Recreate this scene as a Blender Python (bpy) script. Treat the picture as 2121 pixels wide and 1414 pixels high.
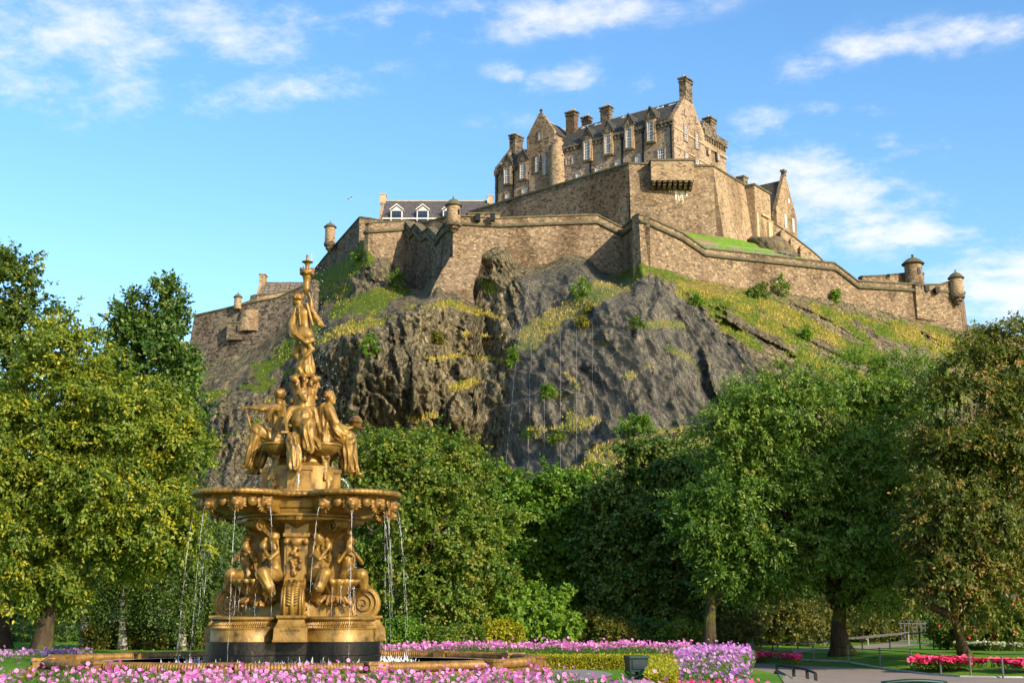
import bpy, math, random
import numpy as np
from mathutils import Vector
R = math.radians
sc = bpy.context.scene
for _o in list(bpy.data.objects):
    bpy.data.objects.remove(_o)
col = sc.collection

# ------------------------------------------------------------ camera
FPX, IW, IH = 2700.0, 2121.0, 1414.0
HOR = 1285.0
TH = math.atan((HOR - IH / 2) / FPX)
CZ = 1.75
CT, ST = math.cos(TH), math.sin(TH)
cam = bpy.data.cameras.new('camera')
cam.sensor_width = 36.0
cam.lens = 36.0 * FPX / IW
cam.clip_start = 0.3
cam.clip_end = 6000
camo = bpy.data.objects.new('camera', cam)
col.objects.link(camo)
camo.location = (0, 0, CZ)
camo.rotation_euler = (math.pi / 2 + TH, 0, 0)
sc.camera = camo

# ------------------------------------------------------------ sun and sky
SUN = Vector((0.60, -0.69, 0.42)).normalized()       # direction towards the sun
sun_el = math.asin(SUN.z)
sl = bpy.data.lights.new('sun', 'SUN')
sl.energy = 5.0
sl.angle = R(0.53)
sl.color = (1.0, 0.865, 0.66)
so = bpy.data.objects.new('sun', sl)
col.objects.link(so)
so.rotation_euler = SUN.to_track_quat('Z', 'Y').to_euler()
so.location = (60, -60, 120)

world = bpy.data.worlds.new('World')
sc.world = world
world.use_nodes = True
wt = world.node_tree
wt.nodes.clear()


def wn(t, **kw):
    n = wt.nodes.new(t)
    for k, v in kw.items():
        setattr(n, k, v)
    return n


def ray(px, py):
    x = (px - IW / 2) / FPX
    y = -(py - IH / 2) / FPX
    return Vector((x, CT - y * ST, ST + y * CT))


sky = wn('ShaderNodeTexSky', sky_type='NISHITA')
sky.sun_disc = False
sky.sun_elevation = sun_el
sky.sun_rotation = math.atan2(SUN.x, SUN.y)
sky.altitude = 50
sky.air_density = 1.0
sky.dust_density = 0.6
sky.ozone_density = 1.6
hsv = wn('ShaderNodeHueSaturation')
hsv.inputs['Saturation'].default_value = 1.24
hsv.inputs['Value'].default_value = 1.2
wt.links.new(sky.outputs[0], hsv.inputs['Color'])
tc = wn('ShaderNodeTexCoord')
nrm = wn('ShaderNodeVectorMath', operation='NORMALIZE')
wt.links.new(tc.outputs['Generated'], nrm.inputs[0])
sep = wn('ShaderNodeSeparateXYZ')
wt.links.new(nrm.outputs[0], sep.inputs[0])


def wmath(op, a, b=None, c=None, clamp=False):
    n = wn('ShaderNodeMath', operation=op)
    n.use_clamp = clamp
    for i, v in enumerate((a, b, c)):
        if v is None:
            continue
        if isinstance(v, (int, float)):
            n.inputs[i].default_value = v
        else:
            wt.links.new(v, n.inputs[i])
    return n.outputs[0]


# clouds live on a high flat layer: direction / height gives their perspective
zc = wmath('ADD', wmath('MAXIMUM', sep.outputs['Z'], 0.02), 0.16)
cv = wn('ShaderNodeCombineXYZ')
wt.links.new(wmath('DIVIDE', sep.outputs['X'], zc), cv.inputs[0])
wt.links.new(wmath('DIVIDE', sep.outputs['Y'], zc), cv.inputs[1])


def wnoise(scale, detail, rough, dist, off, sx=1.0, sy=1.0, rot=0.0):
    m = wn('ShaderNodeMapping')
    m.inputs['Location'].default_value = off
    m.inputs['Scale'].default_value = (sx, sy, 1)
    m.inputs['Rotation'].default_value = (0, 0, rot)
    wt.links.new(cv.outputs[0], m.inputs['Vector'])
    n = wn('ShaderNodeTexNoise')
    n.inputs['Scale'].default_value = scale
    n.inputs['Detail'].default_value = detail
    n.inputs['Roughness'].default_value = rough
    n.inputs['Distortion'].default_value = dist
    wt.links.new(m.outputs[0], n.inputs['Vector'])
    return n.outputs['Fac']


def wramp(v, lo, hi):
    n = wn('ShaderNodeMapRange', interpolation_type='SMOOTHSTEP')
    wt.links.new(v, n.inputs['Value'])
    n.inputs['From Min'].default_value = lo
    n.inputs['From Max'].default_value = hi
    return n.outputs['Result']


CLOUDS = [(190, 60, 300, 95, -0.25, 1.0), (90, 130, 170, 70, -0.4, 0.9), (470, 60, 300, 75, 0.0, 0.8), (600, 185, 215, 48, -0.18, 0.95),
          (770, 30, 110, 45, 0, 0.6), (1200, 28, 260, 44, -0.1, 0.95), (870, 75, 90, 26, -0.5, 0.5), (1170, 165, 80, 38, -0.2, 0.75), (1040, 155, 45, 25, 0, 0.7), (1940, 80, 250, 40, -0.08, 0.8),
          (1740, 235, 110, 30, 0.1, 0.55), (300, 180, 200, 60, -0.3, 0.7), (240, 110, 260, 90, -0.3, 0.85), (1650, 460, 200, 60, 0.2, 0.75), (940, 20, 130, 30, 0, 0.5), (1650, 330, 160, 50, 0.2, 0.6), (1980, 420, 150, 60, 0.1, 0.6), (1700, 120, 160, 60, -0.3, 0.4), (420, 235, 90, 22, 0, 0.5), (1330, 180, 40, 26, 0.1, 0.65), (1570, 265, 90, 40, -0.1, 0.8), (1860, 300, 120, 34, 0.15, 0.5),
          (1730, 400, 270, 85, 0.3, 1.05), (1860, 490, 200, 40, -0.05, 0.95), (2100, 590, 170, 110, -0.3, 1.15), (1040, 250, 110, 26, -0.1, 0.35), (2110, 475, 60, 14, -0.1, 0.6)]
tot = None
for (cx, cy, rx, ry, rot, amp) in CLOUDS:
    c = ray(cx, cy).normalized()
    ex = (ray(cx + 10 * math.cos(rot), cy + 10 * math.sin(rot)).normalized() - c)
    ey = (ray(cx - 10 * math.sin(rot), cy + 10 * math.cos(rot)).normalized() - c)
    ex = ex / ex.length / (rx * ex.length / 10)
    ey = ey / ey.length / (ry * ey.length / 10)
    sub = wn('ShaderNodeVectorMath', operation='SUBTRACT')
    wt.links.new(nrm.outputs[0], sub.inputs[0])
    sub.inputs[1].default_value = c
    ds = []
    for e in (ex, ey):
        d = wn('ShaderNodeVectorMath', operation='DOT_PRODUCT')
        wt.links.new(sub.outputs[0], d.inputs[0])
        d.inputs[1].default_value = e
        ds.append(wmath('MULTIPLY', d.outputs['Value'], d.outputs['Value']))
    g = wmath('MULTIPLY', wmath('POWER', 2.0, wmath('MULTIPLY', wmath('ADD', ds[0], ds[1]), -1.3)), amp)
    tot = g if tot is None else wmath('MAXIMUM', tot, g)
n1 = wnoise(3.2, 9, 0.64, 0.25, (3.1, 1.7, 0.4), 1.0, 1.15, 0.5)
n2 = wnoise(13.0, 8, 0.62, 0.15, (0.3, 5.7, 2.4), 1.0, 1.0, 0.3)
nn = wmath('ADD', wmath('MULTIPLY', n1, 0.52), wmath('MULTIPLY', n2, 0.48))
dens = wmath('ADD', wmath('MULTIPLY', tot, 0.62), wmath('MULTIPLY', wmath('SUBTRACT', nn, 0.5), 2.6))
cl = wmath('MULTIPLY', wramp(dens, 0.14, 0.86), wramp(tot, 0.03, 0.4), clamp=True)
cl = wmath('MULTIPLY', cl, 0.86)
cmix = wn('ShaderNodeMixRGB')
wt.links.new(cl, cmix.inputs['Fac'])
wt.links.new(hsv.outputs[0], cmix.inputs[1])
cmix.inputs[2].default_value = (4.6, 4.6, 4.8, 1)
bg = wn('ShaderNodeBackground')
bg.inputs['Strength'].default_value = 0.15
wt.links.new(cmix.outputs[0], bg.inputs['Color'])
wo = wn('ShaderNodeOutputWorld')
wt.links.new(bg.outputs[0], wo.inputs['Surface'])

sc.view_settings.view_transform = 'Standard'
sc.view_settings.look = 'None'
sc.view_settings.exposure = 0.66
sc.view_settings.gamma = 1.0
sc.view_settings.use_curve_mapping = False
sc.cycles.use_denoising = True
sc.cycles.max_bounces = 6
sc.cycles.transparent_max_bounces = 12
sc.cycles.sample_clamp_indirect = 4

# ------------------------------------------------------------ photo pixel -> place in the world at a chosen distance


def at(px, py, Y):
    r = ray(px, py)
    return Vector((0, 0, CZ)) + r * (Y / r.y)


def pz(py, Y):
    return at(IW / 2, py, Y).z


def atz(px, py, z):
    r = ray(px, py)
    return Vector((0, 0, CZ)) + r * ((z - CZ) / r.z)


def proj(V):
    V = np.asarray(V, float)
    d = V - np.array([0, 0, CZ])
    cz = d[:, 1] * CT + d[:, 2] * ST
    cy = -d[:, 1] * ST + d[:, 2] * CT
    return IW / 2 + FPX * d[:, 0] / cz, IH / 2 - FPX * cy / cz


# ------------------------------------------------------------ objects, labels


def tag(o, label=None, cat=None, group=None, kind=None):
    if label: o['label'] = label
    if cat: o['category'] = cat
    if group: o['group'] = group
    if kind: o['kind'] = kind
    return o


def thing(name, label, cat, loc=(0, 0, 0), rotz=0.0, group=None):
    o = bpy.data.objects.new(name, None)
    o.empty_display_size = 0.3
    col.objects.link(o)
    o.location = loc
    o.rotation_euler = (0, 0, rotz)
    return tag(o, label, cat, group, 'thing')


def copy_tree(o, parent=None):
    c = o.copy()
    col.objects.link(c)
    c.parent = parent
    for ch in [x for x in bpy.data.objects if x.parent == o]:
        copy_tree(ch, c)
    return c


def mesh_np(name, V, F, mat, parent=None, smooth=True, fattr=None, vattr=None, midx=None):
    """V (n,3); F: (m,k) array or list of index lists; mats one or a list."""
    me = bpy.data.meshes.new(name)
    V = np.asarray(V, np.float32)
    if isinstance(F, np.ndarray):
        m, k = F.shape
        me.vertices.add(len(V))
        me.vertices.foreach_set('co', V.ravel())
        me.loops.add(m * k)
        me.loops.foreach_set('vertex_index', F.astype(np.int32).ravel())
        me.polygons.add(m)
        me.polygons.foreach_set('loop_start', np.arange(0, m * k, k, dtype=np.int32))
        me.polygons.foreach_set('loop_total', np.full(m, k, np.int32))
        me.update(calc_edges=True)
    else:
        me.from_pydata([tuple(map(float, v)) for v in V], [], F)
        me.update()
    for mt in (mat if isinstance(mat, (list, tuple)) else [mat]):
        me.materials.append(mt)
    if midx is not None:
        me.polygons.foreach_set('material_index', np.asarray(midx, np.int32))
    if smooth:
        me.polygons.foreach_set('use_smooth', np.ones(len(me.polygons), bool))
    for dom, at_ in (('FACE', fattr), ('POINT', vattr)):
        for k, v in (at_ or {}).items():
            a = me.attributes.new(k, 'FLOAT', dom)
            a.data.foreach_set('value', np.asarray(v, np.float32))
    o = bpy.data.objects.new(name, me)
    col.objects.link(o)
    if parent: o.parent = parent
    return o


class MB:
    """collects shapes for ONE mesh object"""

    def __init__(s):
        s.v, s.f = [], []

    def add(s, vs, fs):
        b = len(s.v)
        s.v += [tuple(v) for v in vs]
        s.f += [[b + i for i in f] for f in fs]

    def box(s, x0, x1, y0, y1, z0, z1, fr=None):
        if x0 > x1: x0, x1 = x1, x0
        vs = [(x, y, z) for z in (z0, z1) for (x, y) in ((x0, y0), (x1, y0), (x1, y1), (x0, y1))]
        if fr: vs = [fr.p(*v) for v in vs]
        s.add(vs, [(0, 3, 2, 1), (4, 5, 6, 7), (0, 1, 5, 4), (1, 2, 6, 5), (2, 3, 7, 6), (3, 0, 4, 7)])

    def prism(s, poly, z0, z1, scale_top=1.0):
        n = len(poly)
        cx = sum(p[0] for p in poly) / n; cy = sum(p[1] for p in poly) / n
        vs = [(p[0], p[1], z0) for p in poly] + [(cx + (p[0] - cx) * scale_top, cy + (p[1] - cy) * scale_top, z1) for p in poly]
        fs = [(i, (i + 1) % n, n + (i + 1) % n, n + i) for i in range(n)] + [tuple(range(n - 1, -1, -1)), tuple(range(n, 2 * n))]
        s.add(vs, fs)

    def extrude(s, poly3, d):
        """a flat polygon in space, pushed along vector d"""
        n = len(poly3)
        d = Vector(d)
        vs = [Vector(p) for p in poly3] + [Vector(p) + d for p in poly3]
        s.add(vs, [tuple(range(n - 1, -1, -1)), tuple(range(n, 2 * n))] + [(i, (i + 1) % n, n + (i + 1) % n, n + i) for i in range(n)])

    def lathe(s, prof, c=(0, 0, 0), seg=24, a0=0.0, a1=2 * math.pi, rf=None):
        full = abs(a1 - a0 - 2 * math.pi) < 1e-6
        n = seg if full else seg + 1
        vs = []
        for (r, z) in prof:
            for i in range(n):
                a = a0 + (a1 - a0) * i / seg
                k = rf(a, z, r) if rf else r
                vs.append((c[0] + k * math.cos(a), c[1] + k * math.sin(a), c[2] + z))
        fs = []
        for j in range(len(prof) - 1):
            for i in range(seg):
                i2 = (i + 1) % n
                fs.append((j * n + i, j * n + i2, (j + 1) * n + i2, (j + 1) * n + i))
        if full:
            if prof[0][0] > 1e-4: fs.append(tuple(range(n - 1, -1, -1)))
            if prof[-1][0] > 1e-4: fs.append(tuple((len(prof) - 1) * n + i for i in range(n)))
        s.add(vs, fs)

    def tube(s, pts, r, seg=8, closed=False):
        pts = [Vector(p) for p in pts]
        n = len(pts)
        rr = r if isinstance(r, (list, tuple)) else [r] * n
        vs, up = [], None
        for i, p in enumerate(pts):
            if closed:
                t = pts[(i + 1) % n] - pts[i - 1]
            else:
                t = pts[min(i + 1, n - 1)] - pts[max(i - 1, 0)]
            t = t.normalized() if t.length > 1e-9 else Vector((0, 0, 1))
            if up is None:
                up = Vector((0, 0, 1)) if abs(t.z) < 0.9 else Vector((1, 0, 0))
            a = t.cross(up)
            if a.length < 1e-6: a = t.cross(Vector((0.3, 1, 0.1)))
            a.normalize()
            b = a.cross(t).normalized()
            up = b
            for k in range(seg):
                an = 2 * math.pi * k / seg
                vs.append(p + (a * math.cos(an) + b * math.sin(an)) * rr[i])
        fs = []
        for i in range(n if closed else n - 1):
            j = (i + 1) % n
            for k in range(seg):
                k2 = (k + 1) % seg
                fs.append((i * seg + k, i * seg + k2, j * seg + k2, j * seg + k))
        if not closed:
            fs += [tuple(range(seg - 1, -1, -1)), tuple((n - 1) * seg + k for k in range(seg))]
        s.add(vs, fs)

    def build(s, name, mat, parent=None, smooth=False, sharp=None):
        o = mesh_np(name, np.array(s.v, np.float32).reshape(-1, 3), s.f, mat, parent, smooth)
        if sharp is not None:
            o.data.polygons.foreach_set('use_smooth', np.ones(len(o.data.polygons), bool))
            o.data.set_sharp_from_angle(angle=R(sharp))
        return o


class Frame:
    """upright local frame: u along a wall, w into the building, z up"""

    def __init__(s, o, u):
        s.o = Vector((o[0], o[1], 0))
        s.u = Vector((u[0], u[1], 0)).normalized()
        s.w = Vector((s.u.y, -s.u.x, 0))
        if s.w.y < 0: s.w = -s.w

    def p(s, u, w, z):
        q = s.o + s.u * u + s.w * w
        return Vector((q.x, q.y, z))

    def uz(s, px, py, w=0.0):
        """where the line of sight through a photo pixel meets the wall plane at depth w"""
        r = ray(px, py)
        n = s.w
        q = s.o + s.w * w
        t = (q.x * n.x + q.y * n.y) / (r.x * n.x + r.y * n.y)
        h = r * t
        return (h.x - s.o.x) * s.u.x + (h.y - s.o.y) * s.u.y, CZ + h.z


class Side:
    """the same frame seen from its end wall: u runs along w"""

    def __init__(s, f, at_u=0.0):
        s.f, s.b = f, at_u
        s.fr = Frame((f.p(at_u, 0, 0).x, f.p(at_u, 0, 0).y), (f.w.x, f.w.y))


# ------------------------------------------------------------ numpy noise


def _hash(ix, iy, iz, seed):
    h = (ix.astype(np.int64) * 374761393 + iy.astype(np.int64) * 668265263 + iz.astype(np.int64) * 2147483647 + seed * 1274126177) & 0xFFFFFFFF
    h = ((h ^ (h >> 13)) * 1274126177) & 0xFFFFFFFF
    h = ((h ^ (h >> 16)) * 2246822519) & 0xFFFFFFFF
    return ((h ^ (h >> 15)) & 0xFFFFFF) / float(0xFFFFFF)


def vnoise(P, seed=0):
    P = np.asarray(P, float)
    i = np.floor(P)
    f = P - i
    f = f * f * f * (f * (f * 6 - 15) + 10)
    i = i.astype(np.int64)
    out = 0
    for dx in (0, 1):
        for dy in (0, 1):
            for dz in (0, 1):
                w = (f[..., 0] if dx else 1 - f[..., 0]) * (f[..., 1] if dy else 1 - f[..., 1]) * (f[..., 2] if dz else 1 - f[..., 2])
                out = out + w * _hash(i[..., 0] + dx, i[..., 1] + dy, i[..., 2] + dz, seed)
    return out * 2 - 1


def fbm(P, octv=4, seed=0, gain=0.5):
    a, t, s = 1.0, 0, 0
    for k in range(octv):
        t = t + a * vnoise(np.asarray(P) * (2.0 ** k), seed + k * 17)
        s += a
        a *= gain
    return t / s


def cells(P, seed=0):
    """2-D Voronoi: distance to edge-ish, and a random value per cell"""
    i0 = np.floor(P).astype(np.int64)
    d1 = np.full(P.shape[0], 9.0); d2 = d1.copy(); cid = np.zeros(P.shape[0]); cid2 = cid.copy(); loc = np.zeros((P.shape[0], 2))
    for dx in (-1, 0, 1):
        for dy in (-1, 0, 1):
            ix, iy = i0[:, 0] + dx, i0[:, 1] + dy
            z = np.zeros_like(ix)
            qx = ix + _hash(ix, iy, z, seed); qy = iy + _hash(ix, iy, z, seed + 7)
            d = np.hypot(P[:, 0] - qx, P[:, 1] - qy)
            r = _hash(ix, iy, z, seed + 13); r2 = _hash(ix, iy, z, seed + 23)
            nearer = d < d1
            d2 = np.where(nearer, d1, np.minimum(d2, d))
            cid = np.where(nearer, r, cid); cid2 = np.where(nearer, r2, cid2)
            loc[:, 0] = np.where(nearer, P[:, 0] - qx, loc[:, 0]); loc[:, 1] = np.where(nearer, P[:, 1] - qy, loc[:, 1])
            d1 = np.where(nearer, d, d1)
    return d2 - d1, cid, cid2, loc


# ------------------------------------------------------------ materials


class NT:
    def __init__(s, name):
        s.m = bpy.data.materials.new(name)
        s.m.use_nodes = True
        s.t = s.m.node_tree
        s.t.nodes.clear()
        s.out = s.n('ShaderNodeOutputMaterial')

    def n(s, t, **kw):
        x = s.t.nodes.new(t)
        for k, v in kw.items(): setattr(x, k, v)
        return x

    def l(s, a, b):
        s.t.links.new(a, b)

    def set(s, sock, v):
        if isinstance(v, (int, float)): sock.default_value = v
        elif isinstance(v, (tuple, list)): sock.default_value = v
        else: s.l(v, sock)

    def coord(s, scale=(1, 1, 1), kind='Object', rot=(0, 0, 0)):
        t = s.n('ShaderNodeTexCoord')
        m = s.n('ShaderNodeMapping')
        m.inputs['Scale'].default_value = scale
        m.inputs['Rotation'].default_value = rot
        s.l(t.outputs[kind], m.inputs['Vector'])
        return m.outputs[0]

    def noise(s, vec, scale, detail=4, rough=0.55, dist=0.0, out='Fac'):
        n = s.n('ShaderNodeTexNoise')
        s.l(vec, n.inputs['Vector'])
        n.inputs['Scale'].default_value = scale
        n.inputs['Detail'].default_value = detail
        n.inputs['Roughness'].default_value = rough
        n.inputs['Distortion'].default_value = dist
        return n.outputs[out]

    def vor(s, vec, scale, feature='F1', rand=1.0):
        n = s.n('ShaderNodeTexVoronoi', feature=feature)
        s.l(vec, n.inputs['Vector'])
        n.inputs['Scale'].default_value = scale
        n.inputs['Randomness'].default_value = rand
        return n

    def ramp(s, fac, stops, interp='LINEAR'):
        n = s.n('ShaderNodeValToRGB')
        n.color_ramp.interpolation = interp
        e = n.color_ramp.elements
        while len(e) < len(stops): e.new(0.5)
        for i, (p, c) in enumerate(stops):
            e[i].position = p
            e[i].color = (*c, 1) if len(c) == 3 else c
        s.l(fac, n.inputs['Fac'])
        return n.outputs['Color']

    def mix(s, fac, a, b, mode='MIX'):
        n = s.n('ShaderNodeMixRGB', blend_type=mode)
        s.set(n.inputs['Fac'], fac)
        for i, v in ((1, a), (2, b)):
            if isinstance(v, (tuple, list)) and len(v) == 3: v = (*v, 1)
            s.set(n.inputs[i], v)
        return n.outputs[0]

    def math(s, op, a, b=0.0, clamp=False):
        n = s.n('ShaderNodeMath', operation=op)
        n.use_clamp = clamp
        s.set(n.inputs[0], a); s.set(n.inputs[1], b)
        return n.outputs[0]

    def sstep(s, v, lo, hi):
        n = s.n('ShaderNodeMapRange', interpolation_type='SMOOTHSTEP')
        s.set(n.inputs['Value'], v)
        n.inputs['From Min'].default_value = lo; n.inputs['From Max'].default_value = hi
        return n.outputs[0]

    def attr(s, name, out='Fac'):
        n = s.n('ShaderNodeAttribute')
        n.attribute_name = name
        return n.outputs[out]

    def bump(s, h, strength=0.5, dist=0.1, normal=None):
        n = s.n('ShaderNodeBump')
        n.inputs['Strength'].default_value = strength
        n.inputs['Distance'].default_value = dist
        s.l(h, n.inputs['Height'])
        if normal is not None: s.l(normal, n.inputs['Normal'])
        return n.outputs[0]

    def bsdf(s, color, rough=0.8, metal=0.0, normal=None, spec=0.3, **kw):
        b = s.n('ShaderNodeBsdfPrincipled')
        c = color
        if isinstance(c, (tuple, list)) and len(c) == 3: c = (*c, 1)
        s.set(b.inputs['Base Color'], c)
        s.set(b.inputs['Roughness'], rough)
        s.set(b.inputs['Metallic'], metal)
        b.inputs['Specular IOR Level'].default_value = spec
        for k, v in kw.items(): s.set(b.inputs[k], v)
        if normal is not None: s.l(normal, b.inputs['Normal'])
        return b.outputs[0]

    def done(s, shader):
        s.l(shader, s.out.inputs['Surface'])
        return s.m


def plain(name, c, rough=0.7, metal=0.0, var=0.25, scale=3.0, bump=0.0, spec=0.3):
    t = NT(name)
    v = t.coord()
    n = t.noise(v, scale, 5, 0.6)
    lo = tuple(x * (1 - var) for x in c); hi = tuple(min(1, x * (1 + var)) for x in c)
    cc = t.ramp(n, [(0.3, lo), (0.7, hi)])
    nr = t.bump(t.noise(v, scale * 6, 4, 0.6), bump, 0.05) if bump else None
    return t.done(t.bsdf(cc, rough, metal, nr, spec))


def masonry(name, tones, size=(0.62, 0.62, 0.3), mortar=(0.30, 0.24, 0.16), stain=0.5, dark=(0.035, 0.03, 0.026), dark_bias=0.5, bump=0.6):
    """random stones of a few tones in rough courses, mortar, soot and weather stains"""
    t = NT(name)
    v = t.coord((1 / size[0], 1 / size[1], 1 / size[2]))
    nz = t.noise(t.coord(), 0.9, 3, out='Color')
    va = t.n('ShaderNodeVectorMath', operation='MULTIPLY_ADD')
    t.l(nz, va.inputs[0]); va.inputs[1].default_value = (0.35, 0.35, 0.35); t.l(v, va.inputs[2])
    vo = t.vor(va.outputs[0], 1.0, rand=0.8)
    sp = t.n('ShaderNodeSeparateColor')
    t.l(vo.outputs['Color'], sp.inputs[0])
    n = len(tones)
    c = t.ramp(sp.outputs[0], [(i / n, tones[i]) for i in range(n)], 'CONSTANT')
    c = t.mix(t.math('MULTIPLY', sp.outputs[1], 0.45), c, (0.22, 0.17, 0.12))
    ed = t.vor(va.outputs[0], 1.0, 'DISTANCE_TO_EDGE', 0.8)
    eg = t.sstep(ed.outputs['Distance'], 0.02, 0.11)
    c = t.mix(eg, mortar, c)
    # black soot on scattered stones, and long weather stains
    big = t.noise(t.coord((0.22, 0.22, 0.07)), 1.0, 5, 0.6, 0.4)
    soot = t.math('ADD', t.math('MULTIPLY', sp.outputs[2], 0.8), t.math('MULTIPLY', t.noise(t.coord((0.5, 0.5, 0.9)), 1.0, 3, 0.6), 0.5))
    sm = t.math('MULTIPLY', t.sstep(soot, dark_bias + 0.36, dark_bias + 0.44), stain)
    c = t.mix(sm, c, dark)
    c = t.mix(t.math('MULTIPLY', t.sstep(big, 0.44, 0.66), 0.75), c, t.mix(1.0, c, (0.42, 0.38, 0.33), 'MULTIPLY'))
    fine = t.noise(t.coord(), 7.0, 4, 0.7)
    c = t.mix(0.35, c, t.ramp(fine, [(0.25, (0.25, 0.25, 0.25)), (0.75, (0.8, 0.8, 0.8))]), 'OVERLAY')
    h = t.math('ADD', t.math('MULTIPLY', eg, 0.8), t.math('ADD', t.math('MULTIPLY', sp.outputs[0], 0.5), t.math('MULTIPLY', fine, 0.4)))
    return t.done(t.bsdf(c, 0.9, 0, t.bump(h, bump, 0.12), 0.15))


M = {}
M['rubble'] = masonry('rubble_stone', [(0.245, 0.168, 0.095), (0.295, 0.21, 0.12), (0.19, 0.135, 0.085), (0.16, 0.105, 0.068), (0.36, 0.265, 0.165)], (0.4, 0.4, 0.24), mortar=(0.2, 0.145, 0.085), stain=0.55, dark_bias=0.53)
M['rubble_dark'] = masonry('darker_rubble', [(0.22, 0.155, 0.095), (0.27, 0.19, 0.115), (0.17, 0.125, 0.085), (0.14, 0.10, 0.07), (0.30, 0.22, 0.13)], (0.45, 0.45, 0.22), mortar=(0.2, 0.15, 0.09), stain=0.7, dark_bias=0.49)  # darker stones than the plain rubble, with soot on more of them
M['rubble_shade'] = masonry('shaded_rubble', [(0.12, 0.09, 0.065), (0.16, 0.12, 0.08), (0.10, 0.08, 0.06), (0.085, 0.065, 0.05), (0.19, 0.15, 0.105)], (0.5, 0.5, 0.3), mortar=(0.15, 0.125, 0.09), stain=0.8, dark_bias=0.45)  # darker copy of the rubble: the walls' shade is put into its colour
M['ashlar'] = masonry('warm_ashlar', [(0.34, 0.235, 0.125), (0.40, 0.285, 0.16), (0.28, 0.19, 0.105), (0.31, 0.205, 0.13), (0.44, 0.325, 0.19)], (0.38, 0.38, 0.2), mortar=(0.29, 0.21, 0.125), stain=0.6, dark_bias=0.545, bump=0.4)
M['ashlar_front'] = masonry('pinkish_ashlar', [(0.36, 0.26, 0.17), (0.43, 0.315, 0.21), (0.30, 0.215, 0.145), (0.34, 0.235, 0.165), (0.46, 0.35, 0.235)], (0.38, 0.38, 0.2), mortar=(0.31, 0.23, 0.16), stain=0.65, dark_bias=0.52, bump=0.4)
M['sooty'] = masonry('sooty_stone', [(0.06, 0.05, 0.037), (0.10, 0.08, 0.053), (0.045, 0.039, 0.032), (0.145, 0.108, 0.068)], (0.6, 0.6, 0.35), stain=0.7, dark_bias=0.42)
M['coping'] = plain('mossy_coping', (0.095, 0.085, 0.05), 0.95, 0, 0.4, 1.5, 0.4)
M['trim'] = plain('dressed_sandstone', (0.42, 0.30, 0.17), 0.85, 0, 0.3, 1.5, 0.3)
M['white'] = plain('white_paint', (0.72, 0.72, 0.70), 0.5, 0, 0.06, 1.0)
M['iron'] = plain('black_ironwork', (0.012, 0.012, 0.013), 0.45, 0.3, 0.3, 4.0)
M['lead'] = plain('grey_lead', (0.33, 0.34, 0.36), 0.55, 0.2, 0.2, 1.0)


def slate(name, tones, size):
    t = NT(name)
    v = t.coord((1 / size[0], 1 / size[0], 1 / size[1]))
    vo = t.vor(v, 1.0, rand=0.55)
    sp = t.n('ShaderNodeSeparateColor'); t.l(vo.outputs['Color'], sp.inputs[0])
    c = t.ramp(sp.outputs[0], [(i / len(tones), tones[i]) for i in range(len(tones))])
    ed = t.vor(v, 1.0, 'DISTANCE_TO_EDGE', 0.55)
    e = t.sstep(ed.outputs['Distance'], 0.0, 0.12)
    c = t.mix(e, (0.02, 0.02, 0.02), c)
    moss = t.sstep(t.noise(t.coord((0.3, 0.3, 0.3)), 1.0, 5, 0.6), 0.45, 0.75)
    c = t.mix(t.math('MULTIPLY', moss, 0.5), c, (0.09, 0.085, 0.035))
    return t.done(t.bsdf(c, 0.75, 0, t.bump(t.math('ADD', e, sp.outputs[1]), 0.5, 0.05), 0.3))


M['slate'] = slate('roof_slate', [(0.035, 0.033, 0.030), (0.06, 0.054, 0.045), (0.048, 0.042, 0.034), (0.075, 0.066, 0.05)], (0.5, 0.32))
M['slate_blue'] = slate('blue_slate', [(0.065, 0.062, 0.07), (0.10, 0.092, 0.10), (0.085, 0.075, 0.078)], (0.5, 0.3))
M['pantile'] = slate('stone_tile', [(0.15, 0.115, 0.08), (0.22, 0.17, 0.12), (0.18, 0.14, 0.095)], (0.9, 0.7))
_t = NT('window_glass')
M['glass'] = _t.done(_t.bsdf((0.02, 0.03, 0.045), 0.06, 0, None, 0.7))
# ============================================================ CASTLE


def out_normals(P, toward=None):
    """mitred outward normals in plan for an open polyline seen from the camera's side"""
    n = len(P)
    segs = []
    for i in range(n - 1):
        d = Vector((P[i + 1][0] - P[i][0], P[i + 1][1] - P[i][1], 0)).normalized()
        segs.append(Vector((d.y, -d.x, 0)))
    res = []
    for i in range(n):
        if i == 0: q = segs[0]
        elif i == n - 1: q = segs[-1]
        else:
            q = segs[i - 1] + segs[i]
            q = q / max(0.35, q.length_squared / 2)
        res.append(q)
    return res


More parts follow.
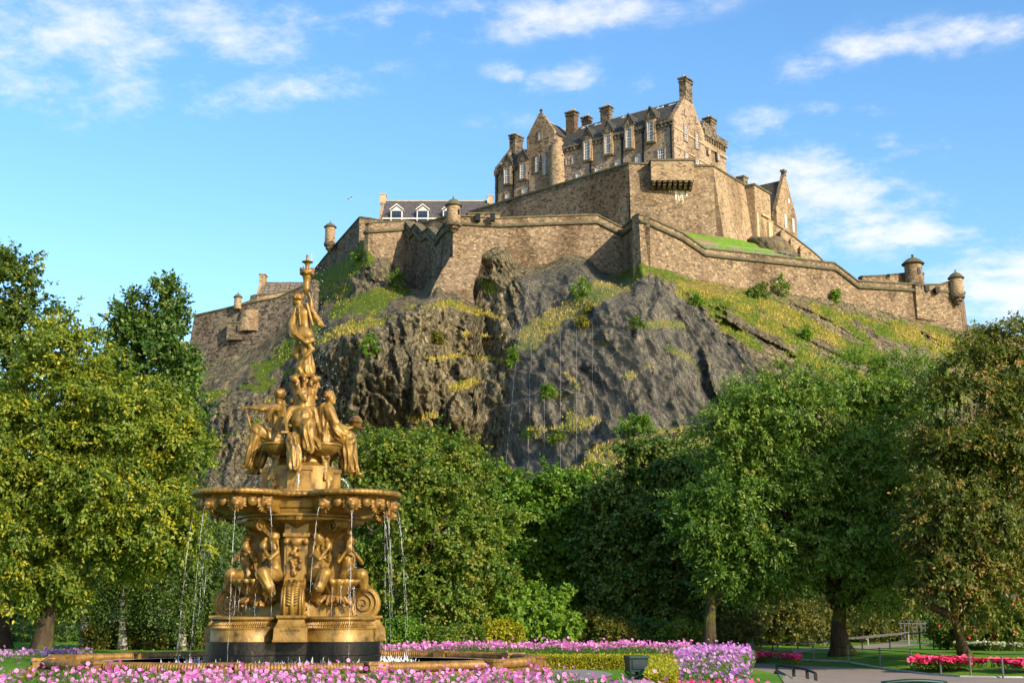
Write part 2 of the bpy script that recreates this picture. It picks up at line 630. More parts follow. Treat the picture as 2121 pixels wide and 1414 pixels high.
def rampart(name, label, pts, zb, mat, thick=1.4, batter=0.06, cordon=None, cop=0.22, cat='wall', group=None, copmat=None, back=None):
    """pts: (photo x, photo y of the top, distance), left to right; a solid battered wall down to zb"""
    T = [at(*p) for p in pts]
    N = out_normals(T)
    zb = [zb] * len(T) if isinstance(zb, (int, float)) else zb
    root = thing(name, label, cat, (T[0].x, T[0].y, zb[0]), group=group)
    o = Vector(root.location)
    m = MB()
    n = len(T)
    vs = []
    K = 6
    for i in range(n):
        for k in range(K + 1):
            f = k / K
            z = T[i].z * (1 - f) + zb[i] * f
            q = T[i] + N[i] * (batter * (T[i].z - z) * (1 if f < 0.6 else 1 + (f - 0.6) * 1.2))
            vs.append(Vector((q.x, q.y, z)) - o)
        b = T[i] - N[i] * thick
        vs.append(Vector((b.x, b.y, T[i].z)) - o)
        vs.append(Vector((b.x, b.y, zb[i])) - o)
    W = K + 3
    fs = []
    for i in range(n - 1):
        for k in range(W):
            k2 = (k + 1) % W
            # ring order: front top..front bottom, back top, back bottom
            ring = list(range(K + 1)) + [K + 2, K + 1]
            a, b = ring[k], ring[k2]
            fs.append((i * W + a, i * W + b, (i + 1) * W + b, (i + 1) * W + a))
    ring = list(range(K + 1)) + [K + 2, K + 1]
    fs.append(tuple(ring[::-1])); fs.append(tuple((n - 1) * W + r for r in ring))
    m.add(vs, fs)
    m.build('wall', mat, root)
    # coping stones on the top
    c = MB()
    vs = []
    for i in range(n):
        for (dn, dz) in ((0.16, 0.0), (0.16, cop), (-thick * 0.5, cop + 0.1), (-thick - 0.1, cop), (-thick - 0.1, 0.0)):
            q = T[i] + N[i] * dn
            vs.append(Vector((q.x, q.y, T[i].z + dz)) - o)
    fs = []
    for i in range(n - 1):
        for k in range(5):
            fs.append((i * 5 + k, (i + 1) * 5 + k, (i + 1) * 5 + (k + 1) % 5, i * 5 + (k + 1) % 5))
    fs += [(4, 3, 2, 1, 0), tuple((n - 1) * 5 + k for k in range(5))]
    c.add(vs, fs)
    c.build('coping', copmat or M['coping'], root)
    if cordon:
        s = MB()
        s.tube([T[i] + N[i] * (batter * cordon + 0.12) - Vector((0, 0, cordon)) - o for i in range(n)], 0.27, 8)
        s.build('string_course', M['coping'], root, smooth=True)
    return root


def sentry_turret(label, cx, ytop, ydome, ybase, ybot, rad, Y, group='sentry turrets on the ramparts', corbel=True, mat='ashlar', slit=None):
    """round look-out box: corbelled base, drum, moulded eave, stone dome, ball finial"""
    c = at(cx, ydome, Y)
    k = (Y * CT + (c.z - CZ) * ST) / FPX
    r = rad * k
    root = thing('sentry_turret', label, 'turret', (c.x, c.y, pz(ybase, Y)), group=group)
    z0 = 0.0
    zd = c.z - root.location.z
    zt = pz(ytop, Y) - root.location.z
    zb = pz(ybot, Y) - root.location.z
    d = MB(); d.lathe([(r * 0.97, z0), (r * 0.94, zd * 0.5), (r * 0.93, zd)], seg=20)
    body = d.build('drum', M[mat], root, sharp=50)
    if slit:
        for a in slit:
            s = MB()
            a = R(a)
            e = Vector((math.cos(a), math.sin(a), 0)); t = Vector((-e.y, e.x, 0))
            pts = [e * r * 0.8 + t * sx * r * 0.17 + Vector((0, 0, zd * sz)) for sx, sz in ((-1, 0.45), (1, 0.45), (1, 0.75), (-1, 0.75))]
            s.extrude(pts, e * r * 0.2)
            s.build('slit', M['iron'], body)
    h = (zt - zd)
    dome = MB()
    dome.lathe([(r * 0.93, -0.02), (r * 1.18, h * 0.02), (r * 1.24, h * 0.09), (r * 1.2, h * 0.13), (r * 1.06, h * 0.22), (r * 0.88, h * 0.38), (r * 0.62, h * 0.54), (r * 0.32, h * 0.66), (r * 0.11, h * 0.72), (r * 0.11, h * 0.76), (0, h * 0.77)], (0, 0, zd), 24)
    dm = dome.build('dome', M['coping'], root, sharp=60)
    f = MB()
    f.lathe([(r * 0.05, 0), (r * 0.1, h * 0.03), (r * 0.14, h * 0.09), (r * 0.17, h * 0.13), (r * 0.13, h * 0.19), (0.0, h * 0.235)], (0, 0, zd + h * 0.76), 10)
    f.build('finial', M['sooty'], dm, smooth=True)
    if corbel:
        b = MB()
        hh = -zb
        pr = [(0.02, 0), (r * 0.3, 0.12), (r * 0.42, 0.3), (r * 0.46, 0.36), (r * 0.72, 0.42), (r * 0.78, 0.58), (r * 0.82, 0.64), (r * 1.08, 0.70), (r * 1.12, 0.88), (r * 1.08, 0.96), (r * 0.99, 1.0)]
        b.lathe([(x, zb + hh * y) for x, y in pr], (0, 0, 0), 24)
        b.build('corbel', M['sooty'], root, sharp=45)
    return root


# ---- outer ramparts
rampart('rampart', 'shaded far rampart with battered corner at the castle rock\'s left end', [(402, 655, 196), (455, 643, 194), (520, 628, 192), (575, 618, 190.5), (622, 596, 189), (650, 582, 188)], [30, 31, 33, 36, 38, 40], M['rubble_shade'], cordon=None, batter=0.16)
rampart('rampart', 'dark sloping rampart climbing from the fountain\'s tip to the castle bastion', [(634, 590, 214), (652, 560, 211), (672, 535, 208), (700, 503, 203), (745, 452, 194)], [50, 50, 51, 52, 55], M['rubble_shade'], cordon=None, batter=0.05)
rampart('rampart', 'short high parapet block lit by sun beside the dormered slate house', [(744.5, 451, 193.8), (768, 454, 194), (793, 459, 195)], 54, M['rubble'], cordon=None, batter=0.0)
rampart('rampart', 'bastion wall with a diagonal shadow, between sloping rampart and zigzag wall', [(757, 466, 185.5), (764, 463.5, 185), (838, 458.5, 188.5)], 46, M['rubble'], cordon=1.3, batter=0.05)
rampart('rampart', 'shaded recessed rampart with a zigzag stepped top', [(838.5, 459, 189), (852, 475.5, 186.2), (860, 465, 184.5), (876, 482, 181.5), (888, 473, 179), (905, 489.5, 175.5), (914, 474, 173), (926, 461, 170.5), (936, 459, 168.6)], 40, M['rubble_shade'], cordon=1.2, batter=0.05, thick=1.0)
rampart('rampart', 'low inner parapet behind the zigzag stepped wall', [(868, 464, 186), (900, 457, 184), (932, 447, 182)], 52, M['rubble'], cordon=None, batter=0.0)
rampart('rampart', 'long rubble curtain wall between domed turret and V shaped dip, partly in shadow',
        [(938, 452, 168), (956, 448.5, 168.3), (1036, 453.2, 169.5), (1130, 449.5, 170.8), (1236, 446, 172.2), (1262, 459, 172.6), (1290, 473, 172.9)], [38, 38, 40, 41, 42, 43, 43], M['rubble'], cordon=1.05, batter=0.055)
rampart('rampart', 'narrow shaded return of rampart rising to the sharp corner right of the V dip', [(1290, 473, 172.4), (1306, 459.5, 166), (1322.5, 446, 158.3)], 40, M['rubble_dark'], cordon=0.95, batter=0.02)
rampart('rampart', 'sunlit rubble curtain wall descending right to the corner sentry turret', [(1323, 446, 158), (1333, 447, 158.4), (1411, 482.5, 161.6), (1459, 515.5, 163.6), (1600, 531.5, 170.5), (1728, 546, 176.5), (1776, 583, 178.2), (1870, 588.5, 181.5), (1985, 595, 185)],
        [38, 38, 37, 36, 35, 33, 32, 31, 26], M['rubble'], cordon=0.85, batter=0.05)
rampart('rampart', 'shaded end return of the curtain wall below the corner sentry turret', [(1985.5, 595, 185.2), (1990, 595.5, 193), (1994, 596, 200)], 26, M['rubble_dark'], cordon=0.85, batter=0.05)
rampart('rampart', 'raised parapet piece with two gun openings beside the central sentry turret', [(968, 443.5, 168.2), (1000, 443.7, 168.8), (1036, 443.9, 169.3)], 55, M['rubble'], cordon=None, batter=0.0)
_o = [x for x in bpy.data.objects if x.name.startswith('rampart')][-1]
for px in (990, 1020):
    p = at(px, 449.5, 168.1) - Vector(_o.location)
    g = MB(); g.box(p.x - 0.32, p.x + 0.32, p.y - 0.35, p.y + 0.5, p.z - 0.55, p.z + 0.45)
    g.build('gun_opening', M['iron'], _o)
# merlons and openings at the right end
mr = rampart('rampart', 'battlement with two merlons joining the larger round turret, at far right of castle', [(1786, 574, 190), (1834, 571.5, 191.5), (1834.3, 578, 191.6), (1841.5, 578, 191.9), (1842, 570.5, 192), (1893, 566, 193.5), (1914, 568, 194)], 40, M['rubble'], cordon=None, batter=0.0, thick=1.0)
cr = rampart('rampart', 'parapet with three square gun openings beside the corner sentry turret', [(1896, 591.5, 181.6), (1950, 590.5, 183.6), (1968, 585, 184.2)], 44, M['rubble'], cordon=None, batter=0.0, thick=1.0)
for px, py in ((1904, 591.8), (1919, 597.5), (1941, 600.5)):
    p = at(px, py, 182.4) - Vector(cr.location)
    g = MB(); g.box(p.x - 0.28, p.x + 0.28, p.y - 0.4, p.y + 0.9, p.z - 0.45, p.z + 0.4)
    g.build('gun_opening', M['iron'], cr)

sentry_turret('domed sentry turret on the left bastion corner, above the fountain\'s tip', 684, 458, 472, 502, 528, 11.0, 203, mat='ashlar')
sentry_turret('large domed sentry turret at the curtain wall\'s corner in front of slate house', 939.5, 405, 428, 463, 483, 15, 167.4, slit=(-150, -40))
sentry_turret('small domed sentry turret on the far left rampart', 493, 605, 617, 640, 642, 8.0, 192, corbel=False)
sentry_turret('wide round turret with dome rising behind the right battlement', 1891, 527, 549, 590, 592, 19, 192, corbel=False, mat='rubble', slit=(-70,))
sentry_turret('corbelled sentry turret at the extreme right corner of the ramparts', 1980, 558, 578, 611, 634, 13.8, 184, mat='ashlar')

# stepped buttress at the foot of the long curtain wall
b = thing('buttress', 'stepped battered buttress of coursed stone under the central sentry turret', 'buttress', at(950, 600, 165))
bo = Vector(b.location)
m = MB()
steps = [(533, 932, 998, 167.6), (548, 924, 995, 166.8), (563, 914, 990, 166.0), (580, 905, 983, 165.2), (600, 895, 979, 164.4), (645, 884, 984, 163.2)]
for (a, c) in zip(steps[:-1], steps[1:]):
    yt, xl, xr, d = a
    yb, xl2, xr2, d2 = c
    P = [at(xl, yt, d - 0.25), at(xr, yt, d - 0.25), at(xr2, yb, d2 + 0.1), at(xl2, yb, d2 + 0.1)]
    m.extrude([p - bo for p in P][::-1], (0, 5, 0))
m.build('masonry', M['rubble'], b)

# ---- upper battery wall
zU = pz(340, 185)
UL = atz(972, 441, zU); UC = at(1302.6, 340, 185); UR = atz(1477, 346, zU); UE = atz(1549, 389, zU)


def wpx(p):
    a, b_ = proj(np.array([[p.x, p.y, p.z]]))
    return (float(a[0]), float(b_[0]), p.y)


def chamfer(a, b_, t):
    return a + (b_ - a) * t


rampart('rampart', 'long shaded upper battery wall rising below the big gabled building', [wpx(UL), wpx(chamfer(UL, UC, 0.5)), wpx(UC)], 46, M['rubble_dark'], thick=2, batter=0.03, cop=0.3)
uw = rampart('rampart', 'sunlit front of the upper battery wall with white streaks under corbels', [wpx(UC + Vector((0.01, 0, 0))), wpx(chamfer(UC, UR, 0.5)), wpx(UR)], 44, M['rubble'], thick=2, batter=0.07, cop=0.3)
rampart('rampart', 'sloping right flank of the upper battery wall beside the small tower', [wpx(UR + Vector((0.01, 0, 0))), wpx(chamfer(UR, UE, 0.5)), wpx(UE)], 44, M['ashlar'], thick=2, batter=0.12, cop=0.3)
# projecting box on corbels
bx = thing('machicolation', 'projecting stone parapet box carried on a row of corbels', 'parapet', at(1391, 385, 184))
bo = Vector(bx.location)
bl, br = at(1348, 336, 183.4), at(1435, 338, 184.2)
zt, zm, zk = bl.z + 0.1, pz(377, 184), pz(389, 184)
m = MB(); m.box(bl.x - bo.x, br.x - bo.x, -0.85, 2.6, zm - bo.z, zt - bo.z)
m.build('parapet', M['ashlar'], bx)
m = MB(); m.box(bl.x - bo.x - 0.2, br.x - bo.x + 0.2, -1.0, 2.7, zt - bo.z + 0.003, zt - bo.z + 0.3)
m.build('coping', M['coping'], bx)
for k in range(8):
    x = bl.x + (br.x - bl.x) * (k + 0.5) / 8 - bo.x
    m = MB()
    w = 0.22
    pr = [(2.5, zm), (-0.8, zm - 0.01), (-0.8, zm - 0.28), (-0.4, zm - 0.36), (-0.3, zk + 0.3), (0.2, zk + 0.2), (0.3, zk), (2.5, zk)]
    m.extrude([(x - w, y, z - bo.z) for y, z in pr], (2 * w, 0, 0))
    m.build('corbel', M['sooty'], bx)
# lime streaks washed down the wall
t = NT('lime_streak')
M['lime'] = t.done(t.bsdf(t.ramp(t.noise(t.coord((3, 1, 0.4)), 2.0, 4), [(0.35, (0.45, 0.36, 0.24)), (0.6, (0.78, 0.72, 0.62))]), 0.9))
rnd = random.Random(4)
m = MB()
for k in range(11):
    px = 1388 + k * 3.9 + rnd.uniform(-1, 1)
    d = 184.6
    L = rnd.uniform(10, 30) if 2 < k < 10 else rnd.uniform(5, 14)
    zt_, zb_ = pz(390, d), pz(390 + L, d)
    f = [UC + (UR - UC) * ((at(px, 390, d).x - UC.x) / (UR.x - UC.x))]
    pts = []
    for j in range(5):
        z = zt_ + (zb_ - zt_) * j / 4
        yy = f[0].y - 0.07 * (zU - z) * (1.0 if j < 9 else 1) - 0.05
        w = 0.13 * (1.2 - j * 0.25) + rnd.uniform(-0.02, 0.04)
        pts.append((f[0].x + rnd.uniform(-0.06, 0.06), yy, z, max(w, 0.03)))
    vs = []
    for (x, y, z, w) in pts: vs += [(x - w, y, z), (x + w, y, z)]
    m.add([Vector(v) - Vector(uw.location) for v in vs], [(2 * j, 2 * j + 2, 2 * j + 3, 2 * j + 1) for j in range(4)])
m.build('lime_streaks', M['lime'], uw)

# ---- the big gabled building
O = at(1395, 246, 200)
FR = Frame((O.x, O.y), (-0.80, 0.60))
SD = Frame((O.x, O.y), (FR.w.x, FR.w.y))
hosp = thing('castle_building', 'large crow stepped stone building with slate roof and tall windows, topmost on rock', 'castle', (O.x, O.y, 55))
HO = Vector(hosp.location)


class HMB(MB):
    """shapes given in the building's own frame, stored relative to its base"""

    def __init__(s, fr=FR, org=HO):
        super().__init__(); s.fr, s.org = fr, org

    def add(s, vs, fs):
        super().add([s.fr.p(*v) - s.org for v in vs], fs)

    def bx(s, u0, u1, w0, w1, z0, z1):
        MB.box(s, u0, u1, w0, w1, z0, z1)

    def poly_u(s, pts, w0, w1):
        """outline in (u, z) pushed from w0 to w1"""
        n = len(pts)
        s.add([(u, w0, z) for u, z in pts] + [(u, w1, z) for u, z in pts], [tuple(range(n - 1, -1, -1)), tuple(range(n, 2 * n))] + [(i, (i + 1) % n, n + (i + 1) % n, n + i) for i in range(n)])

    def poly_w(s, pts, u0, u1):
        n = len(pts)
        s.add([(u0, w, z) for w, z in pts] + [(u1, w, z) for w, z in pts], [tuple(range(n)), tuple(range(2 * n - 1, n - 1, -1))] + [(i, n + i, n + (i + 1) % n, (i + 1) % n) for i in range(n)])


def crow(a, b_, n):
    """stepped line from eave corner a to apex b_ in (across, z)"""
    pts = []
    for i in range(n):
        f0, f1 = i / n, (i + 1) / n
        pts += [(a[0] + (b_[0] - a[0]) * f0, a[1] + (b_[1] - a[1]) * f1 + 0.28), (a[0] + (b_[0] - a[0]) * f1, a[1] + (b_[1] - a[1]) * f1 + 0.28)]
    return pts


zE = FR.uz(1395, 247)[1]
uB = FR.uz(1166, 318)[0]            # where the gabled bay ends
uB2 = FR.uz(1092, 330)[0]
uL = FR.uz(1025, 352)[0]
zE2 = FR.uz(1060, 345)[1]
WD = 10.4
zR = at(1405, 203, FR.p(0, WD / 2, 0).y).z
zR2 = zE2 + (zR - zE) * 0.92
print('HOSP', zE, zE2, zR, uB, uB2, uL)
m = HMB()
m.bx(0.0, uB2, 0, WD, 55, zE)
m.bx(uB2, uL, 0.001, WD - 0.001, 55, zE2)
# end gable with crow steps
apexw = WD / 2
g = [(0, zE - 0.5)] + crow((0, zE), (apexw - 0.7, zR), 13) + [(apexw - 0.7, zR + 0.3), (apexw + 0.7, zR + 0.3)] + crow((WD, zE), (apexw + 0.7, zR), 13)[::-1] + [(WD, zE - 0.5)]
m.poly_w(g, -0.03, 0.75)
g2 = [(0.05, zE2 - 0.5)] + crow((0.05, zE2), (apexw - 0.7, zR2), 11) + crow((WD - 0.05, zE2), (apexw + 0.7, zR2), 11)[::-1] + [(WD - 0.05, zE2 - 0.5)]
m.poly_w(g2, uL - 0.7, uL + 0.03)
# gabled bay: front gable rising above the eave, running back into the roof
ua, ub = uB2 - 0.1, FR.uz(1150, 300)[0]
um = (ua + ub) / 2
zg = FR.uz(1119, 240)[1]
ze = FR.uz(1092, 291, -0.25)[1]
ze = min(ze, zg - 4)
m.bx(ub, ua, -0.25, WD * 0.9, 55, ze)
gp = [(ub, ze - 0.5)] + crow((ub, ze), (um - 0.25, zg), 11) + crow((ua, ze), (um + 0.25, zg), 11)[::-1] + [(ua, ze - 0.5)]
m.poly_u(gp, -0.28, 0.4)
# block behind the end gable, with flat parapet
wX = SD.uz(1506, 300)[0]
zX = SD.uz(1506, 297)[1]
m.bx(0.3, 9, WD, wX, 55, zX)
wall_o = m.build('wall', M['ashlar_front'] if 'ashlar_front' in M else M['ashlar'], hosp)
# eave corbel course, parapet teeth
m = HMB()
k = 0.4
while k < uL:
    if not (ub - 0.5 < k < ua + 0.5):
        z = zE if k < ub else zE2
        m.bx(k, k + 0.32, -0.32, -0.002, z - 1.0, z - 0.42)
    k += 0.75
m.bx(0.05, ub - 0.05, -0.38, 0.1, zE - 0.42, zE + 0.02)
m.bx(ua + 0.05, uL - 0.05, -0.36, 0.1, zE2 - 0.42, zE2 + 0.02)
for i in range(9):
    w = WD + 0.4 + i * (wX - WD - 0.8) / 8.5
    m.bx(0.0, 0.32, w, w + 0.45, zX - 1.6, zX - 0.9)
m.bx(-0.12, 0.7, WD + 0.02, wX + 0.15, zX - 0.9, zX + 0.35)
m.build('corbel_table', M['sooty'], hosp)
m = HMB()
for zs in (zE - 4.6, zE - 1.4):
    m.bx(-0.14, -0.032, 0.1, wX - 0.1, zs, zs + 0.22)
m.build('string_course', M['trim'], hosp)
# roofs
rf = HMB()


def gable_roof(m, u0, u1, ze_, zr_, ov=0.35, th=0.3):
    prof = [(-ov, ze_ - ov * 0.2), (WD / 2, zr_), (WD + ov, ze_ - ov * 0.2), (WD + ov, ze_ + th - ov * 0.2), (WD / 2, zr_ + th), (-ov, ze_ + th - ov * 0.2)]
    m.poly_w(prof, u0, u1)


gable_roof(rf, 0.75, ub - 0.0, zE + 0.03, zR - 0.5)
gable_roof(rf, ub - 0.0, ua + 0.02, zE + 0.03, zR - 0.52, ov=-0.5)
gable_roof(rf, ua + 0.02, uL - 0.7, zE2 + 0.03, zR2 - 0.5)
# bay roof runs back from its gable
rf.poly_u([(ub - 0.2, ze - 0.05), (um, zg - 0.75), (ua + 0.2, ze - 0.05), (ua + 0.2, ze + 0.2), (um, zg - 0.5), (ub - 0.2, ze + 0.2)], 0.4, WD * 0.9)
roof = rf.build('roof', M['slate'], hosp)
m = HMB()
m.bx(0.76, ub, WD / 2 - 0.2, WD / 2 + 0.2, zR - 0.28, zR - 0.1)
m.bx(ub, uL - 0.7, WD / 2 - 0.2, WD / 2 + 0.2, zR2 - 0.28 if False else zR - 0.3, zR - 0.12) if False else None
m.bx(ua, uL - 0.7, WD / 2 - 0.2, WD / 2 + 0.2, zR2 - 0.28, zR2 - 0.1)
m.bx(um - 0.12, um + 0.12, 0.4, WD * 0.75, zg - 0.52, zg - 0.4)
m.build('ridge', M['lead'], roof)
# white roof ladders
for px, py in ((1216, 262), (1243, 256), (1300, 237), (1372, 212), (1398, 207)):
    w = WD / 2 - 0.75
    u, z = FR.uz(px, py, w)
    sl_ = (zR - zE) / (WD / 2)
    m = HMB()
    for j, (du, dw) in enumerate(((0, 0), (0.9, 0))):
        z1 = zE + w * sl_ - 0.1
        m.add([(u + du, w, z1 - 0.2), (u + du + 0.16, w, z1 - 0.2), (u + du + 0.16, w + 0.55, z1 + 0.45), (u + du, w + 0.55, z1 + 0.45)], [(0, 1, 2, 3)])
        m.add([(u + du, w - 0.1, z1 + 0.0), (u + du + 0.16, w - 0.1, z1), (u + du + 0.16, w + 0.45, z1 + 0.62), (u + du, w + 0.45, z1 + 0.62)], [(0, 1, 2, 3)])
    m.bx(u - 0.2, u + 1.2, w - 0.12, w - 0.0, z1 + 0.0, z1 + 0.14)
    m.build('roof_light', M['white'], roof)


def chimney(fr_u, fr_w, su, sw, z0, z1, pots=3, mat='sooty'):
    m = HMB()
    m.bx(fr_u - su, fr_u + su, fr_w - sw, fr_w + sw, z0, z1)
    m.bx(fr_u - su - 0.12, fr_u + su + 0.12, fr_w - sw - 0.12, fr_w + sw + 0.12, z1 - 0.55, z1 - 0.3)
    m.bx(fr_u - su - 0.2, fr_u + su + 0.2, fr_w - sw - 0.2, fr_w + sw + 0.2, z1, z1 + 0.25)
    c = m.build('chimney', M[mat], roof)
    for i in range(pots):
        p = HMB()
        f = (i + 0.5) / pots * 2 - 1
        uu, ww = (fr_u + f * su * 0.8, fr_w) if su > sw else (fr_u, fr_w + f * sw * 0.8)
        q = FR.p(uu, ww, 0) - HO
        t_ = MB(); t_.lathe([(0.2, z1 + 0.25 - HO.z), (0.17, z1 + 0.75 - HO.z), (0.2, z1 + 0.8 - HO.z), (0.0, z1 + 0.8 - HO.z)], (q.x, q.y, 0), 8)
        t_.build('chimney_pot', M['trim'], c)


def ridge_pt(px, py, w=WD / 2):
    return FR.uz(px, py, w)


u, z = ridge_pt(1417, 165); chimney(0.45, WD / 2, 0.62, 1.15, zR - 0.5, z - 0.3, 3)
u, z = ridge_pt(1256, 226); chimney(u, WD / 2, 0.9, 0.6, zR - 1.2, z, 3)
u, z = ridge_pt(1190, 239); chimney(u, WD / 2 - 0.8, 0.9, 0.65, zR - 3, z, 3, 'rubble_dark')
u, z = ridge_pt(1206, 245); chimney(u - 0.4, WD / 2 + 0.8, 0.7, 0.6, zR - 2.5, z, 2)
u, z = ridge_pt(1070, 285); chimney(uL - 0.9, WD / 2, 0.65, 1.2, zR2 - 0.9, z, 3)
w, z = SD.uz(1470, 250, 3.0)
chimney(3.0, w, 0.7, 1.1, zX - 1.0, z, 3)
m = HMB()
m.bx(0.3, 8, WD + 0.1, WD + 3.4, zX - 0.1, zX + 1.7)
m.build('wall', M['sooty'], hosp)


def window(plane, px, py0, py1, wpx_, name='window', off=0.0, cols=3, rows=6, frame=True):
    """sash window: stone margin, dark glass set back, white glazing bars; plane 'F' front or 'S' end wall"""
    if plane == 'F':
        u, z1 = FR.uz(px, py0, off); z0 = FR.uz(px, py1, off)[1]
        u0, u1 = FR.uz(px + wpx_ / 2, py0, off)[0], FR.uz(px - wpx_ / 2, py0, off)[0]
        bxf = lambda m, a, b2, d0, d1, c, d: m.bx(a, b2, off + d0, off + d1, c, d)
    else:
        u, z1 = SD.uz(px, py0); z0 = SD.uz(px, py1)[1]
        u0, u1 = SD.uz(px - wpx_ / 2, py0)[0], SD.uz(px + wpx_ / 2, py0)[0]
        bxf = lambda m, a, b2, d0, d1, c, d: m.bx(d0 - 0.03, d1 - 0.03, a, b2, c, d)
    f = HMB()
    b_ = 0.09
    bxf(f, u0, u0 + b_, -0.07, -0.01, z0, z1); bxf(f, u1 - b_, u1, -0.07, -0.01, z0, z1)
    bxf(f, u0 + b_, u1 - b_, -0.07, -0.01, z0, z0 + b_); bxf(f, u0 + b_, u1 - b_, -0.07, -0.01, z1 - b_, z1)
    for i in range(1, cols):
        x = u0 + (u1 - u0) * i / cols
        bxf(f, x - 0.03, x + 0.03, -0.06, -0.012, z0 + b_, z1 - b_)
    for i in range(1, rows):
        z = z0 + (z1 - z0) * i / rows
        h = 0.06 if i == rows // 2 else 0.03
        bxf(f, u0 + b_, u1 - b_, -0.065, -0.014, z - h, z + h)
    fo = f.build(name, M['white'], hosp)
    p = HMB(); bxf(p, u0 + 0.01, u1 - 0.01, -0.025, 0.02, z0 + 0.01, z1 - 0.01)
    p.build('pane', M['glass'], fo)
    s = HMB()
    for (a, b2, c, d) in ((u0 - 0.2, u0 - 0.005, z0 - 0.18, z1 + 0.25), (u1 + 0.005, u1 + 0.2, z0 - 0.18, z1 + 0.25), (u0 - 0.004, u1 + 0.004, z1 + 0.005, z1 + 0.25), (u0 - 0.004, u1 + 0.004, z0 - 0.18, z0 - 0.005)):
        bxf(s, a, b2, -0.16, 0.01, c, d)
    s.build('surround', M['ashlar_front'], fo)
    return u0, u1, z0, z1, fo


ZX = lambda x: 980 + x / 3.657
ZY = lambda y: 140 + y / 3.657
for (x, a, b2) in ((862, 560, 695), (1018, 515, 650), (1177, 465, 605), (1340, 412, 555), (258, 765, 875), (378, 728, 838)):
    u0, u1, z0, z1, fo = window('F', ZX(x), ZY(a), ZY(b2), 10.5, off=-0.46)
    # wall-head dormer with a pediment of its own
    d = HMB()
    zt_ = z1 + 0.25
    um_ = (u0 + u1) / 2
    hw = (u1 - u0) / 2 + 0.42
    d.poly_u([(um_ - hw, z0 - 0.4), (um_ + hw, z0 - 0.4), (um_ + hw, zt_ + 0.35), (um_, zt_ + 2.0), (um_ - hw, zt_ + 0.35)], -0.455, 2.6)
    dm = d.build('dormer', M['ashlar'], hosp)
    d = HMB()
    for sgn in (-1, 1):
        e = um_ + sgn * (hw + 0.25)
        q = [(e, zt_ + 0.25), (um_, zt_ + 2.2), (um_, zt_ + 2.55), (e, zt_ + 0.55)]
        d.poly_u(q if sgn < 0 else q[::-1], -0.62, 2.7)
    d.build('dormer_roof', M['slate'], dm)
    d = HMB(); d.poly_u([(um_ - hw * 0.8, zt_ + 0.35), (um_ + hw * 0.8, zt_ + 0.35), (um_, zt_ + 1.75)], -0.5, -0.46)
    d.bx(um_ - hw - 0.1, um_ + hw + 0.1, -0.58, -0.465, zt_ + 0.12, zt_ + 0.34)
    d.build('pediment', M['sooty'], dm)
for (x, a, b2, w) in ((800, 800, 838, 10), (945, 757, 795, 10), (1100, 712, 748, 10.5), (1252, 668, 722, 11.5), (1427, 618, 702, 12.5), (393, 918, 950, 9.5), (263, 955, 990, 9)):
    window('F', ZX(x), ZY(a), ZY(b2), w, rows=4, cols=3)
for (x, a, b2, w) in ((715, 692, 737, 4), (763, 676, 725, 5)):
    window('F', ZX(x), ZY(a), ZY(b2), w, rows=3, cols=1)
for (x, a, b2, w, r_) in ((487, 672, 790, 6.2, 6), (540, 658, 812, 6.5, 8), (508, 490, 550, 5, 3)):
    window('F', ZX(x), ZY(a), ZY(b2), w, off=-0.27, rows=r_, cols=2)
for (x, a, b2, w, r_) in ((1605, 440, 553, 6.0, 6), (1687, 495, 610, 5.6, 6), (1611, 640, 712, 6, 4), (1692, 692, 745, 6, 3), (1785, 625, 655, 3.0, 2), (1852, 642, 700, 3.4, 3), (1605, 335, 360, 2.5, 1), (1688, 388, 420, 3, 1)):
    window('S', ZX(x), ZY(a), ZY(b2), w, rows=r_, cols=2 if w > 5 else 1)
# round stair turret in the bay's corner
uT = FR.uz(ZX(622), ZY(740), -0.6)[0]
z0, z1 = 55, FR.uz(ZX(610), ZY(625), -0.6)[1]
q = FR.p(uT, 0.35, 0) - HO
m = MB(); m.lathe([(1.55, z0 - HO.z), (1.55, z1 - HO.z), (1.25, z1 - HO.z + 0.9), (0.5, z1 - HO.z + 2.2)], (q.x, q.y, 0), 24)
m.build('stair_turret', M['ashlar'], hosp, sharp=50)
q = FR.p(um, 0.0, 0) - HO
m = MB(); m.lathe([(0.32, zg + 0.2 - HO.z), (0.2, zg + 0.45 - HO.z), (0.16, zg + 0.7 - HO.z), (0.3, zg + 0.9 - HO.z), (0.22, zg + 1.15 - HO.z), (0, zg + 1.3 - HO.z)], (q.x, q.y, 0), 10)
m.build('finial', M['sooty'], hosp, smooth=True)
# downpipes
for x, y in ((185, 830), (308, 800), (423, 810), (680, 680), (890, 560), (1130, 545), (1288, 500), (1500, 450)):
    u, z1 = FR.uz(ZX(x), ZY(y))
    m = HMB(); m.bx(u - 0.11, u + 0.11, -0.26, -0.035, 55, z1)
    m.bx(u - 0.22, u + 0.22, -0.36, -0.035, z1, z1 + 0.4)
    m.build('downpipe', M['iron'], hosp)

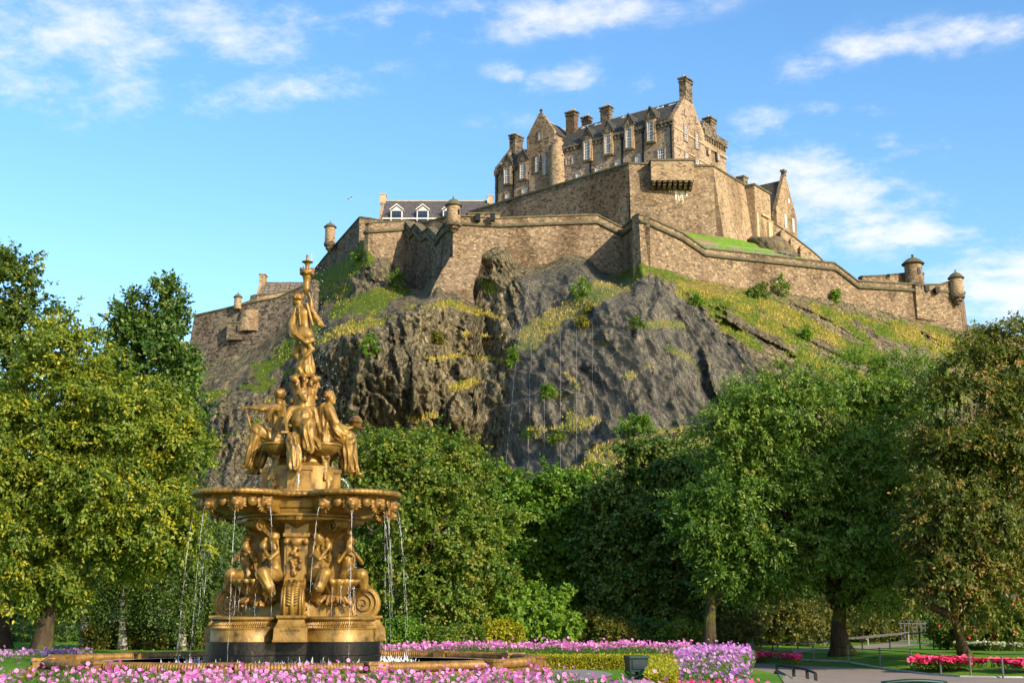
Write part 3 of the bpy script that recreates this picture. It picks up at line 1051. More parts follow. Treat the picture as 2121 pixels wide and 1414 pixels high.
# ---- small tower and gabled house on the right
tw = thing('tower', 'small square stone tower joining upper battery wall and right gabled house', 'tower', at(1568, 470, 197))
TO = Vector(tw.location)
zt = pz(388, 196)
tl, tr = at(1549, 389, 196.2), at(1562, 384, 194)
te = atz(1589, 404, tr.z)
TF = Frame((tr.x, tr.y), (te.x - tr.x, te.y - tr.y))
TF2 = Frame((tr.x, tr.y), (-0.8, 0.6))
m = HMB(TF2, TO); Ltow = (te - tr).length
m.add([(0, 0, 44), (6, 0, 44), (6, Ltow, 44), (0, Ltow, 44), (0, 0, tr.z), (6, 0, tr.z), (6, Ltow, tr.z), (0, Ltow, tr.z)], [(0, 3, 2, 1), (4, 5, 6, 7), (0, 1, 5, 4), (1, 2, 6, 5), (2, 3, 7, 6), (3, 0, 4, 7)])
m.build('wall', M['ashlar'], tw)
m = HMB(TF2, TO); m.bx(-0.2, 6.2, -0.2, Ltow + 0.2, tr.z + 0.003, tr.z + 0.3)
m.build('coping', M['coping'], tw)
m = HMB(TF2, TO)
m.bx(-0.32, -0.003, Ltow * 0.35, Ltow * 0.8, tr.z - 4.4, tr.z - 4.0)
m.bx(-0.36, -0.003, Ltow * 0.7, Ltow * 0.95, tr.z - 8.5, tr.z - 5)
m.bx(-0.25, -0.003, 0.05, 0.7, tr.z - 14, tr.z - 4.3)
m.build('corbel', M['trim'], tw)
m = HMB(TF2, TO); m.bx(2, 3.2, 0.6, 1.9, tr.z + 0.31, tr.z + 2.0); m.bx(1.85, 3.35, 0.45, 2.05, tr.z + 2.0, tr.z + 2.25)
m.build('chimney', M['sooty'], tw)

gl = at(1608, 436, 200)
gr = atz(1658, 456, gl.z)
hs = thing('gabled_house', 'gabled stone house with dark slate roof at castle\'s right edge', 'house', (gl.x, gl.y, 45))
GO = Vector(hs.location)
GF = Frame((gl.x, gl.y), (-0.78, 0.62))
gw = Vector((gr.x - gl.x, gr.y - gl.y, 0))
W2 = gw.dot(GF.w)
W2 = max(W2, 6.5)
ax = at(1628, 366, 202.5)
zA = ax.z
print('HOUSE', gl, gr, W2, zA)
m = HMB(GF, GO)
m.bx(0, 9, 0, W2, 45, gl.z)
m.poly_w([(0, gl.z - 0.5)] + crow((0, gl.z), (W2 / 2 - 0.2, zA), 15) + crow((W2, gl.z), (W2 / 2 + 0.2, zA), 15)[::-1] + [(W2, gl.z - 0.5)], -0.02, 0.6)
m.build('wall', M['rubble_warm'] if 'rubble_warm' in M else M['ashlar'], hs)
m = HMB(GF, GO)
m.poly_w([(-0.35, gl.z - 0.1), (W2 / 2, zA - 0.7), (W2 + 0.35, gl.z - 0.1), (W2 + 0.35, gl.z + 0.2), (W2 / 2, zA - 0.4), (-0.35, gl.z + 0.2)], 0.6, 9)
hr = m.build('roof', M['slate'], hs)
m = HMB(GF, GO); m.bx(-0.1, 0.5, W2 / 2 - 0.35, W2 / 2 + 0.35, zA + 0.2, zA + 0.9); m.bx(-0.2, 0.6, W2 / 2 - 0.5, W2 / 2 + 0.5, zA + 0.9, zA + 1.25)
m.build('finial', M['sooty'], hs)
m = HMB(GF, GO)
for k in range(8):
    m.bx(0.7 + k * 0.95, 1.15 + k * 0.95, -0.4, -0.003, gl.z - 1.0, gl.z - 0.5)
m.bx(0.6, 8.6, -0.45, 0.1, gl.z - 0.5, gl.z - 0.12)
m.build('corbel_table', M['sooty'], hs)
GS = Frame((gl.x, gl.y), (GF.w.x, GF.w.y))
for (px, a, b2, w) in ((1626.5, 444, 472, 4.5), (1642.5, 453, 481, 4.5), (1633, 412, 421, 2)):
    w0, z1 = GS.uz(px - w / 2, a); w1, z0 = GS.uz(px + w / 2, b2)
    m = HMB(GF, GO); m.bx(-0.07, -0.03, w0, w1, z0, z1)
    wo_ = m.build('window', M['glass'], hs)
    m = HMB(GF, GO)
    for q in (w0, (w0 + w1) / 2, w1): m.bx(-0.1, -0.071, q - 0.05, q + 0.05, z0, z1)
    for q in range(5): m.bx(-0.095, -0.072, w0, w1, z0 + (z1 - z0) * q / 4 - 0.04, z0 + (z1 - z0) * q / 4 + 0.04)
    m.build('glazing_bars', M['white'], wo_)
# buttressed wall stepping down to the right
bw = rampart('rampart', 'buttressed lower wall stepping down to the right beneath the gabled house', [(1588, 452, 199), (1612, 470, 200), (1640, 489, 201.5), (1660, 504, 202.5), (1682, 521, 203.5), (1704, 541, 205)], 44, M['ashlar'], thick=1.2, batter=0.02, cop=0.2)
for px, py in ((1596, 462), (1618, 480), (1639, 497), (1659, 512)):
    p = at(px, py, 200) - Vector(bw.location)
    m = MB(); m.prism([(p.x - 0.35, p.y + 1.2), (p.x - 0.35, p.y - 1.1), (p.x + 0.35, p.y - 0.9), (p.x + 0.35, p.y + 1.2)], 44 - bw.location.z, p.z)
    m.build('buttress', M['ashlar'], bw)

M['dormer_white'] = plain('dull_white_paint', (0.50, 0.49, 0.47), 0.6, 0, 0.1, 1.0)
# ---- slate house with white dormers
Yh = 212
hl, hr_ = at(797, 417, Yh + 4), at(1013, 417, Yh + 4)
zr, zv = hl.z, pz(455, Yh)
sh = thing('slate_house', 'long slate roofed house with white pointed dormers behind the ramparts', 'house', ((hl.x + hr_.x) / 2, Yh, 50))
SO = Vector(sh.location)
SF = Frame((hl.x, Yh), (1, 0))
Lh = hr_.x - hl.x
m = HMB(SF, SO); m.bx(0, Lh, 0, 8, 50, zv)
m.poly_w([(0, zv - 0.2), (0.1, zv + 0.2), (4, zr + 0.45), (8, zv + 0.2), (8, zv - 0.2)], -0.55, 0.02)
m.poly_w([(0, zv - 0.2), (0.1, zv + 0.2), (4, zr + 0.45), (8, zv + 0.2), (8, zv - 0.2)], Lh - 0.02, Lh + 0.5)
m.build('wall', M['ashlar'], sh)
m = HMB(SF, SO)
m.poly_w([(-0.3, zv - 0.1), (4, zr - 0.25), (8.3, zv - 0.1), (8.3, zv + 0.15), (4, zr), (-0.3, zv + 0.15)], 0.02, Lh - 0.02)
hroof = m.build('roof', M['slate_blue'], sh)
m = HMB(SF, SO); m.bx(0.05, Lh - 0.05, 3.85, 4.15, zr - 0.05, zr + 0.12); m.build('ridge', M['trim'], hroof)
for uu, hh in ((-0.25, 1.0), (Lh + 0.2, 0.7)):
    m = HMB(SF, SO); m.bx(uu - 0.5, uu + 0.45, 3.3, 4.7, zr - 0.6, zr + hh); m.bx(uu - 0.6, uu + 0.55, 3.2, 4.8, zr + hh, zr + hh + 0.2)
    m.build('chimney', M['trim'], hroof)
m = HMB(SF, SO); m.bx(0.05, Lh - 0.05, -0.42, -0.302, zv + 0.02, zv + 0.18); m.build('gutter_board', M['white'], hroof)
for px in (822, 876, 930):
    c, zt_ = SF.uz(px, 425, 0)
    zb_ = SF.uz(px, 459, 0)[1]
    w = 0.85
    ze_ = SF.uz(px, 437, 0)[1]
    m = HMB(SF, SO)
    m.poly_u([(c - 1.2, ze_), (c, zt_ - 0.1), (c + 1.2, ze_), (c + 1.2, ze_ + 0.2), (c, zt_ + 0.15), (c - 1.2, ze_ + 0.2)], -0.55, 4)
    m.poly_u([(c - 0.95, ze_ - 0.1), (c + 0.95, ze_ - 0.1), (c, zt_ - 0.3)], -0.4, -0.2)
    m.bx(c - 1.0, c - 0.82, -0.4, 3, zb_, ze_); m.bx(c + 0.82, c + 1.0, -0.4, 3, zb_, ze_)
    d = m.build('dormer', M['dormer_white'], sh)
    m = HMB(SF, SO); m.bx(c - 0.81, c + 0.81, -0.3, -0.1, zb_, ze_ - 0.1)
    m.build('pane', M['glass'], d)
    m = HMB(SF, SO)
    for q in (-0.8, -0.28, 0.28, 0.8): m.bx(c + q - 0.05, c + q + 0.05, -0.36, -0.302, zb_, ze_ - 0.1)
    m.bx(c - 0.8, c + 0.8, -0.35, -0.303, (zb_ + ze_) / 2 - 0.04, (zb_ + ze_) / 2 + 0.04)
    m.build('glazing_bars', M['iron'], d)

# ---- tiled house, far left
Yt = 226
a, b2 = at(545, 584, Yt + 3.5), at(640, 584, Yt + 3.5)
zr, zv = a.z, pz(612, Yt)
th_ = thing('tiled_house', 'stone tiled house roof with end chimney above the far left rampart', 'house', (a.x, Yt, 40))
SO = Vector(th_.location); SF = Frame((a.x, Yt), (1, 0)); Lh = b2.x - a.x
m = HMB(SF, SO); m.bx(0, Lh, 0, 7, 40, zv)
m.poly_w([(0, zv - 0.2), (0, zv + 0.3), (3.5, zr + 0.6), (7, zv + 0.3), (7, zv - 0.2)], -0.45, 0.02)
m.bx(-1.0, 6, -0.8, -0.002, zv - 1.6, zv - 0.6)
m.build('wall', M['ashlar'], th_)
m = HMB(SF, SO)
m.poly_w([(-0.3, zv - 0.1), (3.5, zr - 0.25), (7.3, zv - 0.1), (7.3, zv + 0.15), (3.5, zr), (-0.3, zv + 0.15)], 0.02, Lh)
tro = m.build('roof', M['pantile'], th_)
m = HMB(SF, SO); m.bx(-0.5, 0.5, 2.4, 4.4, zr - 1, pz(572, Yt + 3.5)); m.bx(-0.65, 0.65, 2.25, 4.55, pz(572, Yt + 3.5), pz(570, Yt + 3.5))
m.build('chimney', M['ashlar'], tro)
rampart('rampart', 'crenellated terrace wall in front of the stone tiled house', [(500, 632, 196), (512, 627, 197), (530, 622, 198), (531, 612, 198.2), (560, 610, 199), (598, 603, 200), (630, 592, 201)], 40, M['ashlar'], thick=1, batter=0.0, cop=0.15)
# round bastion low on the far left wall, and its ledge with slits
q = at(512, 655, 189)
bt = thing('bastion', 'low rounded bastion with ledge and arrow slits on the far left rampart', 'bastion', (q.x, q.y + 3.5, q.z))
m = MB(); m.lathe([(2.3, -1.8), (1.75, 1.0), (1.65, 1.5), (0, 1.6)], seg=20); m.build('drum', M['ashlar'], bt, sharp=40)
m = MB(); m.box(-3.4, 3.0, -1.5, 3, -3.1, -0.6); m.build('wall', M['rubble_shade'], bt)
m = MB(); m.box(-3.5, 3.1, -1.65, 2, -0.59, -0.35); m.build('ledge', M['coping'], bt)
for x in (-1.9, -0.2, 1.8):
    m = MB(); m.box(x - 0.13, x + 0.13, -1.53, -1.3, -2.1, -1.0); m.build('slit', M['iron'], bt)
# ============================================================ ROCK AND GROUND


def tps(C, val, Q, lam=1e-4):
    """thin-plate interpolation of val at control points C, evaluated at Q (both scaled to about 1)"""
    def K(A, B):
        d2 = ((A[:, None, :] - B[None, :, :]) ** 2).sum(-1) + 1e-12
        return 0.5 * d2 * np.log(d2)
    n = len(C)
    A = np.zeros((n + 3, n + 3))
    A[:n, :n] = K(C, C) + lam * np.eye(n)
    A[:n, n] = 1; A[:n, n + 1:] = C
    A[n, :n] = 1; A[n + 1:, :n] = C.T
    w = np.linalg.solve(A, np.concatenate([val, np.zeros(3)]))
    out = np.empty(len(Q))
    for s in range(0, len(Q), 20000):
        q = Q[s:s + 20000]
        out[s:s + 20000] = K(q, C) @ w[:n] + w[n] + q @ w[n + 1:]
    return out


# foot of the walls along the rock: (photo x, photo y, distance of the wall there)
BASE = [(-500, 1170, 196), (-100, 1110, 196), (100, 1040, 196), (220, 960, 196), (300, 880, 196), (350, 810, 196), (388, 752, 194), (420, 762, 192), (460, 752, 190.5), (500, 742, 189.5), (540, 722, 188.5), (580, 690, 188), (612, 655, 188), (640, 612, 205), (660, 585, 206), (700, 552, 201), (742, 520, 193),
        (757, 520, 184.6), (775, 540, 184.2), (805, 545, 185.2), (830, 572, 186.5), (850, 598, 184), (880, 600, 178), (900, 600, 164.5), (920, 608, 163.5), (950, 615, 163.3), (980, 632, 163), (990, 580, 166), (1000, 532, 168.2), (1020, 520, 168.2),
        (1045, 519, 168.5), (1075, 560, 168), (1095, 562, 168), (1140, 552, 169), (1200, 537, 170), (1235, 560, 170.6), (1262, 572, 170.8), (1288, 572, 170.2), (1308, 562, 163.5), (1321, 553, 157.2), (1340, 556, 157.4), (1380, 565, 158.8), (1450, 588, 161.6), (1520, 600, 165), (1600, 612, 169),
        (1680, 622, 172.6), (1750, 634, 175.6), (1830, 650, 178.8), (1900, 668, 181.5), (1960, 683, 183), (1997, 692, 185), (2030, 702, 195), (2080, 712, 205), (2140, 724, 210), (2300, 745, 215), (2500, 770, 218)]
CP = [(p[0], p[1], p[2] - 0.15) for p in BASE]
TOPDY = 22
CP += [(p[0], p[1] - TOPDY, p[2] + 3.5) for p in BASE]
CP += [
    # left: shaded slope under the far rampart
    (330, 930, 172), (300, 1050, 140), (-500, 1200, 150), (0, 1150, 150), (150, 1080, 160), (420, 830, 168), (520, 790, 168), (450, 920, 150), (600, 720, 176), (560, 840, 156), (640, 660, 190), (700, 600, 192), (640, 800, 156), (560, 960, 142), (450, 1050, 128),
    # hollow between the bastions
    (720, 580, 187), (780, 590, 178), (830, 620, 172), (700, 650, 170), (760, 640, 165), (860, 625, 164), (670, 700, 158),
    # brow of the dark cliff
    (700, 690, 152), (760, 665, 153), (830, 640, 156), (880, 625, 160), (660, 715, 155),
    # dark cliff faces
    (700, 730, 148), (700, 850, 145), (700, 990, 142), (770, 700, 146.5), (790, 850, 142.5), (800, 990, 139.5), (850, 670, 151), (860, 760, 143), (870, 860, 141), (880, 990, 137.5),
    (930, 650, 158), (960, 680, 155), (940, 760, 148), (1000, 680, 156), (1020, 740, 152), (960, 860, 141), (1010, 850, 143), (950, 990, 136), (1000, 980, 136.5), (1040, 640, 158), (1030, 570, 164.5),
    # netted shoulder
    (1075, 600, 160), (1100, 660, 153), (1150, 600, 157), (1210, 560, 162), (1070, 700, 149), (1110, 690, 149.5), (1055, 760, 145), (1040, 850, 139), (1028, 980, 133), (1080, 860, 135), (1090, 960, 131),
    (1200, 640, 150.5), (1260, 600, 154.5), (1160, 720, 143), (1250, 700, 141.5), (1330, 600, 150.5), (1330, 700, 139), (1200, 800, 134.5), (1300, 800, 131.5), (1200, 900, 128), (1300, 900, 125.5), (1180, 980, 122), (1290, 980, 112),
    (1400, 640, 149.5), (1420, 720, 140), (1420, 800, 134), (1420, 890, 126), (1500, 640, 154), (1500, 720, 144.5), (1540, 760, 141), (1500, 860, 131), (1400, 960, 108), (1480, 960, 108), (1560, 900, 126),
    # right hand grassy flank
    (1600, 660, 158.5), (1600, 760, 142), (1700, 690, 161), (1700, 780, 144), (1650, 850, 130), (1800, 700, 168), (1800, 780, 150), (1750, 870, 130), (1880, 720, 170), (1900, 790, 155), (1980, 730, 177), (2000, 800, 162), (2100, 780, 175), (2100, 860, 155), (1950, 880, 138),
    # foot, behind the garden trees
    (-500, 1240, 84), (-100, 1240, 84), (300, 1180, 96), (700, 1080, 118), (1000, 1080, 112), (1300, 1060, 100), (1600, 1020, 102), (1900, 1000, 104), (2300, 1000, 108), (2500, 900, 150),
    (300, 1240, 84), (800, 1240, 84), (1300, 1240, 84), (1800, 1240, 84), (2500, 1240, 84), (1000, 1180, 92), (1600, 1180, 90), (2100, 1150, 92)]
CP = np.array(CP, float)
bx_ = np.array([p[0] for p in BASE], float); by_ = np.array([p[1] for p in BASE], float)
NX, NY = 980, 250
GX0, GX1 = -500.0, 2450.0
gx = np.linspace(GX0, GX1, NX)
v = np.linspace(0, 1, NY)
GX = np.repeat(gx[:, None], NY, 1)
ytop = np.interp(gx, bx_, by_) - TOPDY
GY = ytop[:, None] + (1240 - ytop[:, None]) * (v[None, :] ** 1.05)
Q = np.stack([GX.ravel(), GY.ravel()], 1)
YY = tps(CP[:, :2] / 800.0, CP[:, 2], Q / 800.0, 2e-5)
YY = np.clip(YY, 80, 222)


def unproj(px, py, Y):
    x = (px - IW / 2) / FPX; y = -(py - IH / 2) / FPX
    ry = CT - y * ST; rz = ST + y * CT
    t = Y / ry
    return np.stack([x * t, Y, CZ + rz * t], -1)


def seg_dist(px, py, pts):
    d = np.full(px.shape, 1e9)
    for (x0, y0), (x1, y1) in zip(pts[:-1], pts[1:]):
        vx, vy = x1 - x0, y1 - y0
        t = np.clip(((px - x0) * vx + (py - y0) * vy) / (vx * vx + vy * vy), 0, 1)
        d = np.minimum(d, np.hypot(px - x0 - t * vx, py - y0 - t * vy))
    return d


qx, qy = Q[:, 0], Q[:, 1]
P0 = unproj(qx, qy, YY)
n_lo = fbm(np.stack([qx / 60, qy / 60, qx * 0], -1), 4, 91)
# zones of the rock (wobbling borders)
wob = n_lo * 22
# where is netted rock / craggy cliff / grass
net_poly = [(1078, 575), (1210, 540), (1290, 575), (1360, 575), (1470, 660), (1560, 745), (1600, 900), (1470, 925), (1290, 1000), (1030, 1005), (1062, 720)]


def inside(px, py, poly):
    c = np.zeros(px.shape, bool)
    j = len(poly) - 1
    for i in range(len(poly)):
        xi, yi = poly[i]; xj, yj = poly[j]
        c ^= ((yi > py) != (yj > py)) & (px < (xj - xi) * (py - yi) / (yj - yi + 1e-9) + xi)
        j = i
    return c


netted = inside(qx, qy, net_poly).astype(float)
G = np.zeros(len(Q))


def patch(pts, rad, amp=1.0, k=1.0):
    global G
    d = seg_dist(qx, qy, pts) + wob * 0.45 * k
    G = np.maximum(G, amp * np.clip(1.25 - d / rad, 0, 1))


patch([(1096, 702), (1130, 672), (1185, 640), (1240, 610), (1290, 582), (1318, 562)], 26, 1.35)
patch([(1340, 556), (1400, 572), (1450, 592)], 14)
patch([(1440, 592), (1520, 618), (1600, 650), (1700, 700), (1800, 735)], 42, 1.0)
patch([(1560, 660), (1640, 720), (1740, 760), (1830, 770)], 40, 0.85)
patch([(1700, 650), (1800, 675), (1900, 690)], 30)
patch([(1450, 610), (1530, 680), (1560, 720)], 26, 0.8)
patch([(1860, 665), (1950, 695), (1990, 702)], 13)
patch([(1600, 780), (1680, 800), (1760, 830)], 30, 0.7)
patch([(1230, 935), (1300, 915), (1370, 893), (1450, 893)], 18)
patch([(1095, 892), (1140, 888), (1200, 880)], 13)
patch([(1130, 826), (1150, 818), (1175, 825)], 10)
patch([(1330, 675), (1370, 672), (1415, 675)], 9)
patch([(1225, 706), (1255, 712)], 6); patch([(1195, 660), (1215, 668)], 7)
patch([(1180, 985), (1300, 960), (1420, 925), (1560, 900)], 40, 0.9)
patch([(1040, 985), (1110, 960)], 16, 0.5); patch([(1280, 870), (1340, 850)], 26, 0.55)
patch([(648, 590), (700, 560), (755, 528)], 28); patch([(700, 640), (780, 622), (840, 600)], 24); patch([(660, 620), (720, 600)], 22, 0.7)
patch([(655, 708), (720, 680), (800, 655), (860, 635)], 15, 0.7); patch([(860, 640), (930, 625), (985, 645), (1040, 660)], 11, 0.75)
patch([(890, 742), (960, 735), (1045, 748)], 11, 1.0); patch([(935, 805), (990, 790)], 10, 0.9); patch([(850, 870), (900, 860)], 8, 0.8); patch([(960, 690), (1040, 700)], 9, 0.8); patch([(1000, 585), (1020, 600)], 9, 0.9); patch([(1140, 1000), (1180, 850)], 10, 0.6); patch([(1080, 905), (1240, 870)], 10, 0.8); patch([(1160, 760), (1200, 800)], 9, 0.7); patch([(1380, 720), (1460, 760)], 9, 0.7); patch([(1300, 780), (1340, 760)], 7, 0.7)
patch([(540, 770), (600, 720), (650, 680)], 26, 0.8); patch([(430, 822), (500, 800), (545, 806)], 11, 0.9); patch([(540, 800), (600, 770), (640, 760)], 20, 0.6)
patch([(480, 870), (560, 830)], 14, 0.5); patch([(600, 660), (640, 640)], 14, 0.7); patch([(520, 880), (600, 850), (640, 900)], 12, 0.4)
patch([(1940, 700), (2060, 735), (2200, 760)], 30, 0.9); patch([(300, 1100), (1000, 1050), (1300, 1030), (1700, 960), (2100, 930)], 60, 0.9); patch([(-500, 1150), (2400, 1200)], 100, 1); patch([(-500, 1150), (200, 1000), (330, 880)], 40, 0.9)
gn = fbm(np.stack([P0[:, 0] * 0.45, P0[:, 2] * 0.45, P0[:, 1] * 0.2], -1), 4, 5)
gst = fbm(np.stack([(P0[:, 0] * 0.75 - P0[:, 2] * 0.6) * 0.10, (P0[:, 0] * 0.5 + P0[:, 2] * 0.8) * 0.42, P0[:, 0] * 0], -1), 5, 55, 0.6)
rgt = np.clip((qx - 1380) / 120, 0, 1)
gn2 = fbm(np.stack([P0[:, 0] * 1.1, P0[:, 2] * 1.1, P0[:, 1] * 0.3], -1), 3, 6)
grass = np.clip((G + gn * 0.45 * (1 - rgt * 0.5) + gn2 * 0.4 + gst * 1.35 * rgt - 0.46 - 0.06 * rgt) * 4.0, 0, 1)

# displacement: fractured blocks on the crag, long smoother slabs under the net, slanting strata on the right flank
x, z = P0[:, 0], P0[:, 2]
warp = fbm(np.stack([x * 0.12, z * 0.12, x * 0], -1), 3, 33)
e1, c1, c1b, l1 = cells(np.stack([x * 0.30 + z * 0.06 + warp * 0.25, z * 0.13 + warp * 0.2], 1), 3)
e2, c2, c2b, l2 = cells(np.stack([x * 0.75 + z * 0.22 + warp * 0.3, z * 0.36 - x * 0.1], 1), 11)
e3, c3, c3b, l3 = cells(np.stack([x * 1.9 + z * 0.5, z * 0.95 - x * 0.2], 1), 19)
blk = (c1 - 0.5) * 1.7 + l1[:, 0] * (c1b - 0.5) * 4.6 - l1[:, 1] * 1.8 + (c2 - 0.5) * 0.8 + l2[:, 0] * (c2b - 0.5) * 2.6 - l2[:, 1] * 1.0 + (c3 - 0.5) * 0.45 + l3[:, 0] * (c3b - 0.5) * 1.5 - l3[:, 1] * 0.6
rib = fbm(np.stack([x * 0.42 + z * 0.05, z * 0.08, x * 0], -1), 5, 41, 0.6)
slab = -np.abs(rib) * 1.3 + fbm(np.stack([x * 0.16, z * 0.12, x * 0], -1), 4, 61) * 1.0 + l1[:, 0] * (c1b - 0.5) * 5.0 + (c1 - 0.5) * 2.0 - l1[:, 1] * 1.4 + (c2 - 0.5) * 1.3 + l2[:, 0] * (c2b - 0.5) * 2.8 - l2[:, 1] * 0.9 + (c3 - 0.5) * 0.6 + l3[:, 0] * (c3b - 0.5) * 1.7 - l3[:, 1] * 0.5
st = (x * 0.55 + z * 0.75)
dx_, dz_ = x * 0.75 - z * 0.6, x * 0.5 + z * 0.8
e4, c4, c4b, l4 = cells(np.stack([dx_ * 0.12, dz_ * 0.55 + warp], 1), 29)
strata = (c4 - 0.5) * 1.9 + l4[:, 1] * (c4b - 0.3) * 2.2 + (c2 - 0.5) * 0.6
craggy = np.clip(1 - np.abs(qx - 960) / 130, 0, 1) ** 0.6
left = np.clip((900 - qx) / 80, 0, 1)
right = np.clip((qx - 1520 - (qy - 700) * 0.15) / 70, 0, 1)
w_blk = np.maximum(craggy, 0.0) * (1 - netted)
w_slab = np.clip(1 - w_blk - right, 0, 1)
disp = blk * w_blk + slab * w_slab + strata * right
disp = disp + left * (l2[:, 0] * (c2b - 0.5) * 1.4 + (c3 - 0.5) * 0.4)
gl_ = fbm(np.stack([x * 0.5, z * 0.5, x * 0], -1), 4, 77) * 0.7
disp = disp * (1 - 0.75 * grass) + gl_ * grass
fade = np.clip((qy - (np.repeat(ytop, NY) + TOPDY)) / 30, 0.12, 1)
foot = np.clip((1190 - qy) / 150, 0.1, 1)
P = unproj(qx, qy, YY + disp * fade * foot * 0.95)
ii = (np.arange(NX - 1)[:, None] * NY + np.arange(NY - 1)[None, :]).ravel()
F = np.stack([ii, ii + 1, ii + NY + 1, ii + NY], 1)
dry = np.clip(0.5 + 0.6 * fbm(np.stack([x * 0.2, z * 0.25, x * 0], -1), 3, 15) + (-0.25 + 0.4 * np.clip((qx - 850) / 150, 0, 1) - 0.10 * np.clip((qx - 1400) / 150, 0, 1) + 0.35 * n_lo + 0.5 * gn2 + 0.7 * np.clip((qy - 640) / 40, 0, 1) * np.clip((qx - 640) / 60, 0, 1) * (qx < 1075)), 0, 1)
tone = np.clip(0.5 + 0.5 * c1 * w_blk - 0.35 * netted + right * 0.2 + (left * -0.1), 0, 1)

t = NT('basalt_rock')
v_ = t.coord()
ga = t.attr('grass'); da = t.attr('dry'); ta = t.attr('tone')
big = t.noise(t.coord((0.25, 0.25, 0.12)), 1.0, 6, 0.65, 0.8)
fine = t.noise(t.coord((2.0, 2.0, 0.36)), 0.9, 9, 0.72, 0.15)
wa = t.n('ShaderNodeVectorMath', operation='MULTIPLY_ADD')
t.l(t.noise(t.coord(), 0.7, 5, 0.7, 0, 'Color'), wa.inputs[0]); wa.inputs[1].default_value = (1.1, 1.1, 0.5); t.l(t.coord((0.85, 0.6, 0.26)), wa.inputs[2])
ck = t.vor(wa.outputs[0], 1.0, 'DISTANCE_TO_EDGE')
wb = t.n('ShaderNodeVectorMath', operation='MULTIPLY_ADD')
t.l(t.noise(t.coord(), 1.9, 5, 0.7, 0, 'Color'), wb.inputs[0]); wb.inputs[1].default_value = (0.8, 0.8, 0.5); t.l(t.coord((2.3, 1.6, 0.8), rot=(0, 0.25, 0)), wb.inputs[2])
ck2 = t.vor(wb.outputs[0], 1.0, 'DISTANCE_TO_EDGE')
fc = t.vor(wb.outputs[0], 1.0)
fs_ = t.n('ShaderNodeSeparateColor'); t.l(fc.outputs['Color'], fs_.inputs[0])
crk = t.math('MULTIPLY', t.sstep(ck.outputs['Distance'], 0.0, 0.05), t.sstep(ck2.outputs['Distance'], -0.03, 0.06))
rock = t.ramp(t.math('ADD', t.math('MULTIPLY', big, 0.55), t.math('MULTIPLY', fine, 0.5)), [(0.3, (0.032, 0.031, 0.024)), (0.46, (0.092, 0.087, 0.064)), (0.58, (0.158, 0.146, 0.103)), (0.75, (0.29, 0.25, 0.155))])
warmr = t.mix(t.math('MULTIPLY', ta, 0.6), rock, t.mix(1.0, rock, (2.1, 1.7, 1.1), 'MULTIPLY'))  # crag facets lightened and warmed at random, sunlight put into their colour
cool = t.mix(t.sstep(ta, 0.1, 0.4), t.mix(1.0, rock, (1.0, 0.97, 0.92), 'MULTIPLY'), warmr)
cool = t.mix(t.math('MULTIPLY', t.math('SUBTRACT', 1.0, crk), 0.8), cool, (0.012, 0.011, 0.010))
cool = t.mix(0.55, cool, t.ramp(fs_.outputs[0], [(0.0, (0.22, 0.22, 0.22)), (1.0, (0.78, 0.76, 0.7))]), 'OVERLAY')
lich = t.sstep(t.noise(v_, 0.7, 7, 0.7), 0.56, 0.68)
cool = t.mix(t.math('MULTIPLY', lich, 0.5), cool, (0.13, 0.115, 0.045))
gn_ = t.noise(v_, 2.2, 6, 0.75)
gg = t.ramp(gn_, [(0.3, (0.040, 0.065, 0.008)), (0.5, (0.10, 0.145, 0.015)), (0.68, (0.20, 0.215, 0.032))])
dd = t.ramp(gn_, [(0.3, (0.075, 0.065, 0.014)), (0.5, (0.21, 0.17, 0.035)), (0.7, (0.37, 0.28, 0.08))])
gc = t.mix(t.sstep(t.math('ADD', da, t.math('MULTIPLY', t.math('SUBTRACT', t.noise(v_, 0.5, 4, 0.6), 0.5), 1.0)), 0.35, 0.75), gg, dd)
gf = t.sstep(t.math('ADD', ga, t.math('MULTIPLY', t.math('SUBTRACT', t.noise(v_, 1.3, 6, 0.7), 0.5), 0.9)), 0.35, 0.62)
cc = t.mix(gf, cool, gc)
hh = t.math('ADD', t.math('ADD', t.math('MULTIPLY', fine, 1.0), t.math('ADD', t.math('MULTIPLY', crk, 0.5), t.math('MULTIPLY', fs_.outputs[1], 0.3))), t.math('MULTIPLY', gn_, 0.5))
M['rock'] = t.done(t.bsdf(cc, 0.92, 0, t.bump(hh, 1.0, 0.32), 0.15))
rock_o = mesh_np('rock_hill', P, F, M['rock'], None, False, vattr={'grass': grass, 'dry': dry, 'tone': tone})
tag(rock_o, 'dark craggy basalt castle rock with grassy ledges', 'rock', kind='structure')
ROCK_P = P.reshape(NX, NY, 3)


def on_rock(px, py):
    """the point of the rock seen nearest a photo pixel"""
    i = int(np.clip(round((px - GX0) / (GX1 - GX0) * (NX - 1)), 0, NX - 1))
    j = int(np.argmin(np.abs(GY[i] - py)))
    return Vector(ROCK_P[i, j])


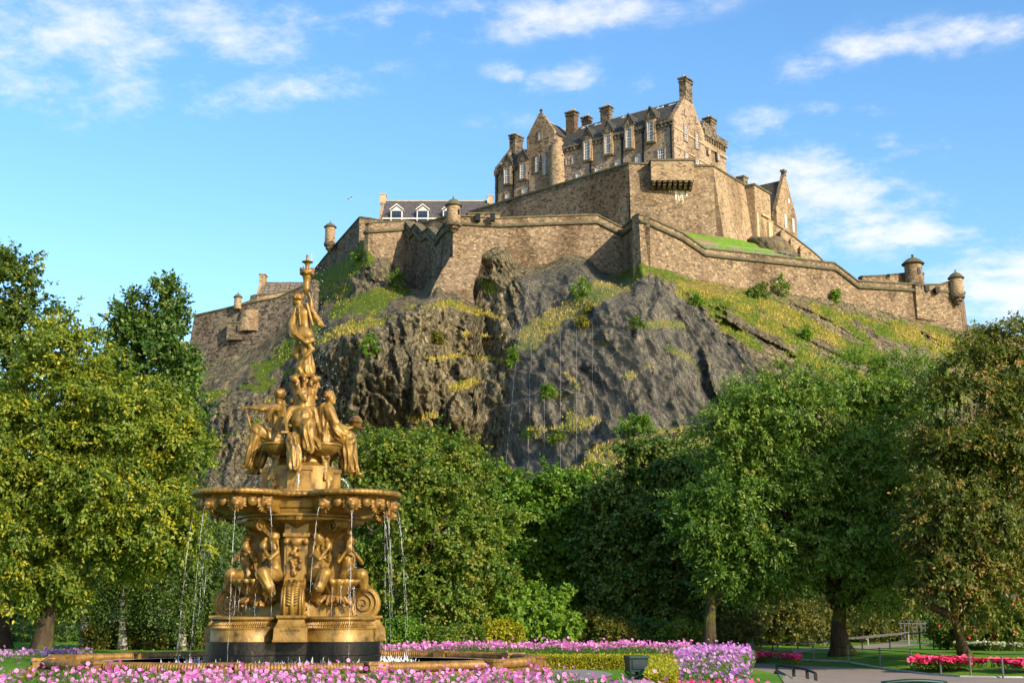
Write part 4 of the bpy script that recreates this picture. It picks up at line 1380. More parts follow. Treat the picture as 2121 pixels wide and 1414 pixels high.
# grass growing on the ledges, as tufts
rg = np.random.default_rng(5)
cell_g = (grass > 0.55) & (qy < 1010) & (fade > 0.5)
idx = np.nonzero(cell_g)[0]
NT_ = 42000
pick = rg.choice(idx, NT_)
base = P[pick] + rg.normal(0, 0.18, (NT_, 3)) * np.array([1, 0.5, 0.6])
h = rg.uniform(0.08, 0.30, NT_) * (0.6 + 0.6 * dry[pick])
ang = rg.uniform(0, 2 * np.pi, NT_)
wd = rg.uniform(0.05, 0.12, NT_)
dirx = np.stack([np.cos(ang) * wd, np.sin(ang) * wd * 0.4, np.zeros(NT_)], 1)
lean = np.stack([rg.normal(0, 0.25, NT_), rg.normal(-0.12, 0.2, NT_), np.ones(NT_)], 1) * h[:, None]
V = np.empty((NT_ * 3, 3)); V[0::3] = base - dirx - [0, 0, 0.1]; V[1::3] = base + dirx - [0, 0, 0.1]; V[2::3] = base + lean
t = NT('ledge_grass')
tn = t.attr('tint')
c = t.ramp(tn, [(0.0, (0.05, 0.09, 0.008)), (0.35, (0.13, 0.17, 0.016)), (0.6, (0.25, 0.22, 0.03)), (1.0, (0.42, 0.31, 0.08))])
M['ledge_grass'] = t.done(t.bsdf(c, 0.9, 0, None, 0.1))
go = mesh_np('grass', V, np.arange(NT_ * 3).reshape(-1, 3), M['ledge_grass'], None, False, fattr={'tint': np.clip(dry[pick] * 0.75 + 0.28 * fbm(P[pick] * 0.7, 3, 9) + rg.normal(0, 0.22, NT_), 0, 1)})
tag(go, 'dry and green grass growing on the castle rock ledges', 'grass', kind='stuff')

# rockfall netting hung over the central shoulder, with its steel cables
sel = inside(qx, qy, net_poly).reshape(NX, NY)
SM = P.reshape(NX, NY, 3).copy()
for _ in range(7):
    q = SM.copy()
    q[1:-1, 1:-1] = (SM[:-2, 1:-1] + SM[2:, 1:-1] + SM[1:-1, :-2] + SM[1:-1, 2:] + 2 * SM[1:-1, 1:-1]) / 6
    SM = q
SM[..., 1] = np.minimum(SM[..., 1] - 0.5, P.reshape(NX, NY, 3)[..., 1] - 0.06)
st_ = 2
vid = -np.ones((NX, NY), int); vl = []; fl = []
for i in range(0, NX - st_, st_):
    for j in range(0, NY - st_, st_):
        if sel[i, j] and sel[i + st_, j] and sel[i, j + st_] and sel[i + st_, j + st_]:
            ids = []
            for (a, b2) in ((i, j), (i, j + st_), (i + st_, j + st_), (i + st_, j)):
                if vid[a, b2] < 0:
                    vid[a, b2] = len(vl); vl.append(SM[a, b2])
                ids.append(vid[a, b2])
            fl.append(ids)
t = NT('wire_netting')
tr = t.n('ShaderNodeBsdfTransparent')
di = t.bsdf((0.24, 0.225, 0.2), 0.6, 0.3, None, 0.3)
uv = t.coord((1, 1, 1))
wv = t.n('ShaderNodeTexWave', wave_type='BANDS', bands_direction='Z'); t.l(uv, wv.inputs[0]); wv.inputs['Scale'].default_value = 1.1; wv.inputs['Distortion'].default_value = 0.6
w2 = t.noise(t.coord((0.2, 0.2, 0.1)), 1.0, 3)
fac = t.math('ADD', t.math('MULTIPLY', wv.outputs['Fac'], 0.06), t.math('MULTIPLY', w2, 0.22))
mx = t.n('ShaderNodeMixShader'); t.l(fac, mx.inputs[0]); t.l(tr.outputs[0], mx.inputs[1]); t.l(di, mx.inputs[2])
M['net'] = t.done(mx.outputs[0])
net = mesh_np('rockfall_netting', np.array(vl), np.array(fl), M['net'], None, True)
tag(net, 'grey wire netting draped over the central rock face', 'netting')
M['cable'] = plain('steel_cable', (0.30, 0.28, 0.25), 0.5, 0.3, 0.1)
# cables run down the face
CAB = [[(1098, 585), (1072, 720), (1058, 860), (1045, 1000)], [(1115, 640), (1100, 720), (1096, 860), (1092, 985)], [(1130, 735), (1127, 850), (1125, 980)], [(1160, 690), (1160, 800), (1160, 985)], [(1192, 680), (1192, 820), (1193, 975)],
       [(1226, 660), (1228, 800), (1230, 940)], [(1240, 760), (1262, 850), (1286, 935)], [(1285, 760), (1300, 830), (1330, 920)], [(1320, 640), (1345, 760), (1375, 890)], [(1335, 600), (1380, 720), (1412, 885)],
       [(1360, 580), (1400, 680), (1430, 790), (1448, 890)], [(1385, 580), (1440, 690), (1480, 800), (1500, 880)], [(1410, 605), (1470, 700), (1530, 790)], [(1430, 620), (1500, 710), (1548, 770)], [(1455, 640), (1520, 715), (1560, 755)]]
for cpts in CAB:
    pts = []
    for (x0, y0), (x1, y1) in zip(cpts[:-1], cpts[1:]):
        for k in range(10):
            f = k / 10
            px_, py_ = x0 + (x1 - x0) * f, y0 + (y1 - y0) * f
            i = int(round((px_ - GX0) / (GX1 - GX0) * (NX - 1))); j = int(np.argmin(np.abs(GY[i] - py_)))
            q = Vector(SM[i, j]); q.y -= 0.12
            pts.append(q)
    m = MB(); m.tube(pts, 0.014, 4)
    m.build('cable', M['cable'], net)

# sloping lawn inside the ramparts, below the upper battery
rows = [[(1404, 478, 181), (1440, 485, 183), (1500, 490, 184.5), (1562, 503, 190), (1604, 513, 196), (1645, 527, 200), (1706, 545, 205), (1740, 553, 207)],
        [(1404, 480, 172), (1440, 494, 174), (1500, 502, 177), (1562, 515, 181), (1604, 522, 186), (1645, 534, 190), (1706, 548, 193), (1740, 556, 194)],
        [(1404, 490, 163.5), (1440, 512, 165), (1500, 524, 169), (1562, 531, 172), (1604, 536, 174), (1645, 541, 176), (1706, 548, 179.5), (1740, 565, 180)]]
rows = [[at(*p) for p in r] for r in rows]
vs, nu, nv = [], 57, 17
for a in range(nv):
    f = a / (nv - 1) * 2; i0 = min(int(f), 1); f -= i0
    for b2 in range(nu):
        g_ = b2 / (nu - 1) * 7; j0 = min(int(g_), 6); g_ -= j0
        p = (rows[i0][j0] * (1 - f) + rows[i0 + 1][j0] * f) * (1 - g_) + (rows[i0][j0 + 1] * (1 - f) + rows[i0 + 1][j0 + 1] * f) * g_
        vs.append((p.x, p.y, p.z + 0.35 * math.sin(a * 1.3 + b2 * 0.2) * (0.5 if 0 < a < nv - 1 else 0)))
fs = np.array([(a * nu + b2, a * nu + b2 + 1, (a + 1) * nu + b2 + 1, (a + 1) * nu + b2) for a in range(nv - 1) for b2 in range(nu - 1)])
t = NT('castle_lawn')
gn_ = t.noise(t.coord(), 1.2, 6, 0.7)
c = t.ramp(gn_, [(0.3, (0.07, 0.15, 0.012)), (0.7, (0.16, 0.26, 0.03))])
th = t.sstep(t.noise(t.coord((0.25, 0.12, 0.6), rot=(0, 0, 0.6)), 1.0, 4, 0.6), 0.52, 0.6)
c = t.mix(th, c, (0.22, 0.15, 0.09))
M['castle_lawn'] = t.done(t.bsdf(c, 0.9, 0, t.bump(gn_, 0.5, 0.2), 0.1))
tag(mesh_np('castle_lawn', np.array(vs), fs, M['castle_lawn'], None, True), 'bright sloping lawn inside the ramparts', 'lawn', kind='structure')
# pale railing along that lawn
rl = thing('railing', 'thin pale railing along the sloping lawn inside the ramparts', 'railing', at(1560, 515, 176))
ro = Vector(rl.location)
rp = [at(x_, y_, d) for x_, y_, d in ((1448, 507, 166.5), (1470, 506, 168), (1500, 511, 170), (1540, 515, 172.5), (1580, 519, 175), (1620, 523, 178), (1640, 527, 180), (1680, 535, 183), (1712, 545, 186))]
for dz in (1.15, 0.6):
    m = MB(); m.tube([p + Vector((0, 0, dz - 1.0)) - ro for p in rp], 0.03, 4); m.build('rail', M['lead'], rl)
for a, b2 in zip(rp[:-1], rp[1:]):
    for f in (0, 0.5):
        p = a + (b2 - a) * f - ro
        m = MB(); m.tube([p + Vector((0, 0, -1.6)), p + Vector((0, 0, 0.17))], 0.035, 4); m.build('post', M['lead'], rl)
# boulder beside the lower wall
q = at(1604, 517, 189)
V_, F_ = [], []
nu, nv = 24, 14
for a in range(nv + 1):
    for b2 in range(nu):
        th_, ph = math.pi * a / nv, 2 * math.pi * b2 / nu
        V_.append((math.sin(th_) * math.cos(ph), math.sin(th_) * math.sin(ph), math.cos(th_)))
V_ = np.array(V_)
nz_ = fbm(V_ * 1.6 + 3, 4, 8); e_, c_, cb_, l_ = cells(V_[:, [0, 2]] * 2.2 + V_[:, [1]] * 0.7, 5)
V_ = V_ * (1 + 0.35 * nz_ + 0.35 * (c_ - 0.5))[:, None] * np.array([3.6, 2.6, 2.0]) * 0.95
F_ = np.array([(a * nu + b2, (a + 1) * nu + b2, (a + 1) * nu + (b2 + 1) % nu, a * nu + (b2 + 1) % nu) for a in range(nv) for b2 in range(nu)])
t = NT('outcrop')
M['outcrop'] = t.done(t.bsdf(t.ramp(t.noise(t.coord(), 1.2, 7, 0.7), [(0.35, (0.05, 0.045, 0.035)), (0.65, (0.22, 0.17, 0.10))]), 0.9, 0, t.bump(t.noise(t.coord(), 3, 6, 0.7), 0.8, 0.3), 0.1))
bo_ = mesh_np('outcrop', V_, F_, M['outcrop'], None, False)
bo_.location = (q.x, q.y, q.z); bo_.rotation_euler = (0, 0.35, 0)
tag(bo_, 'dark rounded rock outcrop beside the right buttressed wall', 'rock')
# ============================================================ FOUNTAIN
FY = 31.0
FX = (615 - IW / 2) / FPX * (FY * CT)
FROT = R(5.4)
t = NT('gilded_bronze')
v_ = t.coord()
n1_ = t.noise(v_, 3.5, 6, 0.65)
n2_ = t.noise(t.coord((9, 9, 1.2)), 1.0, 4, 0.6)
c = t.ramp(n1_, [(0.32, (0.05, 0.029, 0.009)), (0.50, (0.225, 0.126, 0.022)), (0.74, (0.345, 0.197, 0.036))])
c = t.mix(t.math('MULTIPLY', t.sstep(n2_, 0.52, 0.72), 0.55), c, (0.14, 0.08, 0.022))
ao = t.n('ShaderNodeAmbientOcclusion') if False else None
M['gold'] = t.done(t.bsdf(c, t.math('ADD', 0.36, t.math('MULTIPLY', n1_, 0.22)), 0.30, t.bump(t.noise(v_, 22, 4, 0.6), 0.25, 0.02), 0.5))
t = NT('old_gilding')
n1_ = t.noise(t.coord(), 5.0, 6, 0.65)
c = t.ramp(n1_, [(0.3, (0.09, 0.05, 0.016)), (0.6, (0.28, 0.15, 0.035))])
M['gold_old'] = t.done(t.bsdf(c, 0.5, 0.35, t.bump(t.noise(t.coord(), 14, 4, 0.6), 0.5, 0.03), 0.4))
t = NT('wet_black_iron')
M['black_stone'] = t.done(t.bsdf(t.ramp(t.noise(t.coord((6, 6, 1.5)), 1.5, 6, 0.7), [(0.45, (0.004, 0.004, 0.004)), (0.62, (0.012, 0.010, 0.008)), (0.8, (0.09, 0.075, 0.05))]), 0.3, 0, t.bump(t.noise(t.coord((8, 8, 3)), 3, 4), 0.3, 0.02), 0.3))

# ---- organic modelling: a signed distance built from round cones and ellipsoids, skinned with surface nets


def skin(prims, vox=0.03, pad=0.12, k=0.05):
    """prims: ('c', a, b, ra, rb[, fold]) round cone, ('e', centre, radii[, rot z, fold]) ellipsoid; fold=(amp, n)"""
    lo = np.array([1e9] * 3); hi = -lo
    for p in prims:
        if p[0] == 'c':
            rr = max(p[3], p[4])
            for q in (p[1], p[2]):
                lo = np.minimum(lo, np.array(q) - rr); hi = np.maximum(hi, np.array(q) + rr)
        else:
            lo = np.minimum(lo, np.array(p[1]) - max(p[2])); hi = np.maximum(hi, np.array(p[1]) + max(p[2]))
    lo -= pad; hi += pad
    n = np.ceil((hi - lo) / vox).astype(int) + 1
    X = np.stack(np.meshgrid(*[lo[i] + np.arange(n[i]) * vox for i in range(3)], indexing='ij'), -1)
    D = np.full(X.shape[:3], 9.0)
    for p in prims:
        fold = None
        kk = k
        if p[0] == 'c':
            a, b = np.array(p[1], float), np.array(p[2], float)
            ba = b - a
            L2 = max(ba @ ba, 1e-9)
            tt = np.clip(((X - a) @ ba) / L2, 0, 1)
            w = X - (a + tt[..., None] * ba)
            d = np.linalg.norm(w, axis=-1) - (p[3] + (p[4] - p[3]) * tt)
            if len(p) > 5 and p[5]:
                ax = ba / math.sqrt(L2)
                u = np.cross(ax, [0.3, 0.2, 0.93]); u /= np.linalg.norm(u); v2 = np.cross(ax, u)
                an = np.arctan2(w @ v2, w @ u)
                amp, nf = p[5]
                s = (X @ ax) * 3.0
                d = d + 1.7 * amp * np.sin(an * nf + np.sin(s * 1.7) * 1.6 + s) * (0.35 + 0.65 * tt) * (0.55 + 0.45 * np.sin(an * 2.0 + s * 2.3 + nf)) + amp * 0.6 * np.sin(an * nf * 0.5 - s * 3.1)
                kk = 0.03
        else:
            c_, r_ = np.array(p[1], float), np.array(p[2], float)
            q = X - c_
            if len(p) > 3 and p[3]:
                ca, sa = math.cos(-p[3]), math.sin(-p[3])
                q = np.stack([q[..., 0] * ca - q[..., 1] * sa, q[..., 0] * sa + q[..., 1] * ca, q[..., 2]], -1)
            g = np.linalg.norm(q / r_, axis=-1)
            g2 = np.linalg.norm(q / (r_ * r_), axis=-1) + 1e-9
            d = g * (g - 1) / g2
            d = np.where(g < 0.2, -min(r_), d)
            if len(p) > 4 and p[4]:
                amp, nf = p[4]
                d = d + amp * np.sin(X[..., 0] * nf + 1.3 * np.sin(X[..., 2] * nf)) * np.sin(X[..., 2] * nf * 0.9 + X[..., 1] * nf)
        kk = min(kk, max(0.010, 0.5 * (min(p[3], p[4]) if p[0] == 'c' else min(p[2]))))
        h = np.clip(0.5 + 0.5 * (D - d) / kk, 0, 1)
        D = D * (1 - h) + d * h - kk * h * (1 - h)
    # surface nets
    s = D < 0
    c8 = [(i, j, l) for i in (0, 1) for j in (0, 1) for l in (0, 1)]
    nx, ny, nz = D.shape

    def sl(A, i, j, l): return A[i:nx - 1 + i, j:ny - 1 + j, l:nz - 1 + l]
    cnt = sum(sl(s, *q).astype(int) for q in c8)
    act = (cnt > 0) & (cnt < 8)
    idx = -np.ones(act.shape, int); idx[act] = np.arange(act.sum())
    acc = np.zeros((act.sum(), 3)); num = np.zeros(act.sum())
    cell = np.argwhere(act)
    for i0, q0 in enumerate(c8):
        for q1 in c8[i0 + 1:]:
            if sum(abs(a - b) for a, b in zip(q0, q1)) != 1: continue
            d0 = sl(D, *q0)[act]; d1 = sl(D, *q1)[act]
            cr = (d0 < 0) != (d1 < 0)
            f = np.where(cr, d0 / np.where(cr, d0 - d1, 1), 0)
            pt = np.array(q0) + f[:, None] * (np.array(q1) - np.array(q0))
            acc += np.where(cr[:, None], pt, 0); num += cr
    V = lo + (cell + acc / np.maximum(num, 1)[:, None]) * vox
    Fs = []
    for ax in range(3):
        d_ = [0, 0, 0]; d_[ax] = 1
        A = s[:nx - 1, :ny - 1, :nz - 1] if False else None
        sa = s[:nx - d_[0], :ny - d_[1], :nz - d_[2]]; sb = s[d_[0]:, d_[1]:, d_[2]:]
        e = np.argwhere(sa != sb)
        o1, o2 = [(1, 2), (2, 0), (0, 1)][ax]
        ok = (e[:, o1] > 0) & (e[:, o2] > 0)
        e = e[ok]
        ok = (e < np.array([nx - 1, ny - 1, nz - 1])).all(1); e = e[ok]
        u1 = np.zeros(3, int); u1[o1] = 1; u2 = np.zeros(3, int); u2[o2] = 1
        g = lambda q: idx[q[:, 0], q[:, 1], q[:, 2]]
        quad = np.stack([g(e - u1 - u2), g(e - u2), g(e), g(e - u1)], 1)
        inn = s[e[:, 0], e[:, 1], e[:, 2]]
        quad[~inn] = quad[~inn][:, ::-1]
        Fs.append(quad)
    F_ = np.concatenate(Fs)
    return V, F_[(F_ >= 0).all(1)]


def lerp(a, b, f):
    return tuple(a[i] + (b[i] - a[i]) * f for i in range(3))


HAIRS = []


def head(c, face, r=0.115, hair='bun', split=False):
    """a head with brow, nose, lips, chin, ears and hair; face = direction looked at"""
    f = Vector(face).normalized(); up = Vector((0, 0, 1)); s = f.cross(up).normalized(); u = s.cross(f)
    C0 = Vector(c)
    P_ = lambda a, b, d: tuple(C0 + f * a * r + s * b * r + u * d * r)
    pr = [('e', P_(0, 0, 0.15), (r * 0.86, r * 0.86, r * 1.12)), ('e', P_(0.25, 0, -0.45), (r * 0.62, r * 0.62, r * 0.75)),
          ('c', P_(0.92, 0, 0.18), P_(1.12, 0, -0.2), r * 0.07, r * 0.15), ('e', P_(0.82, 0, -0.55), (r * 0.24,) * 3), ('e', P_(0.75, 0, -0.95), (r * 0.28,) * 3),
          ('c', P_(0.8, -0.45, 0.32), P_(0.88, 0.45, 0.32), r * 0.12, r * 0.12),
          ('e', P_(0.0, 0.86, 0.0), (r * 0.13, r * 0.16, r * 0.25)), ('e', P_(0.0, -0.86, 0.0), (r * 0.13, r * 0.16, r * 0.25))]
    body, pr = pr, (HAIRS if split else pr)
    if hair:
        pr += [('e', P_(-0.3, 0, 0.45), (r * 1.1, r * 1.1, r * 1.0))]
        rh = random.Random(int(r * 1000))
        for q_ in range(34):
            d_ = Vector((rh.gauss(-0.35, 0.7), rh.gauss(0, 0.75), rh.gauss(0.55, 0.6))).normalized()
            if d_.x > 0.55 or d_.z < -0.45: continue
            pr.append(('e', P_(-0.25 + 1.08 * d_.x, 1.08 * d_.y, 0.4 + 1.0 * d_.z), (r * rh.uniform(0.16, 0.27),) * 3))
        for a in np.linspace(0, 2 * math.pi, 9)[:-1]:
            pr.append(('e', P_(-0.2 + 0.75 * math.cos(a) * 0.9, 0.9 * math.sin(a), 0.45 + 0.1 * math.sin(3 * a)), (r * 0.27,) * 3))
        if hair == 'bun': pr.append(('e', P_(-1.0, 0, 0.2), (r * 0.45,) * 3))
        if hair == 'long': pr += [('c', P_(-0.7, 0.3, 0.1), P_(-0.9, 0.4, -2.2), r * 0.4, r * 0.22, (r * 0.06, 5)), ('c', P_(-0.7, -0.3, 0.1), P_(-0.9, -0.4, -2.2), r * 0.4, r * 0.22, (r * 0.06, 5))]
    return body


def hand(w, d, side=(0, 0, 1), r=0.03, curl=(0, 0, -1)):
    """palm, four unequal bent fingers and a thumb, starting at wrist w and running along d"""
    d = Vector(d).normalized(); s = Vector(side); s = (s - d * s.dot(d)).normalized(); cu = Vector(curl); w = Vector(w)
    pl = w + d * r * 3.2
    pr = [('c', tuple(w), tuple(pl), r * 1.15, r * 1.35)]
    for k, L in zip((-1.5, -0.5, 0.5, 1.5), (2.6, 3.2, 3.0, 2.3)):
        b = pl + s * k * r * 0.72
        m_ = b + d * L * r * 0.55 + cu * r * 0.35
        e = m_ + d * L * r * 0.3 + cu * r * 1.1
        pr += [('c', tuple(b), tuple(m_), r * 0.42, r * 0.38), ('c', tuple(m_), tuple(e), r * 0.38, r * 0.3)]
    b = w + d * r * 1.2 + s * r * 1.1
    pr += [('c', tuple(b), tuple(b + d * r * 1.3 + s * r * 1.3 + cu * r * 0.6), r * 0.45, r * 0.33)]
    return pr


fountain = thing('fountain', 'tall gilded fountain with seated figures and quatrefoil basin, standing in pool', 'fountain', (FX, FY, 0.8), FROT)
FO = 0.8
GOLD, OLD = M['gold'], M['gold_old']
sz = lambda zz: zz - FO          # heights measured above the garden ground


def quatre(c, r, base, n=192, sq=0.0):
    """plan outline of four lobes on the diagonals joined by a round core"""
    out = []
    for i in range(n):
        a = 2 * math.pi * i / n
        best = base
        for k in range(4):
            d = (a - (math.pi / 4 + k * math.pi / 2) + math.pi) % (2 * math.pi) - math.pi
            q = r * r - (c * math.sin(d)) ** 2
            if q > 0 and math.cos(d) > 0:
                best = max(best, c * math.cos(d) + math.sqrt(q))
        out.append((best, a))
    return out


def plan_loft(m, levels, n=192):
    """levels: (outline, z): outlines with the same count"""
    vs = []
    for ol, z in levels:
        vs += [(r_ * math.cos(a), r_ * math.sin(a), sz(z)) for r_, a in ol]
    fs = []
    for j in range(len(levels) - 1):
        for i in range(n):
            i2 = (i + 1) % n
            fs.append((j * n + i, j * n + i2, (j + 1) * n + i2, (j + 1) * n + i))
    fs += [tuple(range(n - 1, -1, -1)), tuple((len(levels) - 1) * n + i for i in range(n))]
    m.add(vs, fs)


def blend(o1, o2, f):
    return [(a[0] * (1 - f) + b[0] * f, a[1]) for a, b in zip(o1, o2)]


def ring4(make, start=0.0):
    """four of a part, one per quarter turn, sharing mesh data"""
    first = make()
    out = [first]
    for k in range(1, 4):
        c = first.copy(); col.objects.link(c); c.parent = fountain
        c.rotation_euler = (0, 0, first.rotation_euler[2] + k * math.pi / 2)
        for ch in [x for x in bpy.data.objects if x.parent == first]:
            d = ch.copy(); col.objects.link(d); d.parent = c
        out.append(c)
    return out


# -- black plinth
m = MB()
oct_ = lambda r_, z: ([(r_ * (1.0 if i % 12 < 9 else 1.03), 2 * math.pi * i / 192) for i in range(192)], z)
q1 = quatre(1.42, 0.93, 1.72); q1b = quatre(1.42, 0.96, 1.77)
plan_loft(m, [(q1b, 0.6), (q1b, 1.0), (q1, 1.02), (q1, 1.3)])
m.build('plinth', M['black_stone'], fountain, sharp=30)
# -- drums on the diagonals
def drum():
    m = MB()
    d = 1.40 / math.sqrt(2)
    m.lathe([(0.86, sz(1.302)), (0.86, sz(1.32)), (0.845, sz(1.34)), (0.845, sz(1.56)), (0.87, sz(1.57)), (0.87, sz(1.585)), (0.80, sz(1.62)), (0.79, sz(1.74)), (0.83, sz(1.755)), (0.85, sz(1.79)), (0.83, sz(1.83)), (0.7, sz(1.85)), (0, sz(1.85))], (d, d, 0), 48)
    o = m.build('drum', GOLD, fountain, sharp=40)
    m = MB()
    rl_ = random.Random(2)
    for j in range(110):
        a = 2 * math.pi * j / 110
        for row in range(2):
            aa = a + (0.03 if row else 0) + rl_.uniform(-.008, .008)
            z = sz(1.60 + 0.065 * row)
            r_ = 0.83 - 0.02 * row
            p = Vector((d + r_ * math.cos(aa), d + r_ * math.sin(aa), z))
            tt = Vector((-math.sin(aa), math.cos(aa), 0)); nn = Vector((math.cos(aa), math.sin(aa), 0))
            m.add([p - tt * 0.022, p + nn * 0.035, p + tt * 0.022, p + Vector((0, 0, 0.08)) + tt * 0.02 - nn * 0.012], [(0, 1, 3), (1, 2, 3)])
    m.build('leaf_band', GOLD, o)
    return o
ring4(drum)
# -- pedestals on the axes
def pedestal():
    m = MB()
    def blk(w0, w1, r0, r1, z0, z1):
        m.add([(-w0, -r0, sz(z0)), (w0, -r0, sz(z0)), (w0, 0, sz(z0)), (-w0, 0, sz(z0)), (-w1, -r1, sz(z1)), (w1, -r1, sz(z1)), (w1, 0, sz(z1)), (-w1, 0, sz(z1))], [(3, 2, 1, 0), (4, 5, 6, 7), (0, 1, 5, 4), (1, 2, 6, 5), (2, 3, 7, 6), (3, 0, 4, 7)])
    blk(0.38, 0.38, 2.08, 2.08, 1.303, 1.34); blk(0.37, 0.355, 2.06, 2.04, 1.34, 1.60)
    prev = (0.355, 2.04)
    for i in range(6):
        f = (i + 1) / 6
        w = 0.355 - 0.075 * math.sin(f * math.pi / 2); r_ = 2.04 - 0.12 * math.sin(f * math.pi / 2)
        blk(prev[0], w, prev[1], r_, 1.60 + 0.19 * i / 6, 1.60 + 0.19 * f); prev = (w, r_)
    blk(0.30, 0.32, 1.95, 1.98, 1.79, 1.82); blk(0.32, 0.32, 1.98, 1.98, 1.82, 1.87)
    o = m.build('pedestal', GOLD, fountain)
    return o
peds = ring4(pedestal)
# founder's panel on the front pedestal: a weathered line of lettering
txt = bpy.data.curves.new('inscription', 'FONT'); txt.body = 'A. DURENNE'; txt.size = 0.075; txt.align_x = 'CENTER'; txt.extrude = 0.004
tob = bpy.data.objects.new('inscription', txt); col.objects.link(tob)
dg = bpy.context.evaluated_depsgraph_get()
tme = bpy.data.meshes.new_from_object(tob.evaluated_get(dg)); bpy.data.objects.remove(tob)
tme.materials.clear(); tme.materials.append(M['gold_old'])
to = bpy.data.objects.new('inscription', tme); col.objects.link(to); to.parent = peds[0]
to.location = (0, -2.056, sz(1.525)); to.rotation_euler = (math.pi / 2, 0, 0)
# -- core shaft: cross-shaped piers with round hollows between
m = MB()
core = [(1.0 - 0.22 * abs(math.sin(2 * a_)) ** 0.8, a_) for a_ in [2 * math.pi * i / 192 for i in range(192)]]
sc_ = lambda k: [(r_ * k, a_) for r_, a_ in core]
plan_loft(m, [(sc_(1.45), 1.8), (sc_(1.42), 2.15), (sc_(1.2), 2.3), (sc_(1.05), 2.7), (sc_(0.98), 3.3), (sc_(1.0), 3.62), (sc_(1.05), 3.66), (sc_(1.05), 3.74), (sc_(1.25), 3.9), (sc_(1.5), 3.98), (sc_(1.52), 4.06)])
m.build('shaft', GOLD, fountain, sharp=35)
# -- volute consoles on the pedestals, profile in the radial plane
def volute():
    m = MB()
    prof = []
    cx, cz_, r0 = 1.52, 2.14, 0.34
    # front edge from the top of the pilaster, bulging out round the scroll
    pts = [(1.02, 2.95), (1.08, 2.82), (1.13, 2.72), (1.2, 2.62), (1.32, 2.55), (1.48, 2.51), (1.63, 2.47)]
    for k in range(12):
        a = math.radians(70 - k * 15)
        pts.append((cx + r0 * 1.05 * math.cos(a), cz_ + r0 * 1.05 * math.sin(a)))
    pts += [(1.42, 1.85), (0.8, 1.85), (0.8, 2.95)]
    w = 0.2
    m.extrude([(-w, -r_, sz(z)) for r_, z in pts], (2 * w, 0, 0))
    o = m.build('volute', GOLD, fountain)
    s = MB()
    for sx in (-1, 1):
        path = []; rr = []
        for k in range(58):
            a = math.radians(60 - k * 16)
            r_ = r0 * (0.97 - 0.0155 * k)
            path.append((sx * (w + 0.02), -(cx + r_ * math.cos(a)), sz(cz_ + r_ * math.sin(a)))); rr.append(0.035 - 0.0003 * k)
        path = [(sx * (w + 0.02), -1.1, sz(2.76)), (sx * (w + 0.02), -1.22, sz(2.58)), (sx * (w + 0.02), -1.42, sz(2.49))] + path
        s.tube(path, [0.03] * 3 + rr, 6)
        s.tube([(sx * (w + 0.02), -1.12 - 0.02 * i, sz(1.95 + 0.07 * math.sin(i))) for i in range(12)], [0.03 + 0.03 * (i % 3) for i in range(12)], 6)
    s.build('scroll', GOLD, o, smooth=True)
    # scaled leaf down the front of the console
    l = MB()
    path = pts[3:17]
    l.tube([(0, -r_ - 0.01, sz(z)) for r_, z in path], 0.055, 6)
    for sx in (-1, 1): l.tube([(sx * 0.17, -r_ - 0.005, sz(z)) for r_, z in path], 0.032, 6)
    for i in range(14):
        f = i / 13 * (len(path) - 5); k = min(int(f), len(path) - 2); f -= k
        r_ = path[k][0] + (path[k + 1][0] - path[k][0]) * f; z = path[k][1] + (path[k + 1][1] - path[k][1]) * f
        for sx in (-1, 1): l.tube([(0, -r_ - 0.02, sz(z) - 0.03), (sx * 0.08, -r_ - 0.03, sz(z)), (sx * 0.15, -r_ + 0.005, sz(z) + 0.03)], [0.022, 0.03, 0.015], 5)
    l.build('leaf', GOLD, o, smooth=True)
    return o
ring4(volute)
# -- pilasters with hanging garlands, capital and fascia block
def pilaster():
    m = MB()
    m.box(-0.26, 0.26, -1.10, -0.7, sz(2.4), sz(3.62))
    m.box(-0.20, 0.20, -1.125, -1.10, sz(2.7), sz(3.4))
    m.box(-0.30, 0.30, -1.16, -0.7, sz(3.62), sz(3.70)); m.box(-0.27, 0.27, -1.12, -0.7, sz(3.70), sz(3.96))
    m.box(-0.33, 0.33, -1.2, -0.7, sz(3.96), sz(4.0)); m.box(-0.36, 0.36, -1.26, -0.7, sz(4.0), sz(4.08))
    o = m.build('pilaster', GOLD, fountain)
    rl_ = random.Random(8)
    pr = [('e', (0, -1.17, sz(3.5)), (0.13, 0.08, 0.11)), ('c', (-0.22, -1.16, sz(3.55)), (0.22, -1.16, sz(3.55)), 0.05, 0.05), ('e', (-0.22, -1.16, sz(3.5)), (0.07,) * 3), ('e', (0.22, -1.16, sz(3.5)), (0.07,) * 3)]
    for k in range(34):
        f = k / 33
        z = 3.38 - 0.62 * f
        w = 0.06 + 0.07 * math.sin(f * math.pi)
        pr.append(('e', (rl_.uniform(-w, w), -1.16 - rl_.uniform(0, 0.03), sz(z)), (rl_.uniform(0.03, 0.05),) * 3))
    V_, F_ = skin(pr, 0.02, 0.06, 0.015)
    mesh_np('garland', V_, F_, OLD, o)
    return o
ring4(pilaster)
